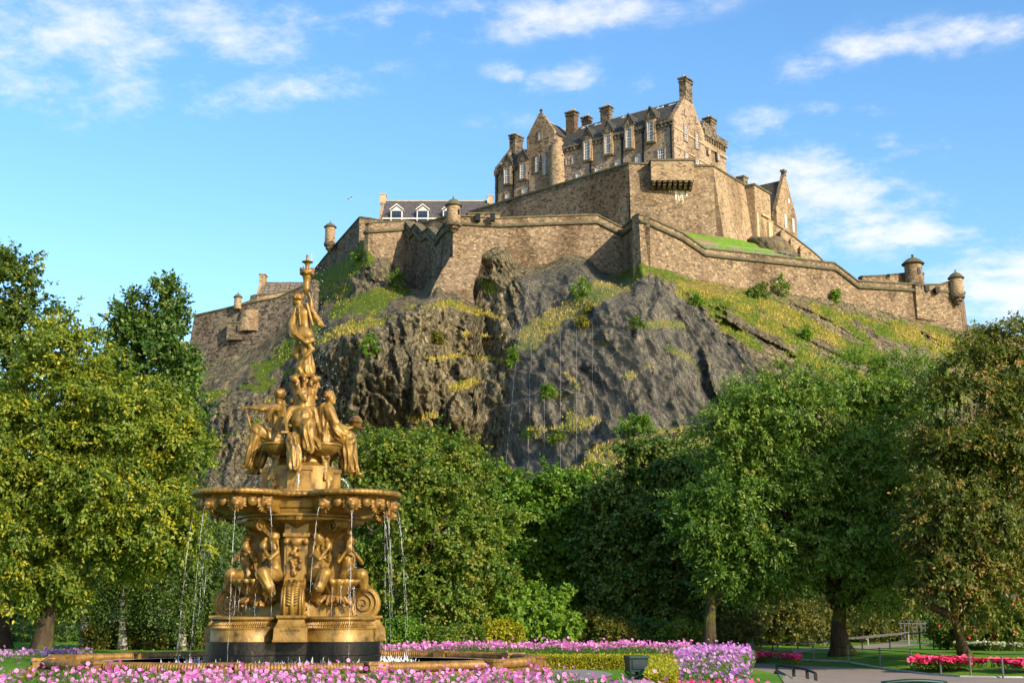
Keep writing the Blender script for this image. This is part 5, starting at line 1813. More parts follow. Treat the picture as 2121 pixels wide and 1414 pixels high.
# -- small brackets that carry the basin between the pilasters
def bracket():
    m = MB()
    a = math.pi / 4
    pts = [(0.7, 3.2), (0.95, 3.35), (1.02, 3.6), (1.25, 3.75), (1.45, 3.84), (1.5, 3.95), (1.42, 4.02), (0.7, 4.02)]
    d = Vector((math.cos(a), math.sin(a), 0)); s = Vector((-d.y, d.x, 0)) * 0.17
    m.extrude([d * r_ - s + Vector((0, 0, sz(z))) for r_, z in pts], s * 2)
    for sg in (-1.15, 1.15):
        path = []
        for k in range(30):
            an = math.radians(80 - k * 18); r_ = 0.15 * (1 - 0.028 * k)
            path.append(d * (1.33 + r_ * math.cos(an)) + s * sg + Vector((0, 0, sz(3.87 + r_ * math.sin(an)))))
        m.tube(path, 0.025, 5)
    o = m.build('bracket', GOLD, fountain)
    return o
ring4(bracket)
# -- great basin
m = MB()
KB = 0.92
qo = quatre(1.95 * KB, 1.1 * KB, 1.76 * KB); qi = quatre(1.93 * KB, 1.02 * KB, 1.66 * KB); q3 = quatre(1.85 * KB, 0.92 * KB, 1.60 * KB); q4 = quatre(1.7 * KB, 0.85 * KB, 1.55 * KB)
circ = [(1.36, a_) for _, a_ in qo]; circ2 = [(1.46, a_) for _, a_ in qo]
plan_loft(m, [(circ, 4.0), (circ, 4.06), (circ2, 4.08), (circ2, 4.13), (blend(circ, q4, 0.6), 4.14), (blend(circ, q4, 0.9), 4.18), (q4, 4.22), (q3, 4.26), (blend(q3, qi, 0.3), 4.34), (blend(q3, qi, 0.5), 4.42), (blend(q3, qi, 0.75), 4.45), (qi, 4.475), (qo, 4.50)])
m.build('basin', GOLD, fountain, sharp=35)
m = MB()
# gadrooned rim: a rounded edge cut into short bosses
n = 960
qf = quatre(1.95 * KB, 1.12 * KB, 1.77 * KB, n)
pts = [Vector((r_ * math.cos(a_), r_ * math.sin(a_), 0)) for r_, a_ in qf]
rp_, cum = [], 0.0
for i in range(n):
    cum += (pts[i] - pts[i - 1]).length
    ph = (cum / 0.115) % 1.0
    rp_.append(0.058 + 0.012 * math.sqrt(max(0, math.sin(math.pi * ph))))
m.tube([p + Vector((0, 0, sz(4.545))) for p in pts], rp_, 8, closed=True)
m.build('gadrooned_rim', GOLD, fountain, smooth=True)
m = MB()
wl = quatre(1.9 * KB, 1.02 * KB, 1.64 * KB)
m.add([(r_ * math.cos(a_), r_ * math.sin(a_), sz(4.52)) for r_, a_ in wl], [tuple(range(192))])
t = NT('water')
tw_ = t.coord()
wn_ = t.noise(tw_, 3.2, 5, 0.6, 0.3)
M['water'] = t.done(t.bsdf((0.022, 0.028, 0.012), 0.06, 0, t.bump(wn_, 0.35, 0.08), 0.6))
m.build('basin_water', M['water'], fountain)
# lion masks round the basin, with bosses between them
lr = [('e', (0, 0, 0), (0.15, 0.12, 0.15)), ('e', (0, -0.11, -0.06), (0.085, 0.07, 0.06)), ('e', (0, -0.14, -0.02), (0.035, 0.03, 0.025)), ('e', (0, -0.1, -0.13), (0.06, 0.05, 0.035)), ('e', (-0.06, -0.1, 0.05), (0.04, 0.03, 0.03)), ('e', (0.06, -0.1, 0.05), (0.04, 0.03, 0.03)), ('e', (-0.11, -0.03, 0.12), (0.04,) * 3), ('e', (0.11, -0.03, 0.12), (0.04,) * 3)]
rl_ = random.Random(3)
for k in range(22):
    a = 2 * math.pi * k / 22
    lr.append(('c', (0.13 * math.cos(a), 0.02, 0.13 * math.sin(a)), ((0.19 + rl_.uniform(0, .05)) * math.cos(a), 0.03, (0.19 + rl_.uniform(0, .05)) * math.sin(a)), 0.035, 0.018))
LV, LF = skin(lr, 0.018, 0.06, 0.02)
mask0 = mesh_np('lion_mask', LV, LF, OLD, fountain)
bm_ = MB(); bm_.lathe([(0.0, -0.05), (0.05, -0.045), (0.09, -0.02), (0.11, 0.02), (0.11, 0.05)], seg=16)
b0 = bm_.build('boss', GOLD, fountain, smooth=True)
first = [True, True]
MASKS = []
for k in range(4):
    ac = math.pi / 4 + k * math.pi / 2
    cx, cy = 1.86 * KB * math.cos(ac), 1.86 * KB * math.sin(ac)
    for j, off in enumerate((-84, -42, 0, 42, 84)):
        a = ac + R(off)
        x, y = cx + 0.98 * KB * math.cos(a), cy + 0.98 * KB * math.sin(a)
        o = mask0 if first[0] else mask0.copy()
        if not first[0]: col.objects.link(o); o.parent = fountain
        first[0] = False
        o.location = (x, y, sz(4.33)); o.rotation_euler = (0, 0, a + math.pi / 2)
        MASKS.append((x, y, a))
    for off in (-63, -21, 21, 63):
        a = ac + R(off)
        o = b0 if first[1] else b0.copy()
        if not first[1]: col.objects.link(o); o.parent = fountain
        first[1] = False
        o.location = (cx + 0.985 * KB * math.cos(a), cy + 0.985 * KB * math.sin(a), sz(4.34)); o.rotation_euler = (R(90), 0, a + math.pi / 2)
# -- shells and mermaids on the diagonals
def shell():
    m = MB()
    d = 1.28 / math.sqrt(2)
    m.lathe([(0.06, sz(2.18)), (0.14, sz(2.24)), (0.28, sz(2.38)), (0.42, sz(2.54)), (0.50, sz(2.66)), (0.45, sz(2.665)), (0.0, sz(2.6))], (d, d, 0), 72, rf=lambda a, z, r_: r_ * (1 + 0.16 * abs(math.sin(a * 9)) * (r_ / 0.5)))
    o = m.build('shell', GOLD, fountain, smooth=True)
    l = [('c', (d, d, sz(2.2)), (d * 1.02, d * 1.02, sz(2.3)), 0.14, 0.1)]
    rr_ = random.Random(6)
    for k in range(14):
        a = rr_.uniform(-1.6, 1.6) + math.pi / 4
        l.append(('c', (d * 0.9 + 0.2 * math.cos(a), d * 0.9 + 0.2 * math.sin(a), sz(2.32)), (d * 0.9 + 0.45 * math.cos(a), d * 0.9 + 0.45 * math.sin(a), sz(2.1 + rr_.uniform(-.08, .1))), 0.07, 0.03, (0.01, 5)))
    V_, F_ = skin(l, 0.022, 0.06, 0.03)
    mesh_np('leaf_cluster', V_, F_, OLD, o)
    return o
ring4(shell)


def mermaid(side):
    """seated sea-nymph with coiled tail drinking from a shell; mirrored by side; faces -y, about the origin"""
    s = side
    pr = [('e', (0, 0, 0.2), (0.17, 0.15, 0.16)), ('c', (0, 0, 0.25), (0.0, -0.03, 0.5), 0.125, 0.13), ('e', (0, -0.03, 0.58), (0.15, 0.11, 0.13)),
          ('e', (-0.065, -0.12, 0.57), (0.055,) * 3), ('e', (0.065, -0.12, 0.57), (0.055,) * 3),
          ('c', (-0.15, -0.02, 0.68), (0.15, -0.02, 0.68), 0.055, 0.055), ('c', (0, -0.03, 0.7), (0, -0.06, 0.82), 0.05, 0.045),
          # thigh bends forward then the tail sweeps round and under
          ('c', (s * 0.05, -0.02, 0.18), (s * 0.22, -0.32, 0.22), 0.15, 0.135), ('c', (s * 0.22, -0.32, 0.22), (s * 0.30, -0.22, -0.06), 0.135, 0.12, (0.008, 8)), ('c', (s * 0.30, -0.22, -0.06), (s * 0.12, -0.05, -0.28), 0.12, 0.08, (0.008, 8)),
          ('c', (s * 0.12, -0.05, -0.28), (-s * 0.05, -0.08, -0.36), 0.08, 0.05), ('c', (-s * 0.05, -0.08, -0.36), (-s * 0.18, -0.12, -0.32), 0.09, 0.02),
          # arms raised to the lips
          ('c', (-s * 0.17, -0.03, 0.66), (-s * 0.26, -0.2, 0.5), 0.052, 0.045), ('c', (-s * 0.26, -0.2, 0.5), (-s * 0.12, -0.27, 0.72), 0.043, 0.03),
          ('c', (s * 0.17, -0.03, 0.66), (s * 0.25, -0.2, 0.52), 0.052, 0.045), ('c', (s * 0.25, -0.2, 0.52), (s * 0.02, -0.28, 0.74), 0.043, 0.03),
          ('e', (-s * 0.06, -0.27, 0.8), (0.085, 0.085, 0.12)), ('c', (-s * 0.06, -0.27, 0.85), (-s * 0.08, -0.22, 0.96), 0.05, 0.04)]
    pr += hand((-s * 0.12, -0.27, 0.72), (s * 0.4, -0.1, 0.5), (0, 0, 1), 0.021, (s * 0.5, -0.3, 0)) + hand((s * 0.02, -0.28, 0.74), (-s * 0.6, 0, 0.3), (0, 0, 1), 0.021, (-s * 0.3, 0.3, 0))
    pr += head((0, -0.08, 0.95), (s * -0.25, -1, -0.15), 0.1, 'long')
    return skin(pr, 0.021, 0.08, 0.035)


for side in (-1, 1):
    V_, F_ = mermaid(side)
    o0 = None
    for k in range(4):
        ac = math.pi / 4 + k * math.pi / 2
        a = ac + side * 0.42
        if o0 is None:
            o = o0 = mesh_np('mermaid', V_, F_, GOLD, fountain)
        else:
            o = o0.copy(); col.objects.link(o); o.parent = fountain
        o.location = (1.22 * math.cos(a), 1.22 * math.sin(a), sz(2.55))
        o.rotation_euler = (0, 0, ac + math.pi / 2 - side * 0.45)
        o.scale = (1.06, 1.06, 1.06)
# -- upper pedestal
m = MB()
sq = lambda r_, p: [(r_ / (abs(math.cos(a_)) ** p + abs(math.sin(a_)) ** p) ** (1 / p), a_) for a_ in [2 * math.pi * i / 192 for i in range(192)]]
plan_loft(m, [(sq(0.861, 3), 4.5), (sq(0.861, 3), 4.68), (sq(0.779, 3.5), 4.74), (sq(0.763, 3.5), 5.28), (sq(0.656, 3), 5.34), (sq(0.590, 3), 5.4), (sq(0.541, 3), 5.62), (sq(0.574, 3), 5.72), (sq(0.607, 3), 5.8), (sq(0.450, 2), 5.86), (sq(0.340, 2), 6.1), (sq(0.270, 2), 6.7), (sq(0.260, 2), 7.05)])
m.build('upper_pedestal', GOLD, fountain, sharp=30)
def plinth4():
    m = MB()
    for (w, r_, z0, z1) in ((0.34, 1.0, 4.5, 4.72), (0.27, 0.92, 4.72, 5.16), (0.30, 0.95, 5.16, 5.24)):
        m.box(-w, w, -r_, 0, sz(z0), sz(z1))
    return m.build('foot_block', GOLD, fountain)
ring4(plinth4)
def cup():
    d = 0.74 / math.sqrt(2)
    m = MB()
    m.lathe([(0.10, sz(5.5)), (0.2, sz(5.54)), (0.33, sz(5.64)), (0.39, sz(5.73)), (0.40, sz(5.755)), (0.43, sz(5.765)), (0.43, sz(5.80)), (0.38, sz(5.81)), (0, sz(5.77))], (d, d, 0), 90, rf=lambda a, z, r_: r_ * (1 + 0.018 * math.sin(a * 30)) if z < sz(5.75) else r_)
    o = m.build('scallop_cup', GOLD, fountain, sharp=40)
    # a cherub riding a dolphin holds it up
    pr = [('e', (0, 0, 0.28), (0.1, 0.09, 0.12)), ('c', (0, 0, 0.18), (0, -0.02, 0.02), 0.1, 0.08), ('c', (-0.07, 0, 0.36), (-0.13, 0, 0.5), 0.04, 0.03), ('c', (0.07, 0, 0.36), (0.13, 0, 0.5), 0.04, 0.03),
          ('c', (-0.05, -0.03, 0.08), (-0.1, -0.12, -0.08), 0.06, 0.04), ('c', (0.05, -0.03, 0.08), (0.1, -0.12, -0.08), 0.06, 0.04),
          ('c', (0, -0.02, 0.0), (0.05, -0.06, -0.2), 0.1, 0.09), ('c', (0.05, -0.06, -0.2), (-0.03, -0.12, -0.34), 0.09, 0.05), ('c', (-0.03, -0.12, -0.34), (-0.12, -0.12, -0.4), 0.05, 0.02), ('c', (-0.03, -0.12, -0.34), (0.08, -0.12, -0.42), 0.05, 0.02)]
    pr += head((0, -0.03, 0.47), (0.2, -1, 0), 0.075, 'curl')
    V_, F_ = skin(pr, 0.02, 0.06, 0.03)
    ch = mesh_np('cherub', V_, F_, GOLD, o)
    ch.location = (d * 1.1, d * 1.1, sz(5.05)); ch.rotation_euler = (0, 0, math.pi / 4 + math.pi / 2)
    return o
ring4(cup)


# -- seated figures on the axes, robed; each faces -y in its own space with the seat at the origin
def robe_leg(h, kn, ft, r0=0.19, r1=0.165, r2=0.13):
    return [('c', h, kn, r0, r1, (0.02, 7)), ('c', kn, ft, r1, r2, (0.028, 8)), ('e', (ft[0], ft[1] - 0.10, ft[2] - 0.09), (0.055, 0.14, 0.05))]


def figure_front():
    hp = (0, 0.02, 0.2)
    pr = [('e', hp, (0.27, 0.24, 0.2)), ('c', (0, 0.02, 0.25), (0, -0.03, 0.68), 0.19, 0.2, (0.012, 9)), ('e', (0, -0.05, 0.78), (0.24, 0.15, 0.16)), ('e', (-0.1, -0.14, 0.74), (0.085, 0.07, 0.08)), ('e', (0.1, -0.14, 0.74), (0.085, 0.07, 0.08)), ('e', (0, -0.06, 0.62), (0.25, 0.17, 0.22), 0, (0.02, 22)),
          ('c', (-0.25, -0.02, 0.9), (0.25, -0.02, 0.9), 0.085, 0.085, (0.008, 6)), ('c', (0, -0.02, 0.93), (0.01, -0.04, 1.08), 0.075, 0.062)]
    pr += robe_leg((-0.14, -0.05, 0.16), (-0.17, -0.55, 0.12), (-0.08, -0.66, -0.5)) + robe_leg((0.15, -0.05, 0.2), (0.17, -0.5, 0.47), (0.2, -0.55, -0.05))
    pr += [('c', (-0.2, -0.3, 0.1), (-0.22, -0.35, -0.45), 0.13, 0.07, (0.02, 6)), ('c', (0.0, -0.3, 0.2), (0.06, -0.42, -0.3), 0.15, 0.09, (0.02, 6)), ('c', (0.32, -0.2, 0.15), (0.42, -0.4, -0.02), 0.12, 0.1, (0.02, 6))]
    # arm on the photo's left holds an upright set square, the other rests by the knee
    pr += [('c', (-0.29, -0.02, 0.88), (-0.42, -0.1, 0.55), 0.085, 0.07, (0.008, 6)), ('c', (-0.42, -0.1, 0.55), (-0.3, -0.38, 0.45), 0.06, 0.04)] + hand((-0.3, -0.38, 0.45), (0.4, -0.7, 0), (0, 0, 1), 0.028, (0.4, 0.4, 0))
    pr += [('c', (0.29, -0.02, 0.88), (0.38, -0.1, 0.55), 0.085, 0.07, (0.008, 6)), ('c', (0.38, -0.1, 0.55), (0.48, -0.36, 0.3), 0.06, 0.04)] + hand((0.48, -0.36, 0.3), (0.6, -0.6, -0.1), (0, 1, 0.5), 0.028)
    pr += head((0.02, -0.06, 1.22), (0.75, -0.7, 0.05), 0.135, 'bun', True)
    return pr


def figure_left():
    pr = [('e', (0, 0.02, 0.2), (0.28, 0.25, 0.2)), ('c', (0, 0.03, 0.25), (0.02, -0.02, 0.7), 0.2, 0.21, (0.016, 10)), ('e', (0.02, -0.02, 0.8), (0.25, 0.16, 0.16), 0, (0.01, 18)),
          ('c', (-0.25, 0.0, 0.9), (0.25, 0.0, 0.92), 0.09, 0.09, (0.01, 6)), ('c', (0, 0.0, 0.95), (0.0, -0.01, 1.08), 0.075, 0.065)]
    pr += robe_leg((-0.15, -0.05, 0.16), (-0.18, -0.58, 0.18), (-0.16, -0.62, -0.5)) + robe_leg((0.15, -0.05, 0.16), (0.22, -0.52, 0.36), (0.2, -0.72, -0.4))
    pr += [('c', (0.0, -0.3, 0.15), (0.02, -0.45, -0.4), 0.18, 0.12, (0.02, 7)), ('c', (0.1, 0.16, 0.85), (0.12, 0.2, 0.05), 0.1, 0.14, (0.02, 7)), ('c', (-0.12, 0.16, 0.85), (-0.14, 0.2, 0.05), 0.1, 0.14, (0.02, 7)), ('e', (0, 0.05, 0.05), (0.36, 0.32, 0.12), 0, (0.02, 20)), ('c', (0.0, 0.08, 0.86), (0.0, 0.16, 0.1), 0.2, 0.3, (0.03, 8)), ('c', (0.26, 0.0, 0.88), (-0.1, 0.12, 0.5), 0.11, 0.1, (0.015, 6))]
    # the arm nearer the photo's viewer reaches outward holding a staff
    pr += [('c', (0.3, -0.02, 0.9), (0.32, -0.42, 0.86), 0.1, 0.09, (0.012, 7)), ('c', (0.32, -0.2, 0.84), (0.32, -0.28, 0.62), 0.09, 0.06, (0.015, 6)), ('c', (0.32, -0.42, 0.86), (0.3, -0.78, 0.9), 0.06, 0.04)] + hand((0.3, -0.78, 0.9), (0, -0.8, -0.25), (1, 0, 0), 0.03, (0, -0.2, -0.9))
    pr += [('c', (-0.29, -0.02, 0.88), (-0.4, -0.15, 0.55), 0.085, 0.07), ('c', (-0.4, -0.15, 0.55), (-0.25, -0.42, 0.42), 0.06, 0.04)] + hand((-0.25, -0.42, 0.42), (0.2, -0.8, -0.2), (1, 0, 0), 0.028)
    pr += head((0.0, -0.03, 1.22), (-0.75, -0.6, 0.0), 0.135, 'curl', True)
    return pr


def figure_right():
    pr = [('e', (0, 0.02, 0.2), (0.27, 0.25, 0.2)), ('c', (0, 0.02, 0.25), (0, -0.03, 0.68), 0.19, 0.2, (0.014, 10)), ('e', (0, -0.04, 0.78), (0.24, 0.16, 0.17), 0, (0.008, 18)),
          ('c', (-0.25, 0.0, 0.88), (0.25, 0.0, 0.88), 0.09, 0.09, (0.01, 6)), ('c', (0, -0.01, 0.92), (0.0, -0.04, 1.06), 0.075, 0.062)]
    pr += robe_leg((-0.14, -0.05, 0.16), (-0.17, -0.55, 0.22), (-0.12, -0.52, -0.48)) + robe_leg((0.14, -0.05, 0.16), (0.17, -0.55, 0.2), (0.12, -0.7, -0.52))
    pr += [('c', (0.0, -0.32, 0.15), (0.0, -0.48, -0.4), 0.2, 0.13, (0.022, 8)), ('c', (-0.16, 0.1, 0.85), (-0.22, 0.05, 0.1), 0.13, 0.16, (0.02, 8)), ('c', (0.16, 0.1, 0.85), (0.22, 0.05, 0.1), 0.13, 0.16, (0.02, 8)), ('c', (-0.2, -0.1, 0.5), (-0.22, -0.45, 0.3), 0.13, 0.12, (0.02, 6)), ('c', (0.0, 0.06, 0.86), (0.0, 0.1, 0.12), 0.22, 0.32, (0.03, 8)), ('c', (-0.25, 0.0, 0.86), (-0.3, -0.3, 0.3), 0.13, 0.15, (0.02, 6))]
    pr += [('c', (-0.29, -0.02, 0.86), (-0.38, -0.22, 0.55), 0.1, 0.085, (0.01, 6)), ('c', (-0.38, -0.22, 0.55), (-0.2, -0.52, 0.44), 0.065, 0.04)] + hand((-0.2, -0.52, 0.44), (0.35, -0.8, 0.25), (0, 0, 1), 0.03, (0.5, 0, 0.3))
    pr += [('c', (0.29, -0.02, 0.86), (0.36, -0.22, 0.55), 0.1, 0.085, (0.01, 6)), ('c', (0.36, -0.22, 0.55), (0.2, -0.56, 0.48), 0.065, 0.04)] + hand((0.2, -0.56, 0.48), (-0.35, -0.8, 0.2), (0, 0, 1), 0.03, (-0.5, 0, 0.3))
    pr += head((0.0, -0.05, 1.2), (-0.35, -0.9, 0.02), 0.135, 'bun', True)
    return pr


FIGS = [(0, figure_front, 'seated robed figure holding a set square'), (-90, figure_left, 'seated robed figure reaching out with a staff'), (90, figure_right, 'seated robed figure holding a globe'), (180, figure_left, 'seated robed figure at the rear')]
figs = {}
for deg, fn, lab in FIGS:
    HAIRS.clear()
    V_, F_ = skin(fn(), 0.02, 0.1, 0.05)
    o = mesh_np('seated_figure', V_, F_, GOLD, fountain)
    V_, F_ = skin(HAIRS, 0.0125, 0.05, 0.012)
    mesh_np('hair', V_, F_, OLD, o)
    a = R(deg)
    o.location = (0.58 * math.sin(a), -0.58 * math.cos(a), sz(5.72 if deg == 0 else 5.80)); o.rotation_euler = (0, 0, a)
    o['label'] = lab
    figs[deg] = o
    o.scale = (0.96, 0.92, 1.0)
m = MB()
m.extrude([(-0.36, -0.44, 0.35), (-0.30, -0.46, 0.30), (-0.42, -0.44, 1.05), (-0.46, -0.43, 1.05)], (0.02, 0.03, 0)); m.box(-0.46, -0.28, -0.46, -0.42, 0.28, 0.33)
m.build('set_square', GOLD, figs[0])
m = MB(); m.tube([(0.3, -0.87, 0.93), (0.3, -0.75, 0.6), (0.3, -0.62, 0.2)], 0.025, 8); m.build('staff', GOLD, figs[-90], smooth=True)
m = MB(); m.lathe([(0.0, -0.17), (0.09, -0.145), (0.15, -0.08), (0.17, 0.0), (0.185, 0.005), (0.185, 0.03), (0.165, 0.04), (0.14, 0.1), (0.08, 0.155), (0, 0.17)], (0.0, -0.72, 0.62), 24)
m.build('globe', GOLD, figs[90], smooth=True)
# -- leafy capital on the column
pr = [('c', (0, 0, sz(7.0)), (0, 0, sz(7.35)), 0.25, 0.2)]
rr_ = random.Random(9)
for k in range(12):
    a = 2 * math.pi * k / 12
    pr += [('c', (0.22 * math.cos(a), 0.22 * math.sin(a), sz(7.05)), (0.3 * math.cos(a), 0.3 * math.sin(a), sz(7.35 + 0.12 * (k % 2))), 0.06, 0.05), ('c', (0.3 * math.cos(a), 0.3 * math.sin(a), sz(7.35 + 0.12 * (k % 2))), (0.36 * math.cos(a), 0.36 * math.sin(a), sz(7.25 + 0.12 * (k % 2))), 0.05, 0.03)]
for k in range(4):
    a = math.pi / 4 + k * math.pi / 2
    pr += [('e', (0.33 * math.cos(a), 0.33 * math.sin(a), sz(7.42)), (0.1,) * 3), ('e', (0.3 * math.cos(a + .78), 0.3 * math.sin(a + .78), sz(7.48)), (0.09, 0.09, 0.06))]
pr += [('e', (0, 0, sz(7.5)), (0.27, 0.27, 0.07))]
# carved foliage creeping down the column behind the seated figures
for k in range(26):
    a = rr_.uniform(0, 6.28); z = rr_.uniform(5.9, 7.0)
    pr.append(('e', (0.27 * math.cos(a), 0.27 * math.sin(a), sz(z)), (rr_.uniform(0.05, 0.1),) * 3))
V_, F_ = skin(pr, 0.022, 0.08, 0.03)
mesh_np('capital', V_, F_, OLD, fountain)
HAIRS.clear()
# -- crowning figure seen from behind, arms raised to a vase, swathed in a scarf (origin at the feet, faces +y)
pr = [('c', (0.03, 0.0, 0.05), (0.05, -0.02, 0.5), 0.06, 0.085), ('c', (0.05, -0.02, 0.5), (0.06, 0.0, 0.95), 0.10, 0.14),
      ('c', (-0.02, 0.03, 0.28), (-0.19, 0.12, 0.55), 0.055, 0.095), ('c', (-0.19, 0.12, 0.55), (-0.05, 0.02, 0.95), 0.10, 0.145),
      ('e', (0.0, 0.0, 1.02), (0.2, 0.16, 0.17)), ('e', (-0.08, -0.06, 0.97), (0.115, 0.105, 0.12)), ('e', (0.10, -0.06, 0.97), (0.115, 0.105, 0.12)),
      ('c', (0.01, 0.0, 1.05), (0.0, 0.02, 1.25), 0.15, 0.125), ('c', (0.0, 0.02, 1.25), (-0.02, 0.0, 1.5), 0.13, 0.165), ('e', (-0.03, -0.01, 1.55), (0.19, 0.115, 0.13)),
      ('c', (-0.03, 0, 1.62), (-0.14, 0.0, 1.78), 0.055, 0.05),
      ('c', (-0.18, 0.02, 1.60), (-0.12, 0.02, 1.86), 0.06, 0.05), ('c', (-0.12, 0.02, 1.86), (0.0, 0.0, 2.1), 0.048, 0.033),
      ('c', (0.14, 0.02, 1.60), (0.12, 0.02, 1.86), 0.06, 0.05), ('c', (0.12, 0.02, 1.86), (0.05, 0.0, 2.1), 0.048, 0.033),
      ('e', (0.03, -0.09, 0.02), (0.06, 0.1, 0.04)), ('e', (0.02, 0.05, 0.0), (0.2, 0.16, 0.08))]
pr += hand((0.0, 0.0, 2.1), (0.1, 0, 1), (0, 1, 0), 0.022, (0.6, 0, 0)) + hand((0.05, 0.0, 2.1), (-0.1, 0, 1), (0, 1, 0), 0.022, (-0.6, 0, 0))
pr += head((-0.2, 0.01, 1.87), (-0.8, 0.6, -0.1), 0.105, 'bun', True)
V_, F_ = skin(pr, 0.02, 0.08, 0.05)
topf = mesh_np('crowning_figure', V_, F_, GOLD, fountain)
V_, F_ = skin(HAIRS, 0.0125, 0.05, 0.012)
mesh_np('hair', V_, F_, OLD, topf)
topf['label'] = 'standing figure lifting a vase, draped in a scarf'
topf.scale = (1.1, 1.1, 1.0)
topf.location = (-0.06, 0, sz(7.56)); topf.rotation_euler = (0, 0, -FROT)
dr = [('c', (-0.2, -0.02, 1.62), (-0.27, -0.03, 1.25), 0.054, 0.081, (0.012, 5)), ('c', (-0.27, -0.03, 1.25), (-0.19, -0.17, 0.95), 0.081, 0.081, (0.014, 5)), ('c', (-0.19, -0.17, 0.95), (0.06, -0.22, 0.76), 0.081, 0.074, (0.014, 5)), ('c', (0.06, -0.22, 0.76), (0.2, -0.12, 0.83), 0.074, 0.061, (0.012, 5)), ('c', (0.2, -0.12, 0.83), (0.19, 0.05, 0.92), 0.061, 0.041),
      ('c', (0.12, -0.16, 0.74), (0.2, -0.1, 0.6), 0.054, 0.061), ('c', (0.2, -0.1, 0.6), (0.08, -0.13, 0.42), 0.061, 0.068, (0.012, 5)), ('c', (0.08, -0.13, 0.42), (-0.06, -0.05, 0.16), 0.068, 0.121, (0.016, 6)), ('c', (0.14, -0.05, 0.45), (0.13, -0.04, 0.06), 0.081, 0.135, (0.018, 6)), ('c', (0.0, 0.05, 0.5), (0.02, 0.05, 0.02), 0.095, 0.203, (0.02, 7)),
      ('c', (0.13, -0.04, 1.66), (0.25, -0.03, 1.42), 0.047, 0.068, (0.008, 5)), ('c', (0.25, -0.03, 1.42), (0.42, 0.0, 1.2), 0.081, 0.027, (0.012, 4)), ('c', (0.22, -0.03, 1.5), (0.32, -0.02, 1.24), 0.061, 0.041)]
# braids of hair falling on the back
for k in range(9):
    f = k / 8
    dr += [('e', (0.06 + 0.14 * f, -0.13 + 0.01 * k % 2 * 0.01, 1.72 - 0.52 * f), (0.04, 0.035, 0.045)), ('e', (-0.12 + 0.05 * f, -0.13, 1.72 - 0.5 * f), (0.025, 0.025, 0.035))]
V_, F_ = skin(dr, 0.018, 0.06, 0.025)
mesh_np('scarf', V_, F_, GOLD, topf)
m = MB()
m.lathe([(0.05, 2.02), (0.09, 2.1), (0.10, 2.16), (0.085, 2.2), (0.075, 2.28), (0.085, 2.4), (0.10, 2.42), (0.085, 2.45), (0.12, 2.52), (0.0, 2.56)], (0.02, 0, 0), 20)
va = m.build('vase', GOLD, topf, sharp=50)
pr = []
for k in range(16):
    a = 2 * math.pi * k / 16
    pr += [('e', (0.02 + 0.12 * math.cos(a), 0.12 * math.sin(a), 2.52 + 0.02 * (k % 3)), (0.05,) * 3), ('c', (0.02 + 0.12 * math.cos(a), 0.12 * math.sin(a), 2.55), (0.02 + 0.16 * math.cos(a), 0.16 * math.sin(a), 2.64 + 0.02 * (k % 2)), 0.03, 0.018)]
V_, F_ = skin(pr, 0.018, 0.05, 0.02)
mesh_np('flower_crown', V_, F_, OLD, topf)
m = MB(); m.lathe([(0.06, 2.55), (0.045, 2.68), (0.05, 2.76), (0.09, 2.8), (0.13, 2.82), (0.12, 2.835), (0.04, 2.84), (0.03, 2.92), (0.035, 3.0), (0, 3.0)], (0.02, 0, 0), 16)
m.build('nozzle', GOLD, topf, sharp=50)

# -- falling water: thin broken threads from the masks, shells and cups
t = NT('falling_water')
tr = t.n('ShaderNodeBsdfTransparent')
gl_ = t.bsdf((0.85, 0.88, 0.9), 0.12, 0, None, 0.8)
br = t.math('MULTIPLY', t.sstep(t.noise(t.coord((14, 14, 5)), 1.0, 3, 0.7), 0.40, 0.62), 0.45)
mx = t.n('ShaderNodeMixShader'); t.l(br, mx.inputs[0]); t.l(tr.outputs[0], mx.inputs[1]); t.l(gl_, mx.inputs[2])
M['spray'] = t.done(mx.outputs[0])
rw = random.Random(12)


def jet(p, v, z_end, r0=0.02, drops=50, name='water_jet'):
    m = MB()
    pts, rr = [], []
    T = (v[2] + math.sqrt(max(0.0, v[2] ** 2 + 2 * 9.8 * (p[2] - z_end)))) / 9.8
    for k in range(22):
        s = T * k / 21
        w_ = 0.006 * k / 21 * 2
        pts.append((p[0] + v[0] * s + rw.uniform(-w_, w_), p[1] + v[1] * s + rw.uniform(-w_, w_), p[2] + v[2] * s - 4.9 * s * s)); rr.append(r0 * (1 - 0.45 * k / 21) * rw.uniform(0.6, 1.25))
    m.tube(pts, rr, 5)
    for k in range(drops):
        f = rw.uniform(0.2, 1.0); s = T * f
        sp = 0.10 * f
        c = (p[0] + v[0] * s + rw.gauss(0, sp * 0.5), p[1] + v[1] * s + rw.gauss(0, sp * 0.5), p[2] + v[2] * s - 4.9 * s * s + rw.gauss(0, 0.03))
        e = rw.uniform(0.004, 0.010)
        m.add([(c[0] + e, c[1], c[2]), (c[0] - e * .5, c[1] + e * .87, c[2]), (c[0] - e * .5, c[1] - e * .87, c[2]), (c[0], c[1], c[2] + e * 2.4), (c[0], c[1], c[2] - e * 1.6)], [(0, 1, 3), (1, 2, 3), (2, 0, 3), (1, 0, 4), (2, 1, 4), (0, 2, 4)])
    return m.build(name, M['spray'], fountain, smooth=True)


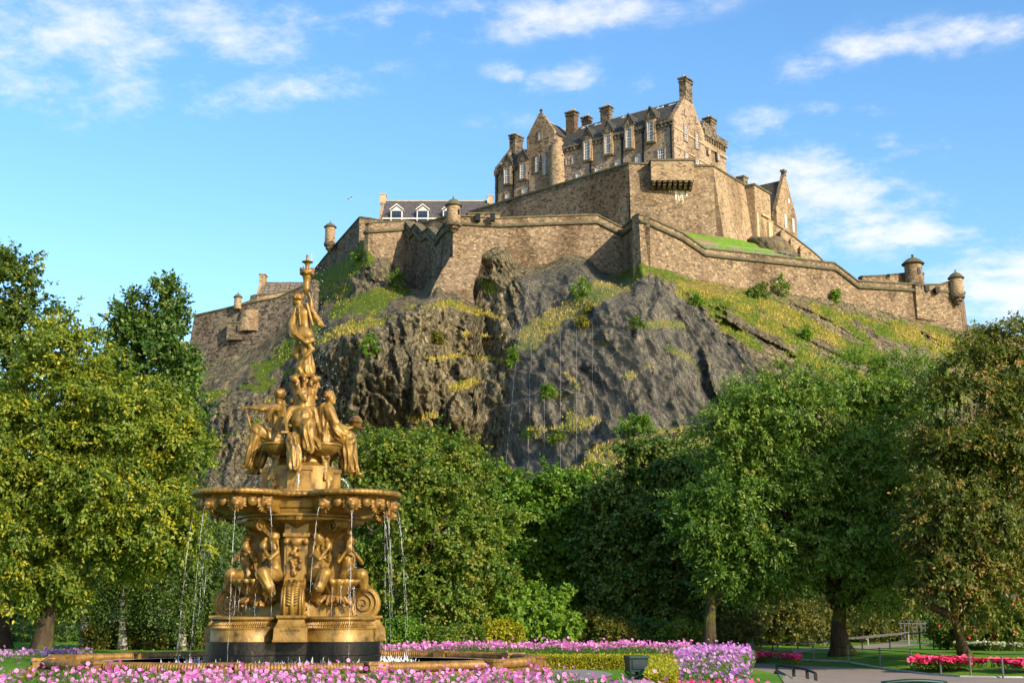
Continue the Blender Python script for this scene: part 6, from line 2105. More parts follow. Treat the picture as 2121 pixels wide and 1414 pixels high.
for k, (x, y, a) in enumerate(MASKS):
    far = math.hypot(x, y) > 2.45
    z1 = 0.9 if far or math.hypot(x, y) > 2.1 else 1.85
    jet((x + 0.15 * math.cos(a), y + 0.15 * math.sin(a), sz(4.22)), (0.35 * math.cos(a) * rw.uniform(.5, 1.3), 0.35 * math.sin(a) * rw.uniform(.5, 1.3), 0.0), sz(z1), rw.uniform(0.004, 0.0075), 55)
for k in range(4):
    ac = math.pi / 4 + k * math.pi / 2
    for j in range(5):
        a = ac + R(-50 + 25 * j)
        x, y = 0.905 * math.cos(ac) * 1.41 + 0.44 * math.cos(a), 0.905 * math.sin(ac) * 1.41 + 0.44 * math.sin(a)
        jet((x * 0.98, y * 0.98, sz(2.62)), (0.12 * math.cos(a), 0.12 * math.sin(a), 0), sz(1.86), 0.006, 18)
    for s_ in (-1, 1):
        a = ac + s_ * 0.34
        jet((1.45 * math.cos(a), 1.45 * math.sin(a), sz(3.3)), (0.05 * math.cos(a), 0.05 * math.sin(a), 0), sz(2.64), 0.006, 10)
for deg in (0, 90, 180, 270):
    a = R(deg) - math.pi / 2
    jet((0.93 * math.cos(a), 0.93 * math.sin(a), sz(5.05)), (0.75 * math.cos(a), 0.75 * math.sin(a), 0.3), sz(4.53), 0.022, 60)
jet((0.05, 0, sz(10.55)), (0.03, 0.0, 0.8), sz(10.35), 0.012, 40)
# drops drifting off the top in the breeze
m = MB()
for k in range(220):
    z = rw.uniform(4.6, 10.4); f = (10.4 - z) / 6
    c = (0.15 + 0.55 * f + rw.gauss(0, 0.12 + 0.30 * f), rw.gauss(0, 0.3), sz(z)); e = rw.uniform(0.003, 0.0065)
    m.add([(c[0] + e, c[1], c[2]), (c[0] - e * .5, c[1] + e * .87, c[2]), (c[0] - e * .5, c[1] - e * .87, c[2]), (c[0], c[1], c[2] + e * 2.2), (c[0], c[1], c[2] - e * 1.5)], [(0, 1, 3), (1, 2, 3), (2, 0, 3), (1, 0, 4), (2, 1, 4), (0, 2, 4)])
t = NT('water_drop'); M['drop'] = t.done(t.bsdf((0.85, 0.88, 0.92), 0.1, 0, None, 0.9))
o = m.build('spray_drops', M['drop'], fountain); o['kind'] = 'stuff'
# foam where the threads land
m = MB()
for k in range(520):
    a = rw.uniform(0, 6.283); r_ = 2.05 + abs(rw.gauss(0, 0.28)) if k % 3 else rw.gauss(2.6, 0.35)
    c = (r_ * math.cos(a), r_ * math.sin(a), sz(0.83)); h_ = abs(rw.gauss(0, 0.07)) + 0.02; e = rw.uniform(0.012, 0.045)
    m.add([(c[0] + e, c[1], c[2]), (c[0] - e * .5, c[1] + e * .87, c[2]), (c[0] - e * .5, c[1] - e * .87, c[2]), (c[0] + rw.gauss(0, .03), c[1], c[2] + h_)], [(0, 1, 3), (1, 2, 3), (2, 0, 3)])
o = m.build('splash_foam', M['spray'], fountain); o['kind'] = 'stuff'

# ---- pool
pool = thing('pool_surround', 'round low gilded pool kerb with ribbed edge and lion masks', 'pool', (FX + 0.0, FY, -0.06), R(10))
PR = 5.5
m = MB()
m.lathe([(PR + 0.28, 0.0), (PR + 0.28, 0.12), (PR + 0.1, 0.2), (PR + 0.06, 0.68), (PR + 0.14, 0.74), (PR + 0.14, 0.82), (PR - 0.2, 0.84), (PR - 0.42, 0.86), (PR - 0.42, 0.2)], seg=144)
m.build('kerb', M['gold_old'], pool, sharp=35)
m = MB(); m.lathe([(PR - 0.2, 0.842), (PR + 0.02, 0.85), (PR - 0.2, 0.875), (PR - 0.43, 0.875), (PR - 0.43, 0.8)], seg=144)
M['grey_stone'] = plain('pale_grey_stone', (0.36, 0.33, 0.28), 0.8, 0, 0.25, 2.0, 0.3)
m.build('inner_kerb', M['grey_stone'], pool, sharp=35)
GAP = 2.2
for k in range(12):
    m = MB(); pts, rr = [], []
    N_ = 200
    for i in range(N_ + 1):
        a = R(30 * k + 15 + GAP + (30 - 2 * GAP) * i / N_)
        pts.append((PR * math.cos(a), PR * math.sin(a), 0.93)); rr.append(0.085 + 0.022 * abs(math.sin(math.pi * i / 5)))
    m.tube(pts, rr, 10)
    rm = m.build('ribbed_rim', M['gold_old'], pool, smooth=True)
p0 = None
for k in range(12):
    a = R(30 * k + 15)
    if p0 is None:
        m = MB(); m.box(-0.17, 0.17, -0.24, 0.2, 0.3, 0.98); m.box(-0.2, 0.2, -0.27, 0.2, 0.98, 1.04); m.box(-0.2, 0.2, -0.27, 0.2, 0.22, 0.3)
        p0 = b = m.build('mask_block', M['gold_old'], pool)
        lm = mesh_np('lion_mask', LV, LF, OLD, b); lm.location = (0, -0.28, 0.7); lm.scale = (1.05, 1, 1.05)
    else:
        b = p0.copy(); col.objects.link(b); b.parent = pool
        q = lm.copy(); col.objects.link(q); q.parent = b
    b.location = ((PR + 0.02) * math.cos(a), (PR + 0.02) * math.sin(a), 0); b.rotation_euler = (0, 0, a + math.pi / 2)
m = MB(); m.lathe([(PR - 0.3, 0.0), (0, 0.0)], (FX, FY, 0.81), 96)
t = NT('pool_water_surface')
wn_ = t.noise(t.coord(), 1.8, 6, 0.65, 0.5)
M['pool_water'] = t.done(t.bsdf(t.ramp(t.noise(t.coord(), 0.6, 3), [(0.3, (0.035, 0.04, 0.012)), (0.7, (0.06, 0.065, 0.02))]), 0.08, 0, t.bump(wn_, 0.5, 0.06), 0.5))
tag(m.build('pool_water', M['pool_water']), 'dark green pool water', 'water', kind='structure')
# ============================================================ GARDEN


def sm(x, a, b):
    x = np.clip((np.asarray(x, float) - a) / (b - a), 0, 1)
    return x * x * (3 - 2 * x)


EDGE_X = np.array([-60, 7, 9.4, 13.0, 14.6, 16.5, 17.6, 22, 80]); EDGE_D = np.array([60, 59, 56.5, 52.5, 50, 46.2, 44.5, 43.5, 43])


def ground_z(X, Y):
    X = np.asarray(X, float); Y = np.asarray(Y, float)
    edge = np.interp(X, EDGE_X, EDGE_D)
    right = -0.15 + 0.62 * sm(Y, edge, edge + 11)
    mid = 0.55
    w = sm(X, 6.0, 8.8)
    z = mid * (1 - w) + right * w
    z = z + 0.5 * sm(Y, 64, 80) + 1.2 * sm(Y, 78, 92) + 2.5 * sm(Y, 88, 110)
    return z


gy = np.concatenate([np.linspace(-40, 36, 40), np.linspace(37, 100, 150), np.linspace(104, 190, 20), [300, 700, 1500, 4000]])
gxx = np.concatenate([[-3000, -800, -300], np.linspace(-150, 0, 40)[:-1], np.linspace(0, 45, 110), np.linspace(48, 150, 30), [300, 800, 3000]])
A, B = np.meshgrid(gxx, gy, indexing='ij')
Zg = ground_z(A, B)
V = np.stack([A.ravel(), B.ravel(), Zg.ravel()], 1)
nx_, ny_ = A.shape
ii = (np.arange(nx_ - 1)[:, None] * ny_ + np.arange(ny_ - 1)[None, :]).ravel()
t = NT('lawn_grass')
v_ = t.coord()
n1_ = t.noise(v_, 0.35, 5, 0.65); n2_ = t.noise(v_, 9.0, 5, 0.75); n3_ = t.noise(t.coord((1.0, 0.25, 1)), 30, 3, 0.7)
c = t.ramp(t.math('ADD', t.math('MULTIPLY', n1_, 0.5), t.math('MULTIPLY', n2_, 0.5)), [(0.32, (0.045, 0.12, 0.008)), (0.5, (0.10, 0.22, 0.013)), (0.68, (0.19, 0.30, 0.025))])
M['lawn'] = t.done(t.bsdf(c, 0.85, 0, t.bump(t.math('ADD', n2_, n3_), 0.8, 0.06), 0.15))
tag(mesh_np('ground', V, np.stack([ii, ii + ny_, ii + ny_ + 1, ii + 1], 1), M['lawn'], None, True), 'mown park lawn', 'lawn', kind='structure')


def drape(name, upper, lower, mat, lift=0.006, n=40, rows=8):
    """a sheet laid on the ground between two edges given in the photo"""
    def place(p):
        z = 0.0
        q = at(p[0], p[1], 50)
        for _ in range(12):
            q = atz(p[0], p[1], z) if p[1] > HOR + 3 else q
            z = 0.5 * z + 0.5 * float(ground_z(q.x, q.y))
        return q
    U = [place(p) for p in upper]; L = [place(p) for p in lower]
    vs = []
    for r_ in range(rows + 1):
        f = r_ / rows
        for k in range(n + 1):
            g = k / n * (len(U) - 1); i = min(int(g), len(U) - 2); g -= i
            u = U[i] * (1 - g) + U[i + 1] * g
            g2 = k / n * (len(L) - 1); i2 = min(int(g2), len(L) - 2); g2 -= i2
            l = L[i2] * (1 - g2) + L[i2 + 1] * g2
            q = u * (1 - f) + l * f
            vs.append((q.x, q.y, float(ground_z(q.x, q.y)) + lift))
    fs = np.array([(r_ * (n + 1) + k, (r_ + 1) * (n + 1) + k, (r_ + 1) * (n + 1) + k + 1, r_ * (n + 1) + k + 1) for r_ in range(rows) for k in range(n)])
    return mesh_np(name, np.array(vs), fs, mat, None, True)


t = NT('path_tarmac')
n1_ = t.noise(t.coord(), 0.8, 5, 0.6); n2_ = t.noise(t.coord(), 40, 3, 0.7)
M['path'] = t.done(t.bsdf(t.mix(0.4, t.ramp(n1_, [(0.3, (0.20, 0.15, 0.12)), (0.7, (0.30, 0.23, 0.185))]), t.ramp(n2_, [(0.3, (0.12, 0.10, 0.09)), (0.7, (0.35, 0.29, 0.25))])), 0.9, 0, t.bump(n2_, 0.3, 0.01), 0.2))
up = [(1548, 1371), (1590, 1374.5), (1670, 1378), (1752, 1381), (1840, 1388), (1915, 1395), (1990, 1401), (2060, 1402.5), (2121, 1403), (2300, 1403)]
lo = [(1548, 1390), (1590, 1400), (1640, 1440), (1700, 1500), (1800, 1540), (1900, 1540), (2000, 1540), (2121, 1540), (2300, 1540), (2500, 1540)]
tag(drape('path', up, lo, M['path'], 0.012, 60, 16), 'pale tarmac garden path', 'path', kind='structure')
up2 = [(1640, 1345.5), (1690, 1342), (1785, 1336), (1850, 1331), (1935, 1325.5), (2000, 1322)]
lo2 = [(1640, 1349), (1690, 1347.5), (1785, 1345), (1850, 1340), (1940, 1331.5), (2010, 1327)]
tag(drape('far_path', up2, lo2, M['path'], 0.012, 40, 6), 'far garden path beside the shrubs', 'path', kind='structure')
# kerb stones of the lawn edge
m = MB()
pts = []
for (x_, y_) in up[1:]:
    q = atz(x_, y_, -0.13); pts.append(Vector((q.x, q.y, float(ground_z(q.x, q.y)) + 0.02)))
m.tube(pts, 0.055, 4)
tag(m.build('kerb', M['grey_stone']), 'stone lawn kerb', 'kerb', kind='structure')
# dark earth under shrubs
M['earth'] = plain('dark_earth', (0.022, 0.016, 0.010), 0.95, 0, 0.4, 2.0, 0.5)


def ground_at(px, Y):
    """ground point on the photo column px at distance Y"""
    X = (px - IW / 2) / FPX * (Y * CT)
    z = float(ground_z(X, Y))
    X = (px - IW / 2) / FPX * (Y * CT + (z - CZ) * ST)
    return Vector((X, Y, z))


# ------------------------------------------------------------ foliage


def leaf_mesh(pos, dirv, nor, length, width):
    """folded rhombic leaves"""
    n = len(pos)
    d = dirv / (np.linalg.norm(dirv, axis=1, keepdims=True) + 1e-9)
    s = np.cross(d, nor); s /= (np.linalg.norm(s, axis=1, keepdims=True) + 1e-9)
    u = np.cross(s, d)
    L = length[:, None]; W = width[:, None]
    V = np.empty((n * 4, 3))
    V[0::4] = pos
    V[1::4] = pos + d * L * 0.45 + s * W * 0.5 + u * W * 0.14
    V[2::4] = pos + d * L
    V[3::4] = pos + d * L * 0.45 - s * W * 0.5 + u * W * 0.14
    return V, np.arange(n * 4).reshape(-1, 4)


def rnd_dir(rg, n):
    v = rg.normal(size=(n, 3))
    return v / np.linalg.norm(v, axis=1, keepdims=True)


def sprays(rg, cen, out, twigs, leaves, tlen, llen, lwid, droop, spread=0.8, hang=0.5):
    """twigs grow from each cluster centre, leaves sit along each twig"""
    nc = len(cen)
    c = np.repeat(cen, twigs, 0); o = np.repeat(out, twigs, 0)
    td = o * 0.9 + rnd_dir(rg, len(c)) * spread
    td /= np.linalg.norm(td, axis=1, keepdims=True)
    L = tlen * rg.uniform(0.5, 1.2, len(c))
    cl = np.repeat(np.repeat(np.arange(nc), twigs), leaves)
    tt = np.tile(np.linspace(0.12, 1.0, leaves), len(c)) + rg.normal(0, 0.05, len(c) * leaves)
    c2 = np.repeat(c, leaves, 0); td2 = np.repeat(td, leaves, 0); L2 = np.repeat(L, leaves)
    pos = c2 + td2 * (L2 * tt)[:, None]
    pos[:, 2] -= droop * L2 * tt ** 2
    side = rnd_dir(rg, len(pos))
    ld = td2 * 0.55 + side * 0.8; ld[:, 2] -= hang
    nor = rnd_dir(rg, len(pos)) * 0.62 + np.repeat(np.repeat(out, twigs, 0), leaves, 0) * 0.75; nor[:, 2] += 0.45
    ln = llen * rg.uniform(0.65, 1.25, len(pos)); wd = lwid * rg.uniform(0.7, 1.25, len(pos))
    pos = pos + rg.normal(0, 0.03, pos.shape)
    V, F_ = leaf_mesh(pos, ld, nor, ln, wd)
    return V, F_, cl, tt


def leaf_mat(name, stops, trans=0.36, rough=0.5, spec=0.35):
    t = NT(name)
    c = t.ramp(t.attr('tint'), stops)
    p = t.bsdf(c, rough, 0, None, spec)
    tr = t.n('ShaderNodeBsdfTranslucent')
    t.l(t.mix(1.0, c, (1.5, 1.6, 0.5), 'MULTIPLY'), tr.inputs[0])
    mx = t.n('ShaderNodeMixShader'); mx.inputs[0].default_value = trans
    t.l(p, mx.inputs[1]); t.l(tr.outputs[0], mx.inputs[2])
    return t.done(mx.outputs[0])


LM = {
    'yellow': leaf_mat('yellow_green_leaves', [(0, (0.040, 0.079, 0.008)), (0.35, (0.096, 0.153, 0.014)), (0.7, (0.176, 0.222, 0.022)), (0.88, (0.272, 0.279, 0.023)), (1, (0.521, 0.421, 0.019))]),
    'olive': leaf_mat('olive_leaves', [(0, (0.024, 0.048, 0.007)), (0.5, (0.068, 0.114, 0.015)), (0.85, (0.138, 0.179, 0.020)), (1, (0.385, 0.358, 0.025))]),
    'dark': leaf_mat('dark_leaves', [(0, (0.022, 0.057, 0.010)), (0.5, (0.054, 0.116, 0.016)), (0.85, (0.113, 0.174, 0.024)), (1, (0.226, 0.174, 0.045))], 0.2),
    'mid': leaf_mat('mid_green_leaves', [(0, (0.039, 0.085, 0.009)), (0.5, (0.097, 0.161, 0.017)), (0.85, (0.182, 0.239, 0.030)), (1, (0.330, 0.232, 0.040))]),
    'maple': leaf_mat('maple_leaves', [(0, (0.035, 0.094, 0.008)), (0.5, (0.089, 0.181, 0.014)), (1, (0.184, 0.281, 0.025))]),
    'cherry': leaf_mat('cherry_leaves', [(0, (0.032, 0.086, 0.009)), (0.45, (0.086, 0.166, 0.015)), (0.8, (0.172, 0.252, 0.031)), (0.9, (0.218, 0.273, 0.044)), (1, (0.345, 0.187, 0.055))]),
    'redcherry': leaf_mat('reddening_leaves', [(0, (0.039, 0.069, 0.009)), (0.4, (0.090, 0.121, 0.015)), (0.7, (0.168, 0.167, 0.019)), (0.9, (0.269, 0.172, 0.047)), (1, (0.515, 0.253, 0.126))]),
    'birch': leaf_mat('birch_leaves', [(0, (0.036, 0.070, 0.013)), (0.6, (0.084, 0.140, 0.022)), (1, (0.168, 0.210, 0.033))]),
    'shrub': leaf_mat('golden_shrub_leaves', [(0, (0.045, 0.06, 0.008)), (0.5, (0.12, 0.125, 0.014)), (1, (0.27, 0.22, 0.03))]),
    'box': leaf_mat('hedge_leaves', [(0, (0.102, 0.132, 0.006)), (0.5, (0.255, 0.251, 0.010)), (1, (0.535, 0.435, 0.020))]),
    'rhodo': leaf_mat('rhododendron_leaves', [(0, (0.040, 0.058, 0.012)), (0.5, (0.112, 0.115, 0.022)), (1, (0.251, 0.216, 0.042))]),
}
M['bark'] = plain('brown_bark', (0.062, 0.043, 0.027), 0.95, 0, 0.5, 2.5, 0.9)
t = NT('mossy_bark')
bn = t.noise(t.coord((5, 5, 0.8)), 1.5, 6, 0.7)
M['bark_moss'] = t.done(t.bsdf(t.mix(t.sstep(t.noise(t.coord(), 1.2, 4), 0.48, 0.62), t.ramp(bn, [(0.3, (0.022, 0.016, 0.010)), (0.7, (0.085, 0.062, 0.04))]), (0.085, 0.085, 0.018)), 0.95, 0, t.bump(bn, 1.0, 0.08), 0.1))
t = NT('birch_bark')
bw_ = t.noise(t.coord((0.6, 0.6, 6)), 1.6, 3, 0.6)
M['birch_bark'] = t.done(t.bsdf(t.ramp(bw_, [(0.40, (0.035, 0.028, 0.022)), (0.5, (0.33, 0.29, 0.25)), (0.8, (0.50, 0.46, 0.40))]), 0.8, 0, t.bump(bw_, 0.4, 0.02), 0.2))


def ell(px, py, rx, ry, Y, rd=None):
    c = at(px, py, Y)
    k = (Y * CT + (c.z - CZ) * ST) / FPX
    return (np.array(c), np.array([rx * k, (rd if rd is not None else (rx * k + ry * k) * 0.5), ry * k]))


def crown_points(rg, ells, n, inner=0.5, gate=-0.2, freq=0.55, seed=0, bough=1.0, stray=0.10, flat=0.62):
    """boughs spread over the crown, each a flattened clump with twigs on its outside; dark gaps stay between them"""
    vol = np.array([(e[1][0] * e[1][1] * e[1][2]) ** (2 / 3) for e in ells])
    tot_ = vol.sum()
    B_, O_, R_ = [], [], []
    want = int(np.clip(tot_ * 4.2 / bough ** 2, 10, 900))
    tries = 0
    B = np.empty((0, 3))
    while len(B_) < want and tries < 40:
        tries += 1
        k = rg.choice(len(ells), 200, p=vol / tot_)
        d = rnd_dir(rg, 200)
        flip = (d[:, 1] > 0) & (rg.random(200) < 0.4); d[flip, 1] *= -1
        for i in range(200):
            c, r_ = ells[k[i]]
            f = 0.35 + 0.65 * rg.random() ** 0.45
            f *= 1 + 0.22 * vnoise((d[i] * 2.2 + c)[None], seed)[0]
            p = c + d[i] * r_ * f
            q = min(np.linalg.norm((p - e[0]) / e[1]) for e in ells)
            if q < inner * 0.8: continue
            rb = bough * rg.uniform(0.55, 1.25)
            if len(B_) and np.min(np.linalg.norm((np.array(B_) - p) * [1, 1, 0.85 / flat], axis=1)) < rb * 0.78: continue
            B_.append(p); O_.append(d[i]); R_.append(rb)
            if len(B_) >= want: break
    B_ = np.array(B_); O_ = np.array(O_); R_ = np.array(R_)
    w = R_ ** 2 / (R_ ** 2).sum()
    k = rg.choice(len(B_), n, p=w)
    d = rnd_dir(rg, n) + O_[k] * 0.45 + np.array([0, 0, 0.35])
    d /= np.linalg.norm(d, axis=1, keepdims=True)
    f = 0.45 + 0.55 * rg.random(n) ** 0.5
    s = rg.random(n) < stray
    f = np.where(s, f * rg.uniform(1.0, 1.55, n), f)
    P_ = B_[k] + d * (R_[k] * f)[:, None] * np.array([1.0, 1.0, flat])
    return P_, d


def tree(label, base, top, trunk_r, ells, mat, clusters, twigs, leaves, tlen, llen, lwid, droop=0.3, hang=0.5, spread=0.8, seed=1, bark='bark', name='tree', cat='tree', group=None, lean=None, gate=-0.2, inner=0.5, tint=(0.45, 0.22), accent=0.0, limbs=16, forks=None, freq=0.55, bough=0.95, stray=0.16, flat=0.62, shoots=0.05):
    rg = np.random.default_rng(seed)
    rd = random.Random(seed)
    base = Vector(base)
    root = thing(name, label, cat, base, group=group)
    cen, out = crown_points(rg, ells, clusters, inner, gate, freq, seed, bough, stray, flat)
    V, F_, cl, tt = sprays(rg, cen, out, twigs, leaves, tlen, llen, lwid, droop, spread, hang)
    # long leafy shoots break the outline
    q_ = np.min([np.linalg.norm((cen - e[0]) / e[1], axis=1) for e in ells], axis=0)
    hull = np.nonzero((q_ > 0.86) & (out[:, 2] > -0.35))[0]
    if shoots and len(hull):
        sel = rg.choice(hull, min(len(hull), int(shoots * len(cen))), replace=False)
        so_ = out[sel] * np.array([1, 1, 0.8]) + np.array([0, 0, 0.12])
        V2, F2, cl2, tt2 = sprays(rg, cen[sel], so_, 1, 26, 1.5 * bough, llen, lwid, droop * 0.6 + 0.12, 0.35, hang)
        F2 = F2 + len(V); V = np.concatenate([V, V2]); F_ = np.concatenate([F_, F2]); cl = np.concatenate([cl, sel[cl2]]); tt = np.concatenate([tt, tt2])
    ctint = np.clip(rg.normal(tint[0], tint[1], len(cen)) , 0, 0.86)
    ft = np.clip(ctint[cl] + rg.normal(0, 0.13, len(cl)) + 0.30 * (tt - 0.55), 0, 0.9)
    if accent:
        ac = rg.random(len(cen)) < accent
        hit = ac[cl] & (rg.random(len(cl)) < 0.55)
        ft = np.where(hit, rg.uniform(0.88, 1.0, len(cl)), ft)
    V -= np.array(base)
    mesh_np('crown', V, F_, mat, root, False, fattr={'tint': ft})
    # trunk with flared foot, forks and limbs reaching into the crown
    top = Vector(top)
    m = MB()
    pts, rr = [], []
    for k in range(11):
        f = k / 10
        p = base.lerp(top, f) - base
        wob = 0.25 * trunk_r * math.sin(f * 5 + seed)
        pts.append(p + Vector((wob, wob * 0.5, -0.15 if k == 0 else 0)))
        rr.append(trunk_r * (1.0 - 0.5 * f + 0.75 * math.exp(-f * 11)))
    m.tube(pts, rr, 12)
    tr_o = m.build('trunk', M[bark], root, smooth=True)
    m = MB()
    pick = rg.permutation(len(cen))[:limbs]
    H = top.z - base.z
    for i in pick:
        e = Vector(cen[i]) - base
        f0 = rd.uniform(0.55, 1.0)
        s = pts[int(round(f0 * 10))]
        mid = s.lerp(e, 0.5) + Vector((rd.uniform(-1, 1), rd.uniform(-1, 1), rd.uniform(0.0, 1.2))) * 0.12 * (e - s).length
        q = [s, s.lerp(mid, 0.5) + Vector((0, 0, 0.05 * (e - s).length)), mid, mid.lerp(e, 0.55), e]
        r0 = trunk_r * rd.uniform(0.22, 0.42)
        m.tube(q, [r0, r0 * 0.8, r0 * 0.55, r0 * 0.35, r0 * 0.12], 6)
    for fk in (forks or []):
        q = [Vector(p) - base for p in fk[0]]
        m.tube(q, fk[1], 9)
    m.build('limbs', M[bark], root, smooth=True)
    return root


def bush(label, base, ells, mat, clusters, leaves, llen, lwid, seed, cat='shrub', name='shrub', group=None, tint=(0.5, 0.22), flowers=None, tlen=0.25, hang=0.3, droop=0.2, gate=-0.35):
    rg = np.random.default_rng(seed)
    base = Vector(base)
    root = thing(name, label, cat, base, group=group)
    cen, out = crown_points(rg, ells, clusters, 0.3, gate, 1.4, seed, max(0.22, float(np.mean(ells[0][1])) * 0.42), 0.15)
    ok = cen[:, 2] > base.z - 0.1
    cen, out = cen[ok], out[ok]
    V, F_, cl, tt = sprays(rg, cen, out, 4, leaves, tlen, llen, lwid, droop, 0.8, hang)
    ft = np.clip(rg.normal(tint[0], tint[1], len(cen))[cl] + rg.normal(0, 0.14, len(cl)), 0, 1)
    mesh_np('foliage', V - np.array(base), F_, mat, root, False, fattr={'tint': ft})
    m = MB()
    for i in range(min(6, len(cen))):
        e = Vector(cen[i]) - base
        m.tube([(0, 0, -0.1), (e.x * 0.4, e.y * 0.4, e.z * 0.6), e], [0.035, 0.025, 0.01], 5)
    m.build('stems', M['bark'], root)
    if flowers:
        fmat, nf, size = flowers
        k = rg.permutation(len(cen))[:nf]
        P_ = cen[k] + out[k] * tlen * 0.9
        vs, fs = [], []
        for p in P_:
            for _ in range(7):
                c = p + rg.normal(0, size * 0.5, 3); a = rnd_dir(rg, 1)[0]; b = rnd_dir(rg, 1)[0]
                i0 = len(vs); e = size * rg.uniform(0.35, 0.7)
                vs += [c - a * e, c + b * e, c + a * e, c - b * e]; fs.append((i0, i0 + 1, i0 + 2, i0 + 3))
        mesh_np('blossom', np.array(vs) - np.array(base), np.array(fs), fmat, root, False)
    return root


# ------------------------------------------------------------ trees
Y1 = 60
tree('tall olive green tree with yellow lit edges at the far left border', ground_at(2, Y1), at(-30, 780, Y1), 0.4,
     [ell(-50, 600, 100, 92, Y1), ell(-20, 640, 100, 70, Y1), ell(-70, 720, 160, 110, Y1), ell(-10, 760, 90, 90, Y1), ell(-80, 880, 150, 140, Y1), ell(-40, 1020, 120, 130, Y1), ell(-60, 1160, 110, 100, Y1)],
     LM['olive'], 3200, 4, 7, 0.45, 0.19, 0.125, 0.2, 0.4, 0.9, 11, 'bark', accent=0.08, gate=-0.18)
Y2 = 47
tree('broad yellow green tree with mottled yellow leaves, left of the fountain', ground_at(86, Y2), at(120, 1040, Y2), 0.30,
     [ell(150, 745, 60, 78, Y2), ell(110, 830, 90, 80, Y2), ell(220, 850, 95, 75, Y2), ell(250, 905, 130, 115, Y2), ell(330, 950, 65, 105, Y2), ell(378, 960, 38, 65, Y2, 1.4), ell(80, 950, 110, 120, Y2), ell(200, 1040, 190, 130, Y2), ell(335, 1070, 65, 95, Y2),
      ell(60, 1130, 90, 80, Y2), ell(230, 1110, 150, 60, Y2), ell(130, 1190, 75, 45, Y2), ell(65, 1205, 55, 40, Y2), ell(330, 1120, 60, 45, Y2)],
     LM['yellow'], 5200, 4, 7, 0.40, 0.165, 0.085, 0.3, 0.45, 0.9, 12, 'bark_moss', accent=0.09, tint=(0.52, 0.2), limbs=30, gate=-0.22)
Y3 = 92
tree('dark many topped evergreen tree behind the yellow green tree', ground_at(325, Y3), at(325, 800, Y3), 0.4,
     [ell(345, 640, 20, 42, Y3), ell(338, 690, 36, 50, Y3), ell(340, 750, 52, 70, Y3), ell(285, 665, 14, 45, Y3), ell(285, 720, 27, 55, Y3), ell(256, 700, 12, 50, Y3), ell(257, 755, 19, 50, Y3), ell(300, 810, 62, 80, Y3), ell(366, 800, 32, 55, Y3), ell(384, 835, 20, 60, Y3), ell(325, 930, 75, 110, Y3), ell(355, 960, 45, 95, Y3)],
     LM['dark'], 1900, 4, 6, 0.8, 0.34, 0.2, -0.25, -0.2, 0.6, 13, 'bark', name='evergreen_tree', gate=-0.3, limbs=8, freq=0.4)
for i, (px, Y, e, lab) in enumerate((
        (171, 58, [(185, 1120, 50, 90), (170, 1165, 40, 50)], 'slim white trunked birch just right of the thick mossy trunk'),
        (231, 60, [(235, 1110, 45, 90), (225, 1170, 35, 50)], 'slender birch with mottled white trunk, second from the mossy trunk'),
        (254, 57, [(280, 1120, 50, 90), (290, 1180, 40, 50)], 'thin birch close beside another birch, behind the pool\'s left end'),
        (378, 56, [(400, 1130, 60, 90), (430, 1180, 50, 100), (385, 1190, 55, 60), (440, 1210, 35, 55)], 'weeping birch with white trunk next to the fountain base'))):
    ee = [ell(*q, Y) for q in e]
    tree(lab, ground_at(px, Y), at(px + 6, 1090, Y), 0.15, ee, LM['birch'], 750 if i == 3 else 420, 5, 9, 1.1, 0.10, 0.07, 1.1, 0.8, 0.5, 20 + i, 'birch_bark', name='birch_tree', group='birches left of the fountain', gate=-0.3, limbs=10)
Y5 = 57
tree('rounded tree with russet tinged crown immediately right of the fountain', ground_at(895, Y5), at(880, 1130, Y5), 0.27,
     [ell(790, 955, 70, 50, Y5), ell(880, 940, 65, 52, Y5), ell(830, 1010, 110, 90, Y5), ell(935, 1020, 70, 80, Y5), ell(770, 1080, 80, 110, Y5), ell(880, 1120, 110, 120, Y5), ell(980, 1120, 55, 110, Y5), ell(800, 1200, 90, 70, Y5), ell(930, 1220, 90, 60, Y5)],
     LM['mid'], 3400, 4, 7, 0.38, 0.165, 0.105, 0.25, 0.35, 0.9, 15, 'bark', accent=0.10, gate=-0.26, tint=(0.55, 0.2))
Y6 = 68
tree('green maple behind, filling the gap right of the russet tinged tree', ground_at(1078, Y6), at(1075, 1140, Y6), 0.26,
     [ell(1060, 1040, 65, 50, Y6), ell(1010, 1030, 40, 45, Y6), ell(1090, 1110, 75, 70, Y6), ell(1030, 1170, 60, 70, Y6), ell(1110, 1190, 60, 50, Y6)],
     LM['maple'], 1700, 4, 7, 0.42, 0.21, 0.16, 0.3, 0.4, 0.9, 16, 'bark', gate=-0.22, name='maple_tree')
tree('bright maple with layered leaves, between the gap maple and dark maples', ground_at(1164, Y6 + 1), at(1165, 1140, Y6 + 1), 0.24,
     [ell(1160, 1040, 60, 50, Y6), ell(1210, 1080, 50, 55, Y6), ell(1170, 1120, 60, 60, Y6), ell(1190, 1200, 55, 50, Y6)],
     LM['maple'], 1600, 4, 7, 0.42, 0.21, 0.16, 0.3, 0.4, 0.9, 17, 'bark', gate=-0.22, name='maple_tree', tint=(0.6, 0.2))
tree('small leafy maple sapling in front of the tree gap, above pink flowers', ground_at(1115, 58), at(1115, 1280, 58), 0.08,
     [ell(1118, 1235, 42, 32, 58), ell(1100, 1265, 45, 28, 58), ell(1130, 1285, 45, 25, 58), ell(1125, 1312, 35, 18, 58)],
     LM['maple'], 420, 4, 6, 0.4, 0.2, 0.15, 0.4, 0.5, 0.9, 18, 'bark', name='maple_tree', tint=(0.7, 0.2), gate=-0.3, limbs=6)
Y7 = 65
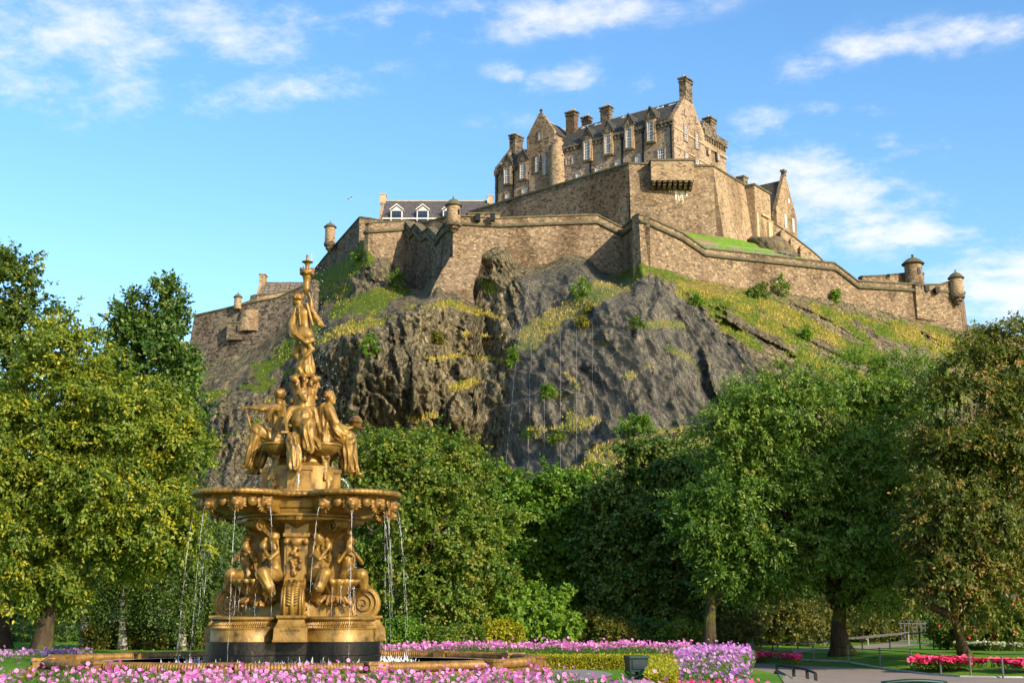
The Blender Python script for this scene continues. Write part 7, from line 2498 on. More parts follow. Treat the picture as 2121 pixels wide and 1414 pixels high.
tree('large dark maple right of centre, with rusty topped crown', ground_at(1246, Y7), at(1290, 1150, Y7), 0.28,
     [ell(1340, 990, 70, 55, Y7), ell(1415, 965, 85, 42, Y7), ell(1300, 1060, 80, 75, Y7), ell(1400, 1040, 90, 70, Y7), ell(1290, 1150, 70, 80, Y7), ell(1370, 1150, 100, 90, Y7), ell(1330, 1240, 100, 50, Y7), ell(1430, 1230, 70, 60, Y7)],
     LM['dark'], 3000, 4, 7, 0.42, 0.21, 0.15, 0.3, 0.4, 0.9, 19, 'bark', name='maple_tree', tint=(0.72, 0.2), gate=-0.24, accent=0.10)
Y8 = 56
tree('cherry tree on a dark upright trunk behind the purple flowers', ground_at(1470, Y8), at(1478, 1190, Y8), 0.33,
     [ell(1525, 1020, 55, 42, Y8), ell(1462, 1072, 48, 26, Y8), ell(1540, 1090, 70, 55, Y8), ell(1490, 1125, 45, 32, Y8), ell(1560, 1170, 60, 45, Y8), ell(1495, 1190, 48, 24, Y8)],
     LM['cherry'], 1300, 3, 10, 0.75, 0.185, 0.075, 0.22, 0.5, 0.45, 21, 'bark_moss', name='cherry_tree', gate=-0.2, tint=(0.30, 0.2), flat=0.36, stray=0.2, bough=0.95)  # low leaf tint puts shade into the whole crown's colour
Y9 = 57
b9 = ground_at(1745, Y9 + 1)
tree('great spreading cherry tree on a thick flared trunk, right of centre', b9, at(1735, 1225, Y9), 0.42,
     [ell(1620, 815, 95, 48, Y9), ell(1730, 790, 90, 45, Y9), ell(1830, 800, 90, 50, Y9), ell(1575, 880, 70, 50, Y9), ell(1680, 880, 130, 70, Y9), ell(1820, 890, 120, 75, Y9), ell(1605, 980, 85, 70, Y9), ell(1720, 990, 140, 80, Y9), ell(1860, 1000, 110, 90, Y9), ell(1620, 1080, 110, 70, Y9), ell(1760, 1100, 140, 80, Y9), ell(1880, 1120, 90, 80, Y9),
      ell(1600, 1165, 90, 50, Y9), ell(1720, 1185, 120, 45, Y9), ell(1850, 1195, 100, 45, Y9), ell(1530, 880, 40, 24, Y9), ell(1535, 950, 40, 26, Y9)],
     LM['cherry'], 5200, 3, 10, 0.85, 0.185, 0.075, 0.22, 0.5, 0.45, 22, 'bark_moss', name='cherry_tree', gate=-0.2, tint=(0.55, 0.22), limbs=46, accent=0.03, flat=0.36, stray=0.25, bough=1.15,
     forks=[([at(1738, 1250, Y9), at(1755, 1190, Y9), at(1800, 1120, Y9 - 1)], [0.3, 0.22, 0.12]), ([at(1738, 1250, Y9), at(1710, 1190, Y9), at(1660, 1100, Y9 - 1)], [0.3, 0.22, 0.12])])
Y10 = 50
b10 = ground_at(2003, Y10 + 2)
tree('reddening cherry tree with short leaning forked trunk at right border', b10, at(1968, 1262, Y10), 0.24,
     [ell(2095, 720, 55, 35, Y10), ell(2010, 770, 70, 40, Y10), ell(2090, 800, 80, 60, Y10), ell(1990, 850, 75, 55, Y10), ell(2080, 910, 90, 80, Y10), ell(1990, 960, 70, 70, Y10), ell(2100, 1040, 90, 90, Y10), ell(2010, 1070, 80, 70, Y10), ell(2090, 1160, 90, 70, Y10), ell(1990, 1165, 80, 60, Y10), ell(1950, 1215, 60, 35, Y10), ell(2060, 1225, 80, 35, Y10)],
     LM['redcherry'], 3300, 3, 10, 0.75, 0.18, 0.075, 0.3, 0.6, 0.5, 23, 'bark_moss', name='cherry_tree', gate=-0.2, tint=(0.36, 0.17), accent=0.09, limbs=30, flat=0.42, stray=0.22, bough=1.0,
     forks=[([at(1972, 1272, Y10), at(1950, 1266, Y10), at(1910, 1245, Y10), at(1880, 1215, Y10)], [0.2, 0.15, 0.12, 0.07]), ([at(1972, 1272, Y10), at(1988, 1225, Y10), at(2000, 1160, Y10)], [0.2, 0.16, 0.1])])
# shaded trees that close the view behind
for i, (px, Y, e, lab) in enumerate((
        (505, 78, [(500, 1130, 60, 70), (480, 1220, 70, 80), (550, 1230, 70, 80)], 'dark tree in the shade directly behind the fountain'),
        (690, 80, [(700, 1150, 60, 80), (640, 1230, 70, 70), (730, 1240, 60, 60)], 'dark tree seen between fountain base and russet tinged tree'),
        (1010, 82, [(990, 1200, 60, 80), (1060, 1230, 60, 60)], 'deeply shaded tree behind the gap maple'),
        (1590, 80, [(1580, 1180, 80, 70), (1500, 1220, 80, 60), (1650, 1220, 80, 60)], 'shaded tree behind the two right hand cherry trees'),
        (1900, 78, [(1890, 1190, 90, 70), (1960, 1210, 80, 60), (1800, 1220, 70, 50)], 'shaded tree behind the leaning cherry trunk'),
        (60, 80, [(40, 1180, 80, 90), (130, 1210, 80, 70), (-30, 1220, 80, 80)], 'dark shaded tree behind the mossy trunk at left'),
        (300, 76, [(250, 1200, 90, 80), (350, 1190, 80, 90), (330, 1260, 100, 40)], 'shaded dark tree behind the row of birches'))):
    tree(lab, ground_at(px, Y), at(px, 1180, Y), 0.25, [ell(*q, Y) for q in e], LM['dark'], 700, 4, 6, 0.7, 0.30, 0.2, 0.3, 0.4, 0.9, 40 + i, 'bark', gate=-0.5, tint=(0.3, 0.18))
# no trees are built outside the frame to shade the lawn
# ------------------------------------------------------------ shrubs
pale = plain('pale_blossom', (0.62, 0.58, 0.42), 0.7, 0, 0.1)
rose = plain('coral_rose_petals', (0.72, 0.10, 0.09), 0.6, 0, 0.35, 6.0)
SH = [
    (215, 1322, 34, 26, 58, 'shrub', 'low golden shrub between the first two birch trunks', None), (300, 1325, 36, 22, 58, 'shrub', 'rounded golden shrub right of the close birch pair', None),
    (345, 1330, 30, 20, 57, 'rhodo', 'dull brownish shrub left of the weeping birch trunk', None), (412, 1325, 36, 25, 58, 'shrub', 'golden shrub right of the weeping birch trunk', None), (262, 1330, 20, 18, 59, 'rhodo', 'brownish shrub right behind the close birch pair', None),
    (375, 1268, 55, 48, 66, 'birch', 'tall shrub dotted with pale blossom behind the weeping birch', (pale, 130, 0.09)), (60, 1310, 90, 35, 70, 'dark', 'dark low shrub behind the thick mossy trunk', None),
    (835, 1308, 36, 20, 52, 'maple', 'green shrub nearest the fountain\'s right side', None), (905, 1322, 30, 12, 52, 'mid', 'low shrub at the foot of the russet tinged tree', None), (960, 1318, 30, 14, 53, 'mid', 'small dull green shrub left of the yellow shrub', None),
    (1035, 1311, 34, 20, 55, 'box', 'bright yellow shrub left of the maple sapling', None), (1205, 1302, 46, 28, 60, 'shrub', 'broad golden shrub right of the maple sapling', None), (1275, 1308, 36, 20, 59, 'shrub', 'smaller golden brown shrub beside the broad golden shrub', None),
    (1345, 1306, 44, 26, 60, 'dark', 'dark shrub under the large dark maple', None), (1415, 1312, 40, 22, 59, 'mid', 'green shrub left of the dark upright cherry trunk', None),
    (1520, 1290, 42, 45, 64, 'rhodo', 'brownish rhododendron right of the dark upright trunk', None), (1590, 1275, 48, 52, 68, 'rhodo', 'tall yellowish rhododendron left of the flared trunk', None), (1650, 1290, 50, 48, 68, 'rhodo', 'wide rhododendron just left of the flared trunk', None), (1700, 1280, 40, 45, 70, 'rhodo', 'rhododendron half hidden by the flared trunk', None),
    (1790, 1295, 48, 36, 71, 'rhodo', 'rhododendron right of the flared trunk', None), (1850, 1298, 40, 30, 72, 'shrub', 'pale leaved shrub left of the hooped gate', None), (1900, 1290, 45, 40, 76, 'dark', 'dark shrub behind the hooped gate', None),
    (1963, 1302, 26, 30, 61, 'mid', 'small rose bush left of the leaning trunk', (rose, 12, 0.10)), (2040, 1298, 52, 36, 60, 'mid', 'rose bush with coral flowers right of leaning trunk', (rose, 34, 0.11)), (2112, 1288, 45, 42, 59, 'mid', 'tall rose bush with coral flowers at right border', (rose, 40, 0.11)),
]
for i, (px, py, rx, ry, Y, mt, lab, fl) in enumerate(SH):
    b = ground_at(px, Y)
    e = [ell(px, py, rx, ry, Y), ell(px - rx * 0.5, py + ry * 0.3, rx * 0.55, ry * 0.7, Y), ell(px + rx * 0.5, py + ry * 0.25, rx * 0.55, ry * 0.75, Y)]
    bush(lab, b, e, LM[mt], 330, 5, 0.15, 0.085, 60 + i, name='rose_bush' if 'rose bush' in lab else 'shrub', flowers=fl, group='shrubs in front of the trees')
# small bushes growing on the castle rock
RB = [(1205, 598, 18, 26, 'maple', 'green bush on the netted rock below the curtain wall'), (1318, 672, 14, 16, 'dark', 'dark round bush in the middle of the netted rock face'), (1136, 812, 14, 16, 'mid', 'bush on the left of the netted rock'), (1616, 588, 16, 30, 'maple', 'upright green sapling against the sunlit curtain wall'),
      (1300, 880, 20, 26, 'maple', 'pale green bush low on the netted rock'), (1335, 880, 14, 28, 'maple', 'slim pale sapling low on the netted rock'), (1105, 900, 18, 12, 'mid', 'bush low down at the netted rock\'s left'), (1440, 624, 12, 12, 'mid', 'bush high on the netted rock\'s right edge'),
      (1730, 612, 8, 16, 'maple', 'thin shoot against the right end of the curtain wall'), (1668, 690, 10, 14, 'maple', 'bright bush halfway down the grassy flank'),
      (1235, 985, 40, 22, 'maple', 'spreading bush at the foot of the netted rock'), (1150, 905, 16, 14, 'birch', 'yellowish bush on the netted rock ledge'), (1060, 735, 8, 30, 'mid', 'ivy strip at the netting\'s left edge'), (820, 575, 16, 26, 'maple', 'dark green bush at the foot of the zigzag wall'),
      (905, 700, 12, 12, 'shrub', 'yellowish bush on the brown crag'), (765, 715, 14, 22, 'mid', 'bush hanging on the dark cliff left of the crag'), (745, 530, 22, 14, 'maple', 'green bush on the slope under the bastion wall'), (1225, 640, 22, 10, 'shrub', 'golden bush on the diagonal grass ledge'), (1205, 668, 12, 10, 'shrub', 'small golden tuft under the diagonal ledge'),
      (1560, 605, 16, 14, 'birch', 'pale tall weeds against the sunlit wall foot'), (1580, 600, 12, 18, 'birch', 'pale weeds left of the upright sapling'), (2018, 690, 14, 10, 'dark', 'small dark bush right of the wall\'s end')]
for i, (px, py, rx, ry, mt, lab) in enumerate(RB):
    q = on_rock(px, py + ry * 0.7)
    Yb = q.y - 0.4
    e = [ell(px, py, rx * 0.7, ry * 0.75, Yb), ell(px + rx * 0.3, py + ry * 0.4, rx * 0.6, ry * 0.4, Yb)]
    bush(lab, q, e, LM['maple' if mt == 'mid' else mt], 46, 5, 0.30, 0.15, 120 + i, name='bush', cat='bush', group='bushes growing on the castle rock', tlen=0.45, gate=-0.6, tint=(0.65, 0.2))
# ------------------------------------------------------------ flowers


def petal_mat(name, a, b):
    t = NT(name)
    c = t.ramp(t.attr('tint'), [(0, tuple(x * 0.72 for x in a)), (0.35, a), (0.8, b), (1, tuple(min(0.9, x * 1.25) for x in b))])
    p = t.bsdf(c, 0.6, 0, None, 0.2)
    tr = t.n('ShaderNodeBsdfTranslucent'); t.l(c, tr.inputs[0])
    mx = t.n('ShaderNodeMixShader'); mx.inputs[0].default_value = 0.35
    t.l(p, mx.inputs[1]); t.l(tr.outputs[0], mx.inputs[2])
    return t.done(mx.outputs[0])


M['pink'] = petal_mat('pink_petals', (0.52, 0.09, 0.38), (0.78, 0.31, 0.62))
M['mauve'] = petal_mat('mauve_petals', (0.36, 0.11, 0.42), (0.62, 0.29, 0.60))
M['red'] = petal_mat('crimson_petals', (0.68, 0.015, 0.085), (0.88, 0.12, 0.26))
M['magenta'] = petal_mat('magenta_petals', (0.65, 0.02, 0.18), (0.8, 0.10, 0.34))
M['ivory'] = petal_mat('ivory_petals', (0.45, 0.47, 0.30), (0.75, 0.74, 0.55))
M['yolk'] = plain('yellow_centre', (0.62, 0.36, 0.03), 0.8)
LM['fern'] = leaf_mat('feathery_leaves', [(0, (0.03, 0.075, 0.008)), (0.5, (0.08, 0.16, 0.014)), (1, (0.17, 0.24, 0.03))])


def blossoms(rg, P_, size, petals=6):
    """flat rosettes of petals facing up and towards the light"""
    n = len(P_)
    nor = rnd_dir(rg, n) * 0.65 + np.array([0.25, -0.45, 0.75]); nor /= np.linalg.norm(nor, axis=1, keepdims=True)
    u = np.cross(nor, rnd_dir(rg, n)); u /= np.linalg.norm(u, axis=1, keepdims=True); w = np.cross(nor, u)
    V = np.empty((n, petals * 4, 3)); F_ = []
    for k in range(petals):
        a = 2 * math.pi * k / petals
        d = u * math.cos(a) + w * math.sin(a); s = -u * math.sin(a) + w * math.cos(a)
        r_ = size[:, None]
        V[:, k * 4] = P_ + d * r_ * 0.1
        V[:, k * 4 + 1] = P_ + d * r_ * 0.75 + s * r_ * 0.42 + nor * r_ * 0.18
        V[:, k * 4 + 2] = P_ + d * r_ * 1.0 + nor * r_ * 0.12
        V[:, k * 4 + 3] = P_ + d * r_ * 0.75 - s * r_ * 0.42 + nor * r_ * 0.18
    F_ = np.arange(n * petals * 4).reshape(-1, 4)
    return V.reshape(-1, 3), F_, np.repeat(np.arange(n), petals), nor


def bed(label, inside_fn, x0, x1, y0, y1, n, hz, mat, size, seed, leaves, leaf=('fern', 0.10, 0.018), hvar=0.08, cat='flower bed', base_h=0.3, clump=0.6):
    """a flower bed nobody could count: leaves and blossom as one planting"""
    rg = np.random.default_rng(seed)
    root = thing('flower_bed', label, cat, ((x0 + x1) / 2, (y0 + y1) / 2, float(ground_z((x0 + x1) / 2, (y0 + y1) / 2))))
    ro = np.array(root.location)

    def scatter(m_):
        out = np.empty((0, 3))
        while len(out) < m_:
            q = np.stack([rg.uniform(x0, x1, m_ * 3), rg.uniform(y0, y1, m_ * 3)], 1)
            q = q[inside_fn(q[:, 0], q[:, 1])]
            nz = fbm(np.stack([q[:, 0] * 1.1, q[:, 1] * 1.1, q[:, 0] * 0], -1), 3, seed)
            q = q[rg.random(len(q)) < np.clip(0.55 + nz * 1.6, 0.04, 1)] if clump else q
            hh_ = hz(q[:, 0], q[:, 1]) if callable(hz) else hz
            out = np.concatenate([out, np.stack([q[:, 0], q[:, 1], hh_ + 0.10 * fbm(np.stack([q[:, 0] * 0.9, q[:, 1] * 0.9, q[:, 0] * 0 + 4], -1), 2, seed)], 1)])
        return out[:m_]
    L_ = scatter(leaves)
    zg = ground_z(L_[:, 0], L_[:, 1])
    L_[:, 2] = zg + (L_[:, 2] - zg) * rg.uniform(base_h, 0.97, leaves)
    d = rnd_dir(rg, leaves); d[:, 2] = np.abs(d[:, 2]) + 0.4
    V, F_ = leaf_mesh(L_ - ro, d, rnd_dir(rg, leaves), rg.uniform(0.6, 1.4, leaves) * leaf[1], rg.uniform(0.6, 1.4, leaves) * leaf[2])
    o = mesh_np('leaves', V, F_, LM[leaf[0]], root, False, fattr={'tint': np.clip(rg.normal(0.5, 0.25, leaves), 0, 1)}); o['kind'] = 'stuff'
    P_ = scatter(n)
    P_[:, 2] += rg.normal(0, hvar, n)
    V, F_, own, nor = blossoms(rg, P_ - ro, size * rg.uniform(0.7, 1.2, n))
    o = mesh_np('blossom', V, F_, mat, root, False, fattr={'tint': rg.random(n)[own]}); o['kind'] = 'stuff'
    m = MB()
    return root


PXX = lambda px, Y: (px - IW / 2) / FPX * (Y * CT - 0.2)
ringd = lambda X, Y: np.hypot(X - FX, Y - FY)


def poly_in(pts):
    pts = [(p[0], p[1]) for p in pts]
    return lambda X, Y: inside(np.asarray(X), np.asarray(Y), pts)


near = lambda X, Y: (ringd(X, Y) > 6.05) & (X < PXX(1262, 22) + (22 - Y) * 0.30) & (Y > 16)
bed('cosmos bed in front of the pool, thick with pink flowers', near, -9.5, 2.2, 16.0, 25.2, 3200, 0.815, M['pink'], 0.034, 201, 26000)
arc = lambda X, Y: (ringd(X, Y) > 7.0) & (ringd(X, Y) < 10.2) & (X > PXX(800, 38)) & (Y > 36.5)
bed('pink cosmos bed beyond the pool and yellow hedge', lambda X, Y: (Y > 36.6) & (Y < 41) & (X > PXX(790, 39)) & (X < PXX(1440, 39)), -4.2, 5.4, 36.6, 41, 2000, 1.04, M['pink'], 0.042, 202, 14000, hvar=0.06)
bed('mauve cosmos bed curving round the yellow hedge corner', poly_in([(PXX(1402, 22.6), 22.6), (PXX(1540, 22.6), 22.6), (PXX(1565, 33), 33), (PXX(1540, 41), 41), (PXX(1380, 41), 41), (PXX(1395, 36.2), 36.2)]), 2.5, 7.5, 22.6, 41, 2900, lambda X, Y: 0.55 + 0.38 * sm(Y, 22.5, 33), M['mauve'], 0.036, 203, 16000)
bed('violet flower patch behind the pool\'s left end', lambda X, Y: (X < PXX(178, 42)) & (Y > 38), -21, -13, 38, 43, 700, 0.82, M['mauve'], 0.05, 204, 7000, hvar=0.05)
bed('magenta bedding flowers below the mauve cosmos', lambda X, Y: X > 0, PXX(1412, 22.4), PXX(1575, 22.4), 21.6, 23.0, 520, 0.66, M['magenta'], 0.035, 205, 2600, leaf=('maple', 0.06, 0.04), hvar=0.05)


def low_bed(label, pts, n, mat, size, seed, hz, leaves, leaf=('maple', 0.07, 0.05)):
    w = []
    for (px, py) in pts:
        z = 0.2
        for _ in range(10):
            q = atz(px, py, z); z = 0.5 * z + 0.5 * (float(ground_z(q.x, q.y)) + hz * 0.5)
        w.append((q.x, q.y))
    xs = [p[0] for p in w]; ys = [p[1] for p in w]
    zc_ = float(ground_z(sum(xs) / len(xs), sum(ys) / len(ys)))
    return bed(label, poly_in(w), min(xs), max(xs), min(ys), max(ys), n, zc_ + hz, mat, size, seed, leaves, leaf, 0.04, clump=0)


low_bed('crimson flower bed at the left end of the lawn fence', [(1536, 1351), (1600, 1347), (1652, 1346), (1660, 1352), (1650, 1360), (1590, 1362), (1540, 1360)], 800, M['red'], 0.08, 211, 0.30, 1500)
low_bed('long crimson flower bed on the lawn at the right border', [(1880, 1369), (1930, 1361), (2000, 1360), (2130, 1362), (2200, 1365), (2200, 1384), (2121, 1386), (2060, 1382), (1990, 1377), (1900, 1376)], 1900, M['red'], 0.085, 212, 0.34, 3000)
low_bed('ivory flower bed behind the long crimson bed', [(1975, 1349), (2050, 1346), (2180, 1345), (2200, 1357), (2100, 1358), (2000, 1357)], 1600, M['ivory'], 0.055, 213, 0.36, 5000, ('birch', 0.16, 0.03))
low_bed('thin row of pink bedding under the rose bushes', [(1940, 1331), (2040, 1329), (2150, 1324), (2150, 1329), (2040, 1334), (1945, 1335)], 800, M['magenta'], 0.08, 214, 0.25, 1200)

# the 300 cosmos that show largest stand as single flowers in front
rg = np.random.default_rng(77)
st = NT('flower_stem'); M['stem'] = st.done(st.bsdf((0.06, 0.12, 0.015), 0.7))
protos = []
for v_i in range(6):
    V, F_, own, nor = blossoms(rg, np.zeros((1, 3)), np.array([0.038]), 8)
    m = MB(); m.v = [tuple(p) for p in V]; m.f = [list(f) for f in F_]
    nf = len(m.f)
    nrm_ = Vector(nor[0])
    c = nrm_ * 0.006
    m.add([c + Vector((0.011 * math.cos(k), 0.011 * math.sin(k), 0.004)) for k in np.linspace(0, 6.28, 7)[:-1]], [tuple(range(6))])
    n2 = len(m.f)
    m.tube([(0, 0, 0), (rg.normal(0, 0.01), rg.normal(0, 0.01), -0.12), (rg.normal(0, 0.03), rg.normal(0, 0.03), -0.40)], 0.0028, 4)
    mi = [0] * nf + [1] * (n2 - nf) + [2] * (len(m.f) - n2)
    o = mesh_np('cosmos_flower', np.array(m.v), m.f, [M['pink'], M['yolk'], M['stem']], None, False, fattr={'tint': [rg.uniform(0.2, 1)] * len(m.f)}, midx=mi)
    protos.append(o)
cnt = 0
while cnt < 300:
    px = rg.uniform(-5, 1290); Y = rg.uniform(18.5, 24.2)
    X = PXX(px, Y)
    if not near(np.array([X]), np.array([Y]))[0]: continue
    nz = fbm(np.array([[X * 1.1, Y * 1.1, 0.0]]), 3, 201)[0]
    if rg.random() > np.clip(0.5 + nz * 1.5, 0.05, 1): continue
    z = 0.84 + 0.06 * nz + rg.normal(0, 0.035) - (24 - Y) * 0.004
    o = protos[cnt] if cnt < 6 else protos[int(rg.integers(6))].copy()
    if cnt >= 6: col.objects.link(o)
    o.location = (X, Y, z); o.rotation_euler = (rg.normal(0, 0.2), rg.normal(0, 0.2), rg.uniform(0, 6.28)); s = rg.uniform(0.8, 1.25); o.scale = (s, s, s)
    tag(o, 'single pink cosmos flower at the front of the pool bed', 'flower', 'cosmos flowers in front of the pool', 'thing')
    cnt += 1

# ------------------------------------------------------------ clipped hedge
hd = thing('hedge', 'low clipped yellow hedge turning a corner right of the pool', 'hedge', (PXX(1380, 34), 34, 0.5))
ho = np.array(hd.location)
ax0, ax1 = PXX(1070, 34.5), PXX(1404, 34.5)
boxes = [(ax0, ax1, 33.7, 34.9, 0.4, 0.86), (PXX(1338, 22.3), PXX(1396, 22.3), 22.2, 33.75, 0.2, 0.86)]
m = MB()
m.box(boxes[0][0] - ho[0], boxes[0][1] - ho[0], 33.75 - ho[1], 34.85 - ho[1], 0.3 - ho[2], 0.83 - ho[2])
x0_, x1_ = boxes[1][0], boxes[1][1]; x2_, x3_ = PXX(1342, 33.7), PXX(1402, 33.7)
vs = [(x0_, 22.25), (x1_, 22.25), (x3_, 33.72), (x2_, 33.72)]
m.prism([(a - ho[0], b - ho[1]) for a, b in vs], 0.2 - ho[2], 0.83 - ho[2])
M['hedge_core'] = plain('hedge_core', (0.035, 0.045, 0.008), 0.95, 0, 0.4, 20, 0.6)
m.build('core', M['hedge_core'], hd)
rg = np.random.default_rng(8)
P_ = []
n = 16000
f = rg.random(n); side = rg.random(n)
# far run: top and front; near run: top, sides and end
X = ax0 + (ax1 - ax0) * f
top = side < 0.55
P_.append(np.stack([X, np.where(top, rg.uniform(33.65, 34.95, n), 33.68 + rg.normal(0, .02, n)), np.where(top, 0.855 + rg.normal(0, 0.02, n), rg.uniform(0.4, 0.86, n))], 1))
f = rg.random(n); xl = x0_ + (x2_ - x0_) * f; xr = x1_ + (x3_ - x1_) * f; Yh_ = 22.2 + 11.5 * f
s = rg.random(n)
Xn = np.where(s < 0.6, xl + (xr - xl) * rg.random(n), np.where(s < 0.75, xl - 0.02, xr + 0.02))
Zn = np.where(s < 0.6, 0.855 + rg.normal(0, 0.02, n), rg.uniform(0.3, 0.86, n))
P_.append(np.stack([Xn, Yh_, Zn], 1))
ne = 2500
P_.append(np.stack([rg.uniform(x0_, x1_, ne), 22.2 + rg.normal(0, 0.02, ne), rg.uniform(0.3, 0.87, ne)], 1))
P_ = np.concatenate(P_); n = len(P_)
d = rnd_dir(rg, n); d[:, 2] += 0.5
V, F_ = leaf_mesh(P_ - ho, d, rnd_dir(rg, n), rg.uniform(0.03, 0.07, n), rg.uniform(0.02, 0.04, n))
o = mesh_np('clipped_leaves', V, F_, LM['box'], hd, False, fattr={'tint': np.clip(rg.normal(0.5, 0.25, n), 0, 1)})
# stone edging path between bed and hedge
t = NT('stone_flags')
bt_ = t.n('ShaderNodeTexBrick'); t.l(t.coord((1.2, 1.2, 1)), bt_.inputs[0])
bt_.inputs['Color1'].default_value = (0.20, 0.185, 0.165, 1); bt_.inputs['Color2'].default_value = (0.26, 0.24, 0.21, 1); bt_.inputs['Mortar'].default_value = (0.09, 0.085, 0.075, 1); bt_.inputs['Mortar Size'].default_value = 0.012
M['flags'] = t.done(t.bsdf(t.mix(0.4, bt_.outputs['Color'], t.ramp(t.noise(t.coord(), 5, 5, 0.7), [(0.3, (0.12, 0.11, 0.1)), (0.7, (0.32, 0.3, 0.26))])), 0.85))
m = MB()
a0, a1, n = -1.75, 2.2, 70
vs = []
for i in range(n + 1):
    a = a0 + (a1 - a0) * i / n
    for r_ in (5.7, 7.3):
        vs.append((FX + r_ * math.cos(a), FY + r_ * math.sin(a), 0.565))
m.add(vs, [(2 * i, 2 * i + 1, 2 * i + 3, 2 * i + 2) for i in range(n)])
tag(m.build('stone_path', M['flags']), 'grey flagged walk round the pool', 'path', kind='structure')
m = MB()
q = at(1316, 1404, 21.5)
m.lathe([(0.36, 0.0), (0.36, 0.08), (0.31, 0.12), (0.0, 0.14)], (0, 0, 0), 20)
sb = m.build('stone_slab', M['flags']); sb.location = (q.x, q.y + 0.3, 0.68); sb.scale = (1.0, 1.6, 1.0)
tag(sb, 'rounded grey stone slab beside the dark green lamp box', 'stone')
# ------------------------------------------------------------ dark green lamp box
M['green_metal'] = plain('dark_green_metal', (0.010, 0.035, 0.028), 0.45, 0.3, 0.2, 3)
q = at(1318, 1384, 25.5)
lb = thing('floodlight', 'dark green floodlight housing standing in front of the yellow hedge', 'lamp', (q.x, q.y, q.z - 0.05), 0.25)
m = MB()
m.add([(-0.17, -0.13, 0), (0.17, -0.13, 0), (0.17, 0.15, 0), (-0.17, 0.15, 0), (-0.19, -0.15, 0.26), (0.19, -0.15, 0.26), (0.19, 0.17, 0.30), (-0.19, 0.17, 0.30)], [(3, 2, 1, 0), (4, 5, 6, 7), (0, 1, 5, 4), (1, 2, 6, 5), (2, 3, 7, 6), (3, 0, 4, 7)])
m.box(-0.2, 0.2, -0.19, -0.14, 0.25, 0.30)
m.box(-0.03, 0.03, -0.03, 0.03, -0.35, 0.001)
m.build('housing', M['green_metal'], lb)
m = MB(); m.box(-0.13, 0.13, -0.158, -0.13, 0.05, 0.22); m.build('lens', M['glass'], lb)
m = MB(); m.tube([(-0.2, 0, 0.08), (-0.23, 0, 0.0), (-0.1, 0, -0.1), (0.1, 0, -0.1), (0.23, 0, 0.0), (0.2, 0, 0.08)], 0.014, 6); m.build('bracket', M['green_metal'], lb)

# ------------------------------------------------------------ low fence along the lawn, rails, gate
M['post_grey'] = plain('weathered_post', (0.11, 0.11, 0.105), 0.6, 0.2)
fe = thing('low_fence', 'low fence of grey posts and wire along the near lawn edge', 'fence', ground_at(1800, 50))
fo = Vector(fe.location)
FP = [(1560, 1372), (1612, 1376), (1686, 1379), (1758, 1382), (1824, 1385.5), (1889, 1389), (1949, 1394), (2011, 1401), (2078, 1403), (2150, 1404)]
tops = []
for px, py in FP:
    q = atz(px, py, -0.13); z0 = float(ground_z(q.x, q.y)); h = 0.66
    tops.append(Vector((q.x, q.y, z0 + h)))
    m = MB(); m.tube([(q.x - fo.x, q.y - fo.y, z0 - 0.1 - fo.z), (q.x - fo.x, q.y - fo.y, z0 + h + 0.04 - fo.z)], 0.035, 6)
    m.lathe([(0.045, 0), (0.05, 0.02), (0.0, 0.06)], (q.x - fo.x, q.y - fo.y, z0 + h + 0.03 - fo.z), 8)
    m.build('post', M['post_grey'], fe)
m = MB(); m.tube([p - fo - Vector((0, 0, 0.03)) for p in tops], 0.014, 5); m.build('wire', M['iron'], fe)
m = MB(); m.tube([p - fo - Vector((0, 0, 0.33)) for p in tops], 0.009, 4); m.build('wire', M['iron'], fe)
for lab, pts, Yr, hh, mt in (('handrail on black posts along the near side of the far path', [(1600, 1334), (1652, 1330), (1720, 1326), (1785, 1321), (1842, 1315), (1904, 1310), (1932, 1308)], 62, (14, 23), 'iron'),
                             ('grey handrail along the far side of the far path', [(1604, 1333.5), (1668, 1329), (1712, 1326.5), (1797, 1317), (1881, 1309)], 68, (14, 16), 'lead')):
    hr = thing('handrail', lab, 'railing', ground_at(1760, Yr))
    ho_ = Vector(hr.location)
    P_ = [at(a, b, Yr) for a, b in pts]
    m = MB(); m.tube([p - ho_ for p in P_], 0.035, 6); m.build('rail', M['post_grey'], hr)
    for p in P_:
        zg = float(ground_z(p.x, p.y)) - 0.1
        m = MB(); m.tube([p - ho_, Vector((p.x, p.y, zg)) - ho_], 0.03, 6); m.build('post', M[mt], hr)
q = ground_at(1897, 69)
ga_ = thing('gate', 'grey hoop topped metal gate beside the far path', 'gate', q)
zt_ = at(1897, 1283, 69).z - q.z
gw_ = at(1937, 1300, 69).x - at(1878, 1300, 69).x
for k in range(7):
    x = (k - 3) * gw_ / 7
    m = MB(); m.tube([(x - 0.09, 0, 0), (x - 0.09, 0, zt_ - 0.15), (x - 0.06, 0, zt_ - 0.03), (x, 0, zt_), (x + 0.06, 0, zt_ - 0.03), (x + 0.09, 0, zt_ - 0.15), (x + 0.09, 0, 0)], 0.014, 5); m.build('hoop', M['post_grey'], ga_)
for z in (zt_ - 0.2, 0.15):
    m = MB(); m.box(-gw_ / 2 - 0.1, gw_ / 2 + 0.1, -0.02, 0.02, z, z + 0.04); m.build('rail', M['post_grey'], ga_)
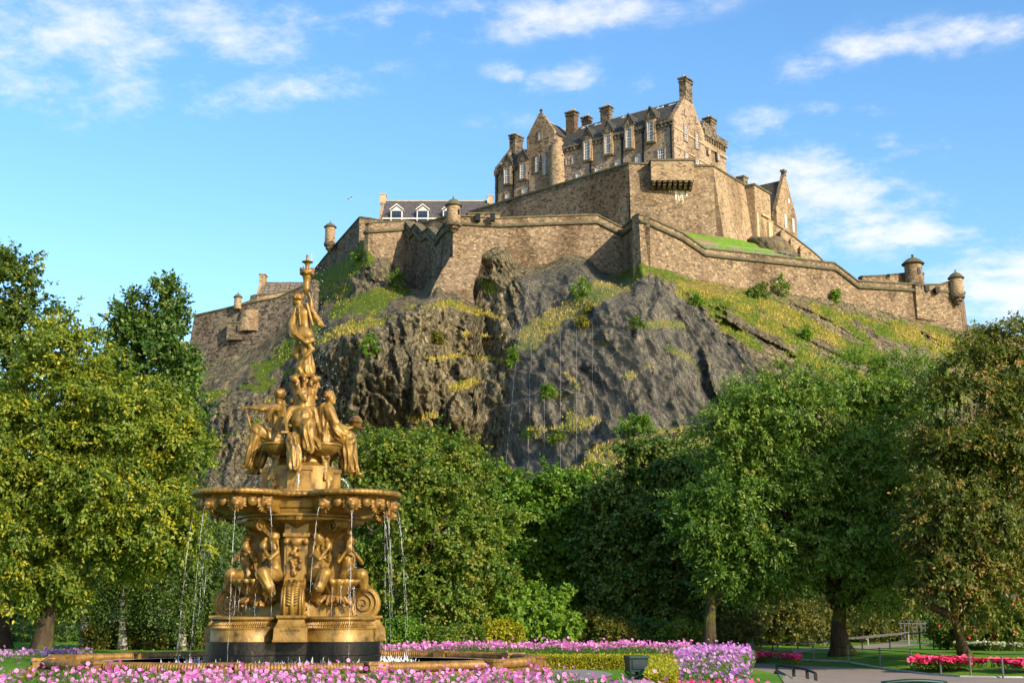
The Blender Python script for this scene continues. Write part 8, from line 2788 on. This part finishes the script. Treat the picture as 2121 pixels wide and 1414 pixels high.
# black stair handrail at the bottom
sr = thing('stair_handrail', 'black handrail on square posts beside steps at bottom edge', 'railing', ground_at(1650, 33))
so_ = Vector(sr.location)
P_ = [at(1609, 1377, 34), at(1643.5, 1380.5, 33.4), at(1671.5, 1386, 33), at(1689, 1393, 32.6)]
m = MB(); m.tube([p - so_ for p in P_], 0.03, 6); m.build('rail', M['iron'], sr)
for p in P_:
    m = MB(); m.box(p.x - so_.x - 0.035, p.x - so_.x + 0.035, p.y - so_.y - 0.035, p.y - so_.y + 0.035, -0.5, p.z - so_.z); m.build('post', M['iron'], sr)
P2 = [at(1603, 1389, 31.5), at(1655, 1417, 30)]
m = MB(); d = P2[1] - P2[0]
m.extrude([P2[0] - so_, P2[0] - so_ + Vector((0.10, 0, 0.03)), P2[0] - so_ + Vector((0.10, 0, -0.03)), P2[0] - so_ + Vector((0, 0, -0.06))], d)
m.build('sloping_rail', M['iron'], sr)
for f in (0.12, 0.32):
    p = P2[0] + d * f - so_
    m = MB(); m.box(p.x - 0.02, p.x + 0.05, p.y - 0.03, p.y + 0.03, -0.5, p.z - 0.02); m.build('post', M['iron'], sr)
# bench with a curved dark back at the bottom edge
q = at(1893, 1410, 27)
be = thing('bench', 'dark bench with curved back just showing at bottom right', 'bench', (q.x, q.y, -0.15), 0.12)
zb = q.z + 0.15
m = MB()
m.tube([(-0.68 + 1.36 * k / 12, -0.05 * math.sin(k / 12 * math.pi), zb - 0.04 + 0.05 * math.sin(k / 12 * math.pi)) for k in range(13)], 0.045, 8); m.build('back_rail', M['green_metal'], be, smooth=True)
for k in range(3):
    m = MB(); m.box(-0.62, 0.62, -0.02, 0.015, zb - 0.42 + 0.12 * k, zb - 0.34 + 0.12 * k); m.build('back_slat', M['green_metal'], be)
m = MB(); m.box(-0.64, 0.64, -0.45, -0.03, 0.40, 0.45); m.build('seat', M['green_metal'], be)
for x in (-0.6, 0.6):
    for y in (-0.4, 0.0):
        m = MB(); m.box(x - 0.03, x + 0.03, y - 0.03, y + 0.03, 0, 0.4 if y < -0.1 else zb - 0.05); m.build('leg', M['iron'], be)
# spiky plant
q = ground_at(2035, 66)
sp = thing('flax_plant', 'grey green spiky flax plant behind the rose bushes', 'plant', q)
m = MB(); rr_ = random.Random(5)
for k in range(46):
    a = rr_.uniform(0, 6.28); L = rr_.uniform(1.2, 2.2); le = rr_.uniform(0.25, 0.9)
    d = Vector((math.cos(a), math.sin(a), 0)); s = Vector((-d.y, d.x, 0)) * 0.045
    pts = [d * 0.05, d * L * le * 0.35 + Vector((0, 0, L * 0.55)), d * L * le * 0.75 + Vector((0, 0, L * (0.9 - le * 0.1))), d * L * le * 1.1 + Vector((0, 0, L * (0.95 - le * 0.45)))]
    vs = []
    for j, p in enumerate(pts):
        w = (1.0, 1.1, 0.8, 0.1)[j]
        vs += [p - s * w, p + s * w]
    m.add(vs, [(2 * j, 2 * j + 1, 2 * j + 3, 2 * j + 2) for j in range(3)])
M['flax'] = plain('flax_leaf', (0.10, 0.13, 0.10), 0.5, 0, 0.3, 1.0)
m.build('leaves', M['flax'], sp)
# a gull over the ramparts
q = at(726, 412, 140)
gl2 = thing('gull', 'distant gull gliding in the clear sky left of the slate house', 'bird', q, 0.5)
m = MB(); m.lathe([(0.0, -0.22), (0.05, -0.15), (0.085, 0.0), (0.06, 0.14), (0.03, 0.2), (0, 0.24)], seg=10)
m.v = [(z, x, y) for x, y, z in m.v]
m.add([(-0.05, 0, 0.03), (0.12, 0, 0.03), (0.06, 0.34, 0.16), (-0.08, 0.34, 0.15)], [(0, 1, 2, 3)]); m.add([(0.06, 0.34, 0.16), (-0.08, 0.34, 0.15), (-0.2, 0.75, 0.02)], [(0, 1, 2)])
m.add([(-0.05, 0, 0.03), (0.12, 0, 0.03), (0.06, -0.34, 0.16), (-0.08, -0.34, 0.15)], [(3, 2, 1, 0)]); m.add([(0.06, -0.34, 0.16), (-0.08, -0.34, 0.15), (-0.2, -0.75, 0.02)], [(2, 1, 0)])
m.add([(-0.18, 0.03, 0), (-0.18, -0.03, 0), (-0.34, -0.07, 0.01), (-0.34, 0.07, 0.01)], [(0, 1, 2, 3)])
M['gull'] = plain('gull_grey', (0.42, 0.42, 0.44), 0.7)
m.build('body', M['gull'], gl2)
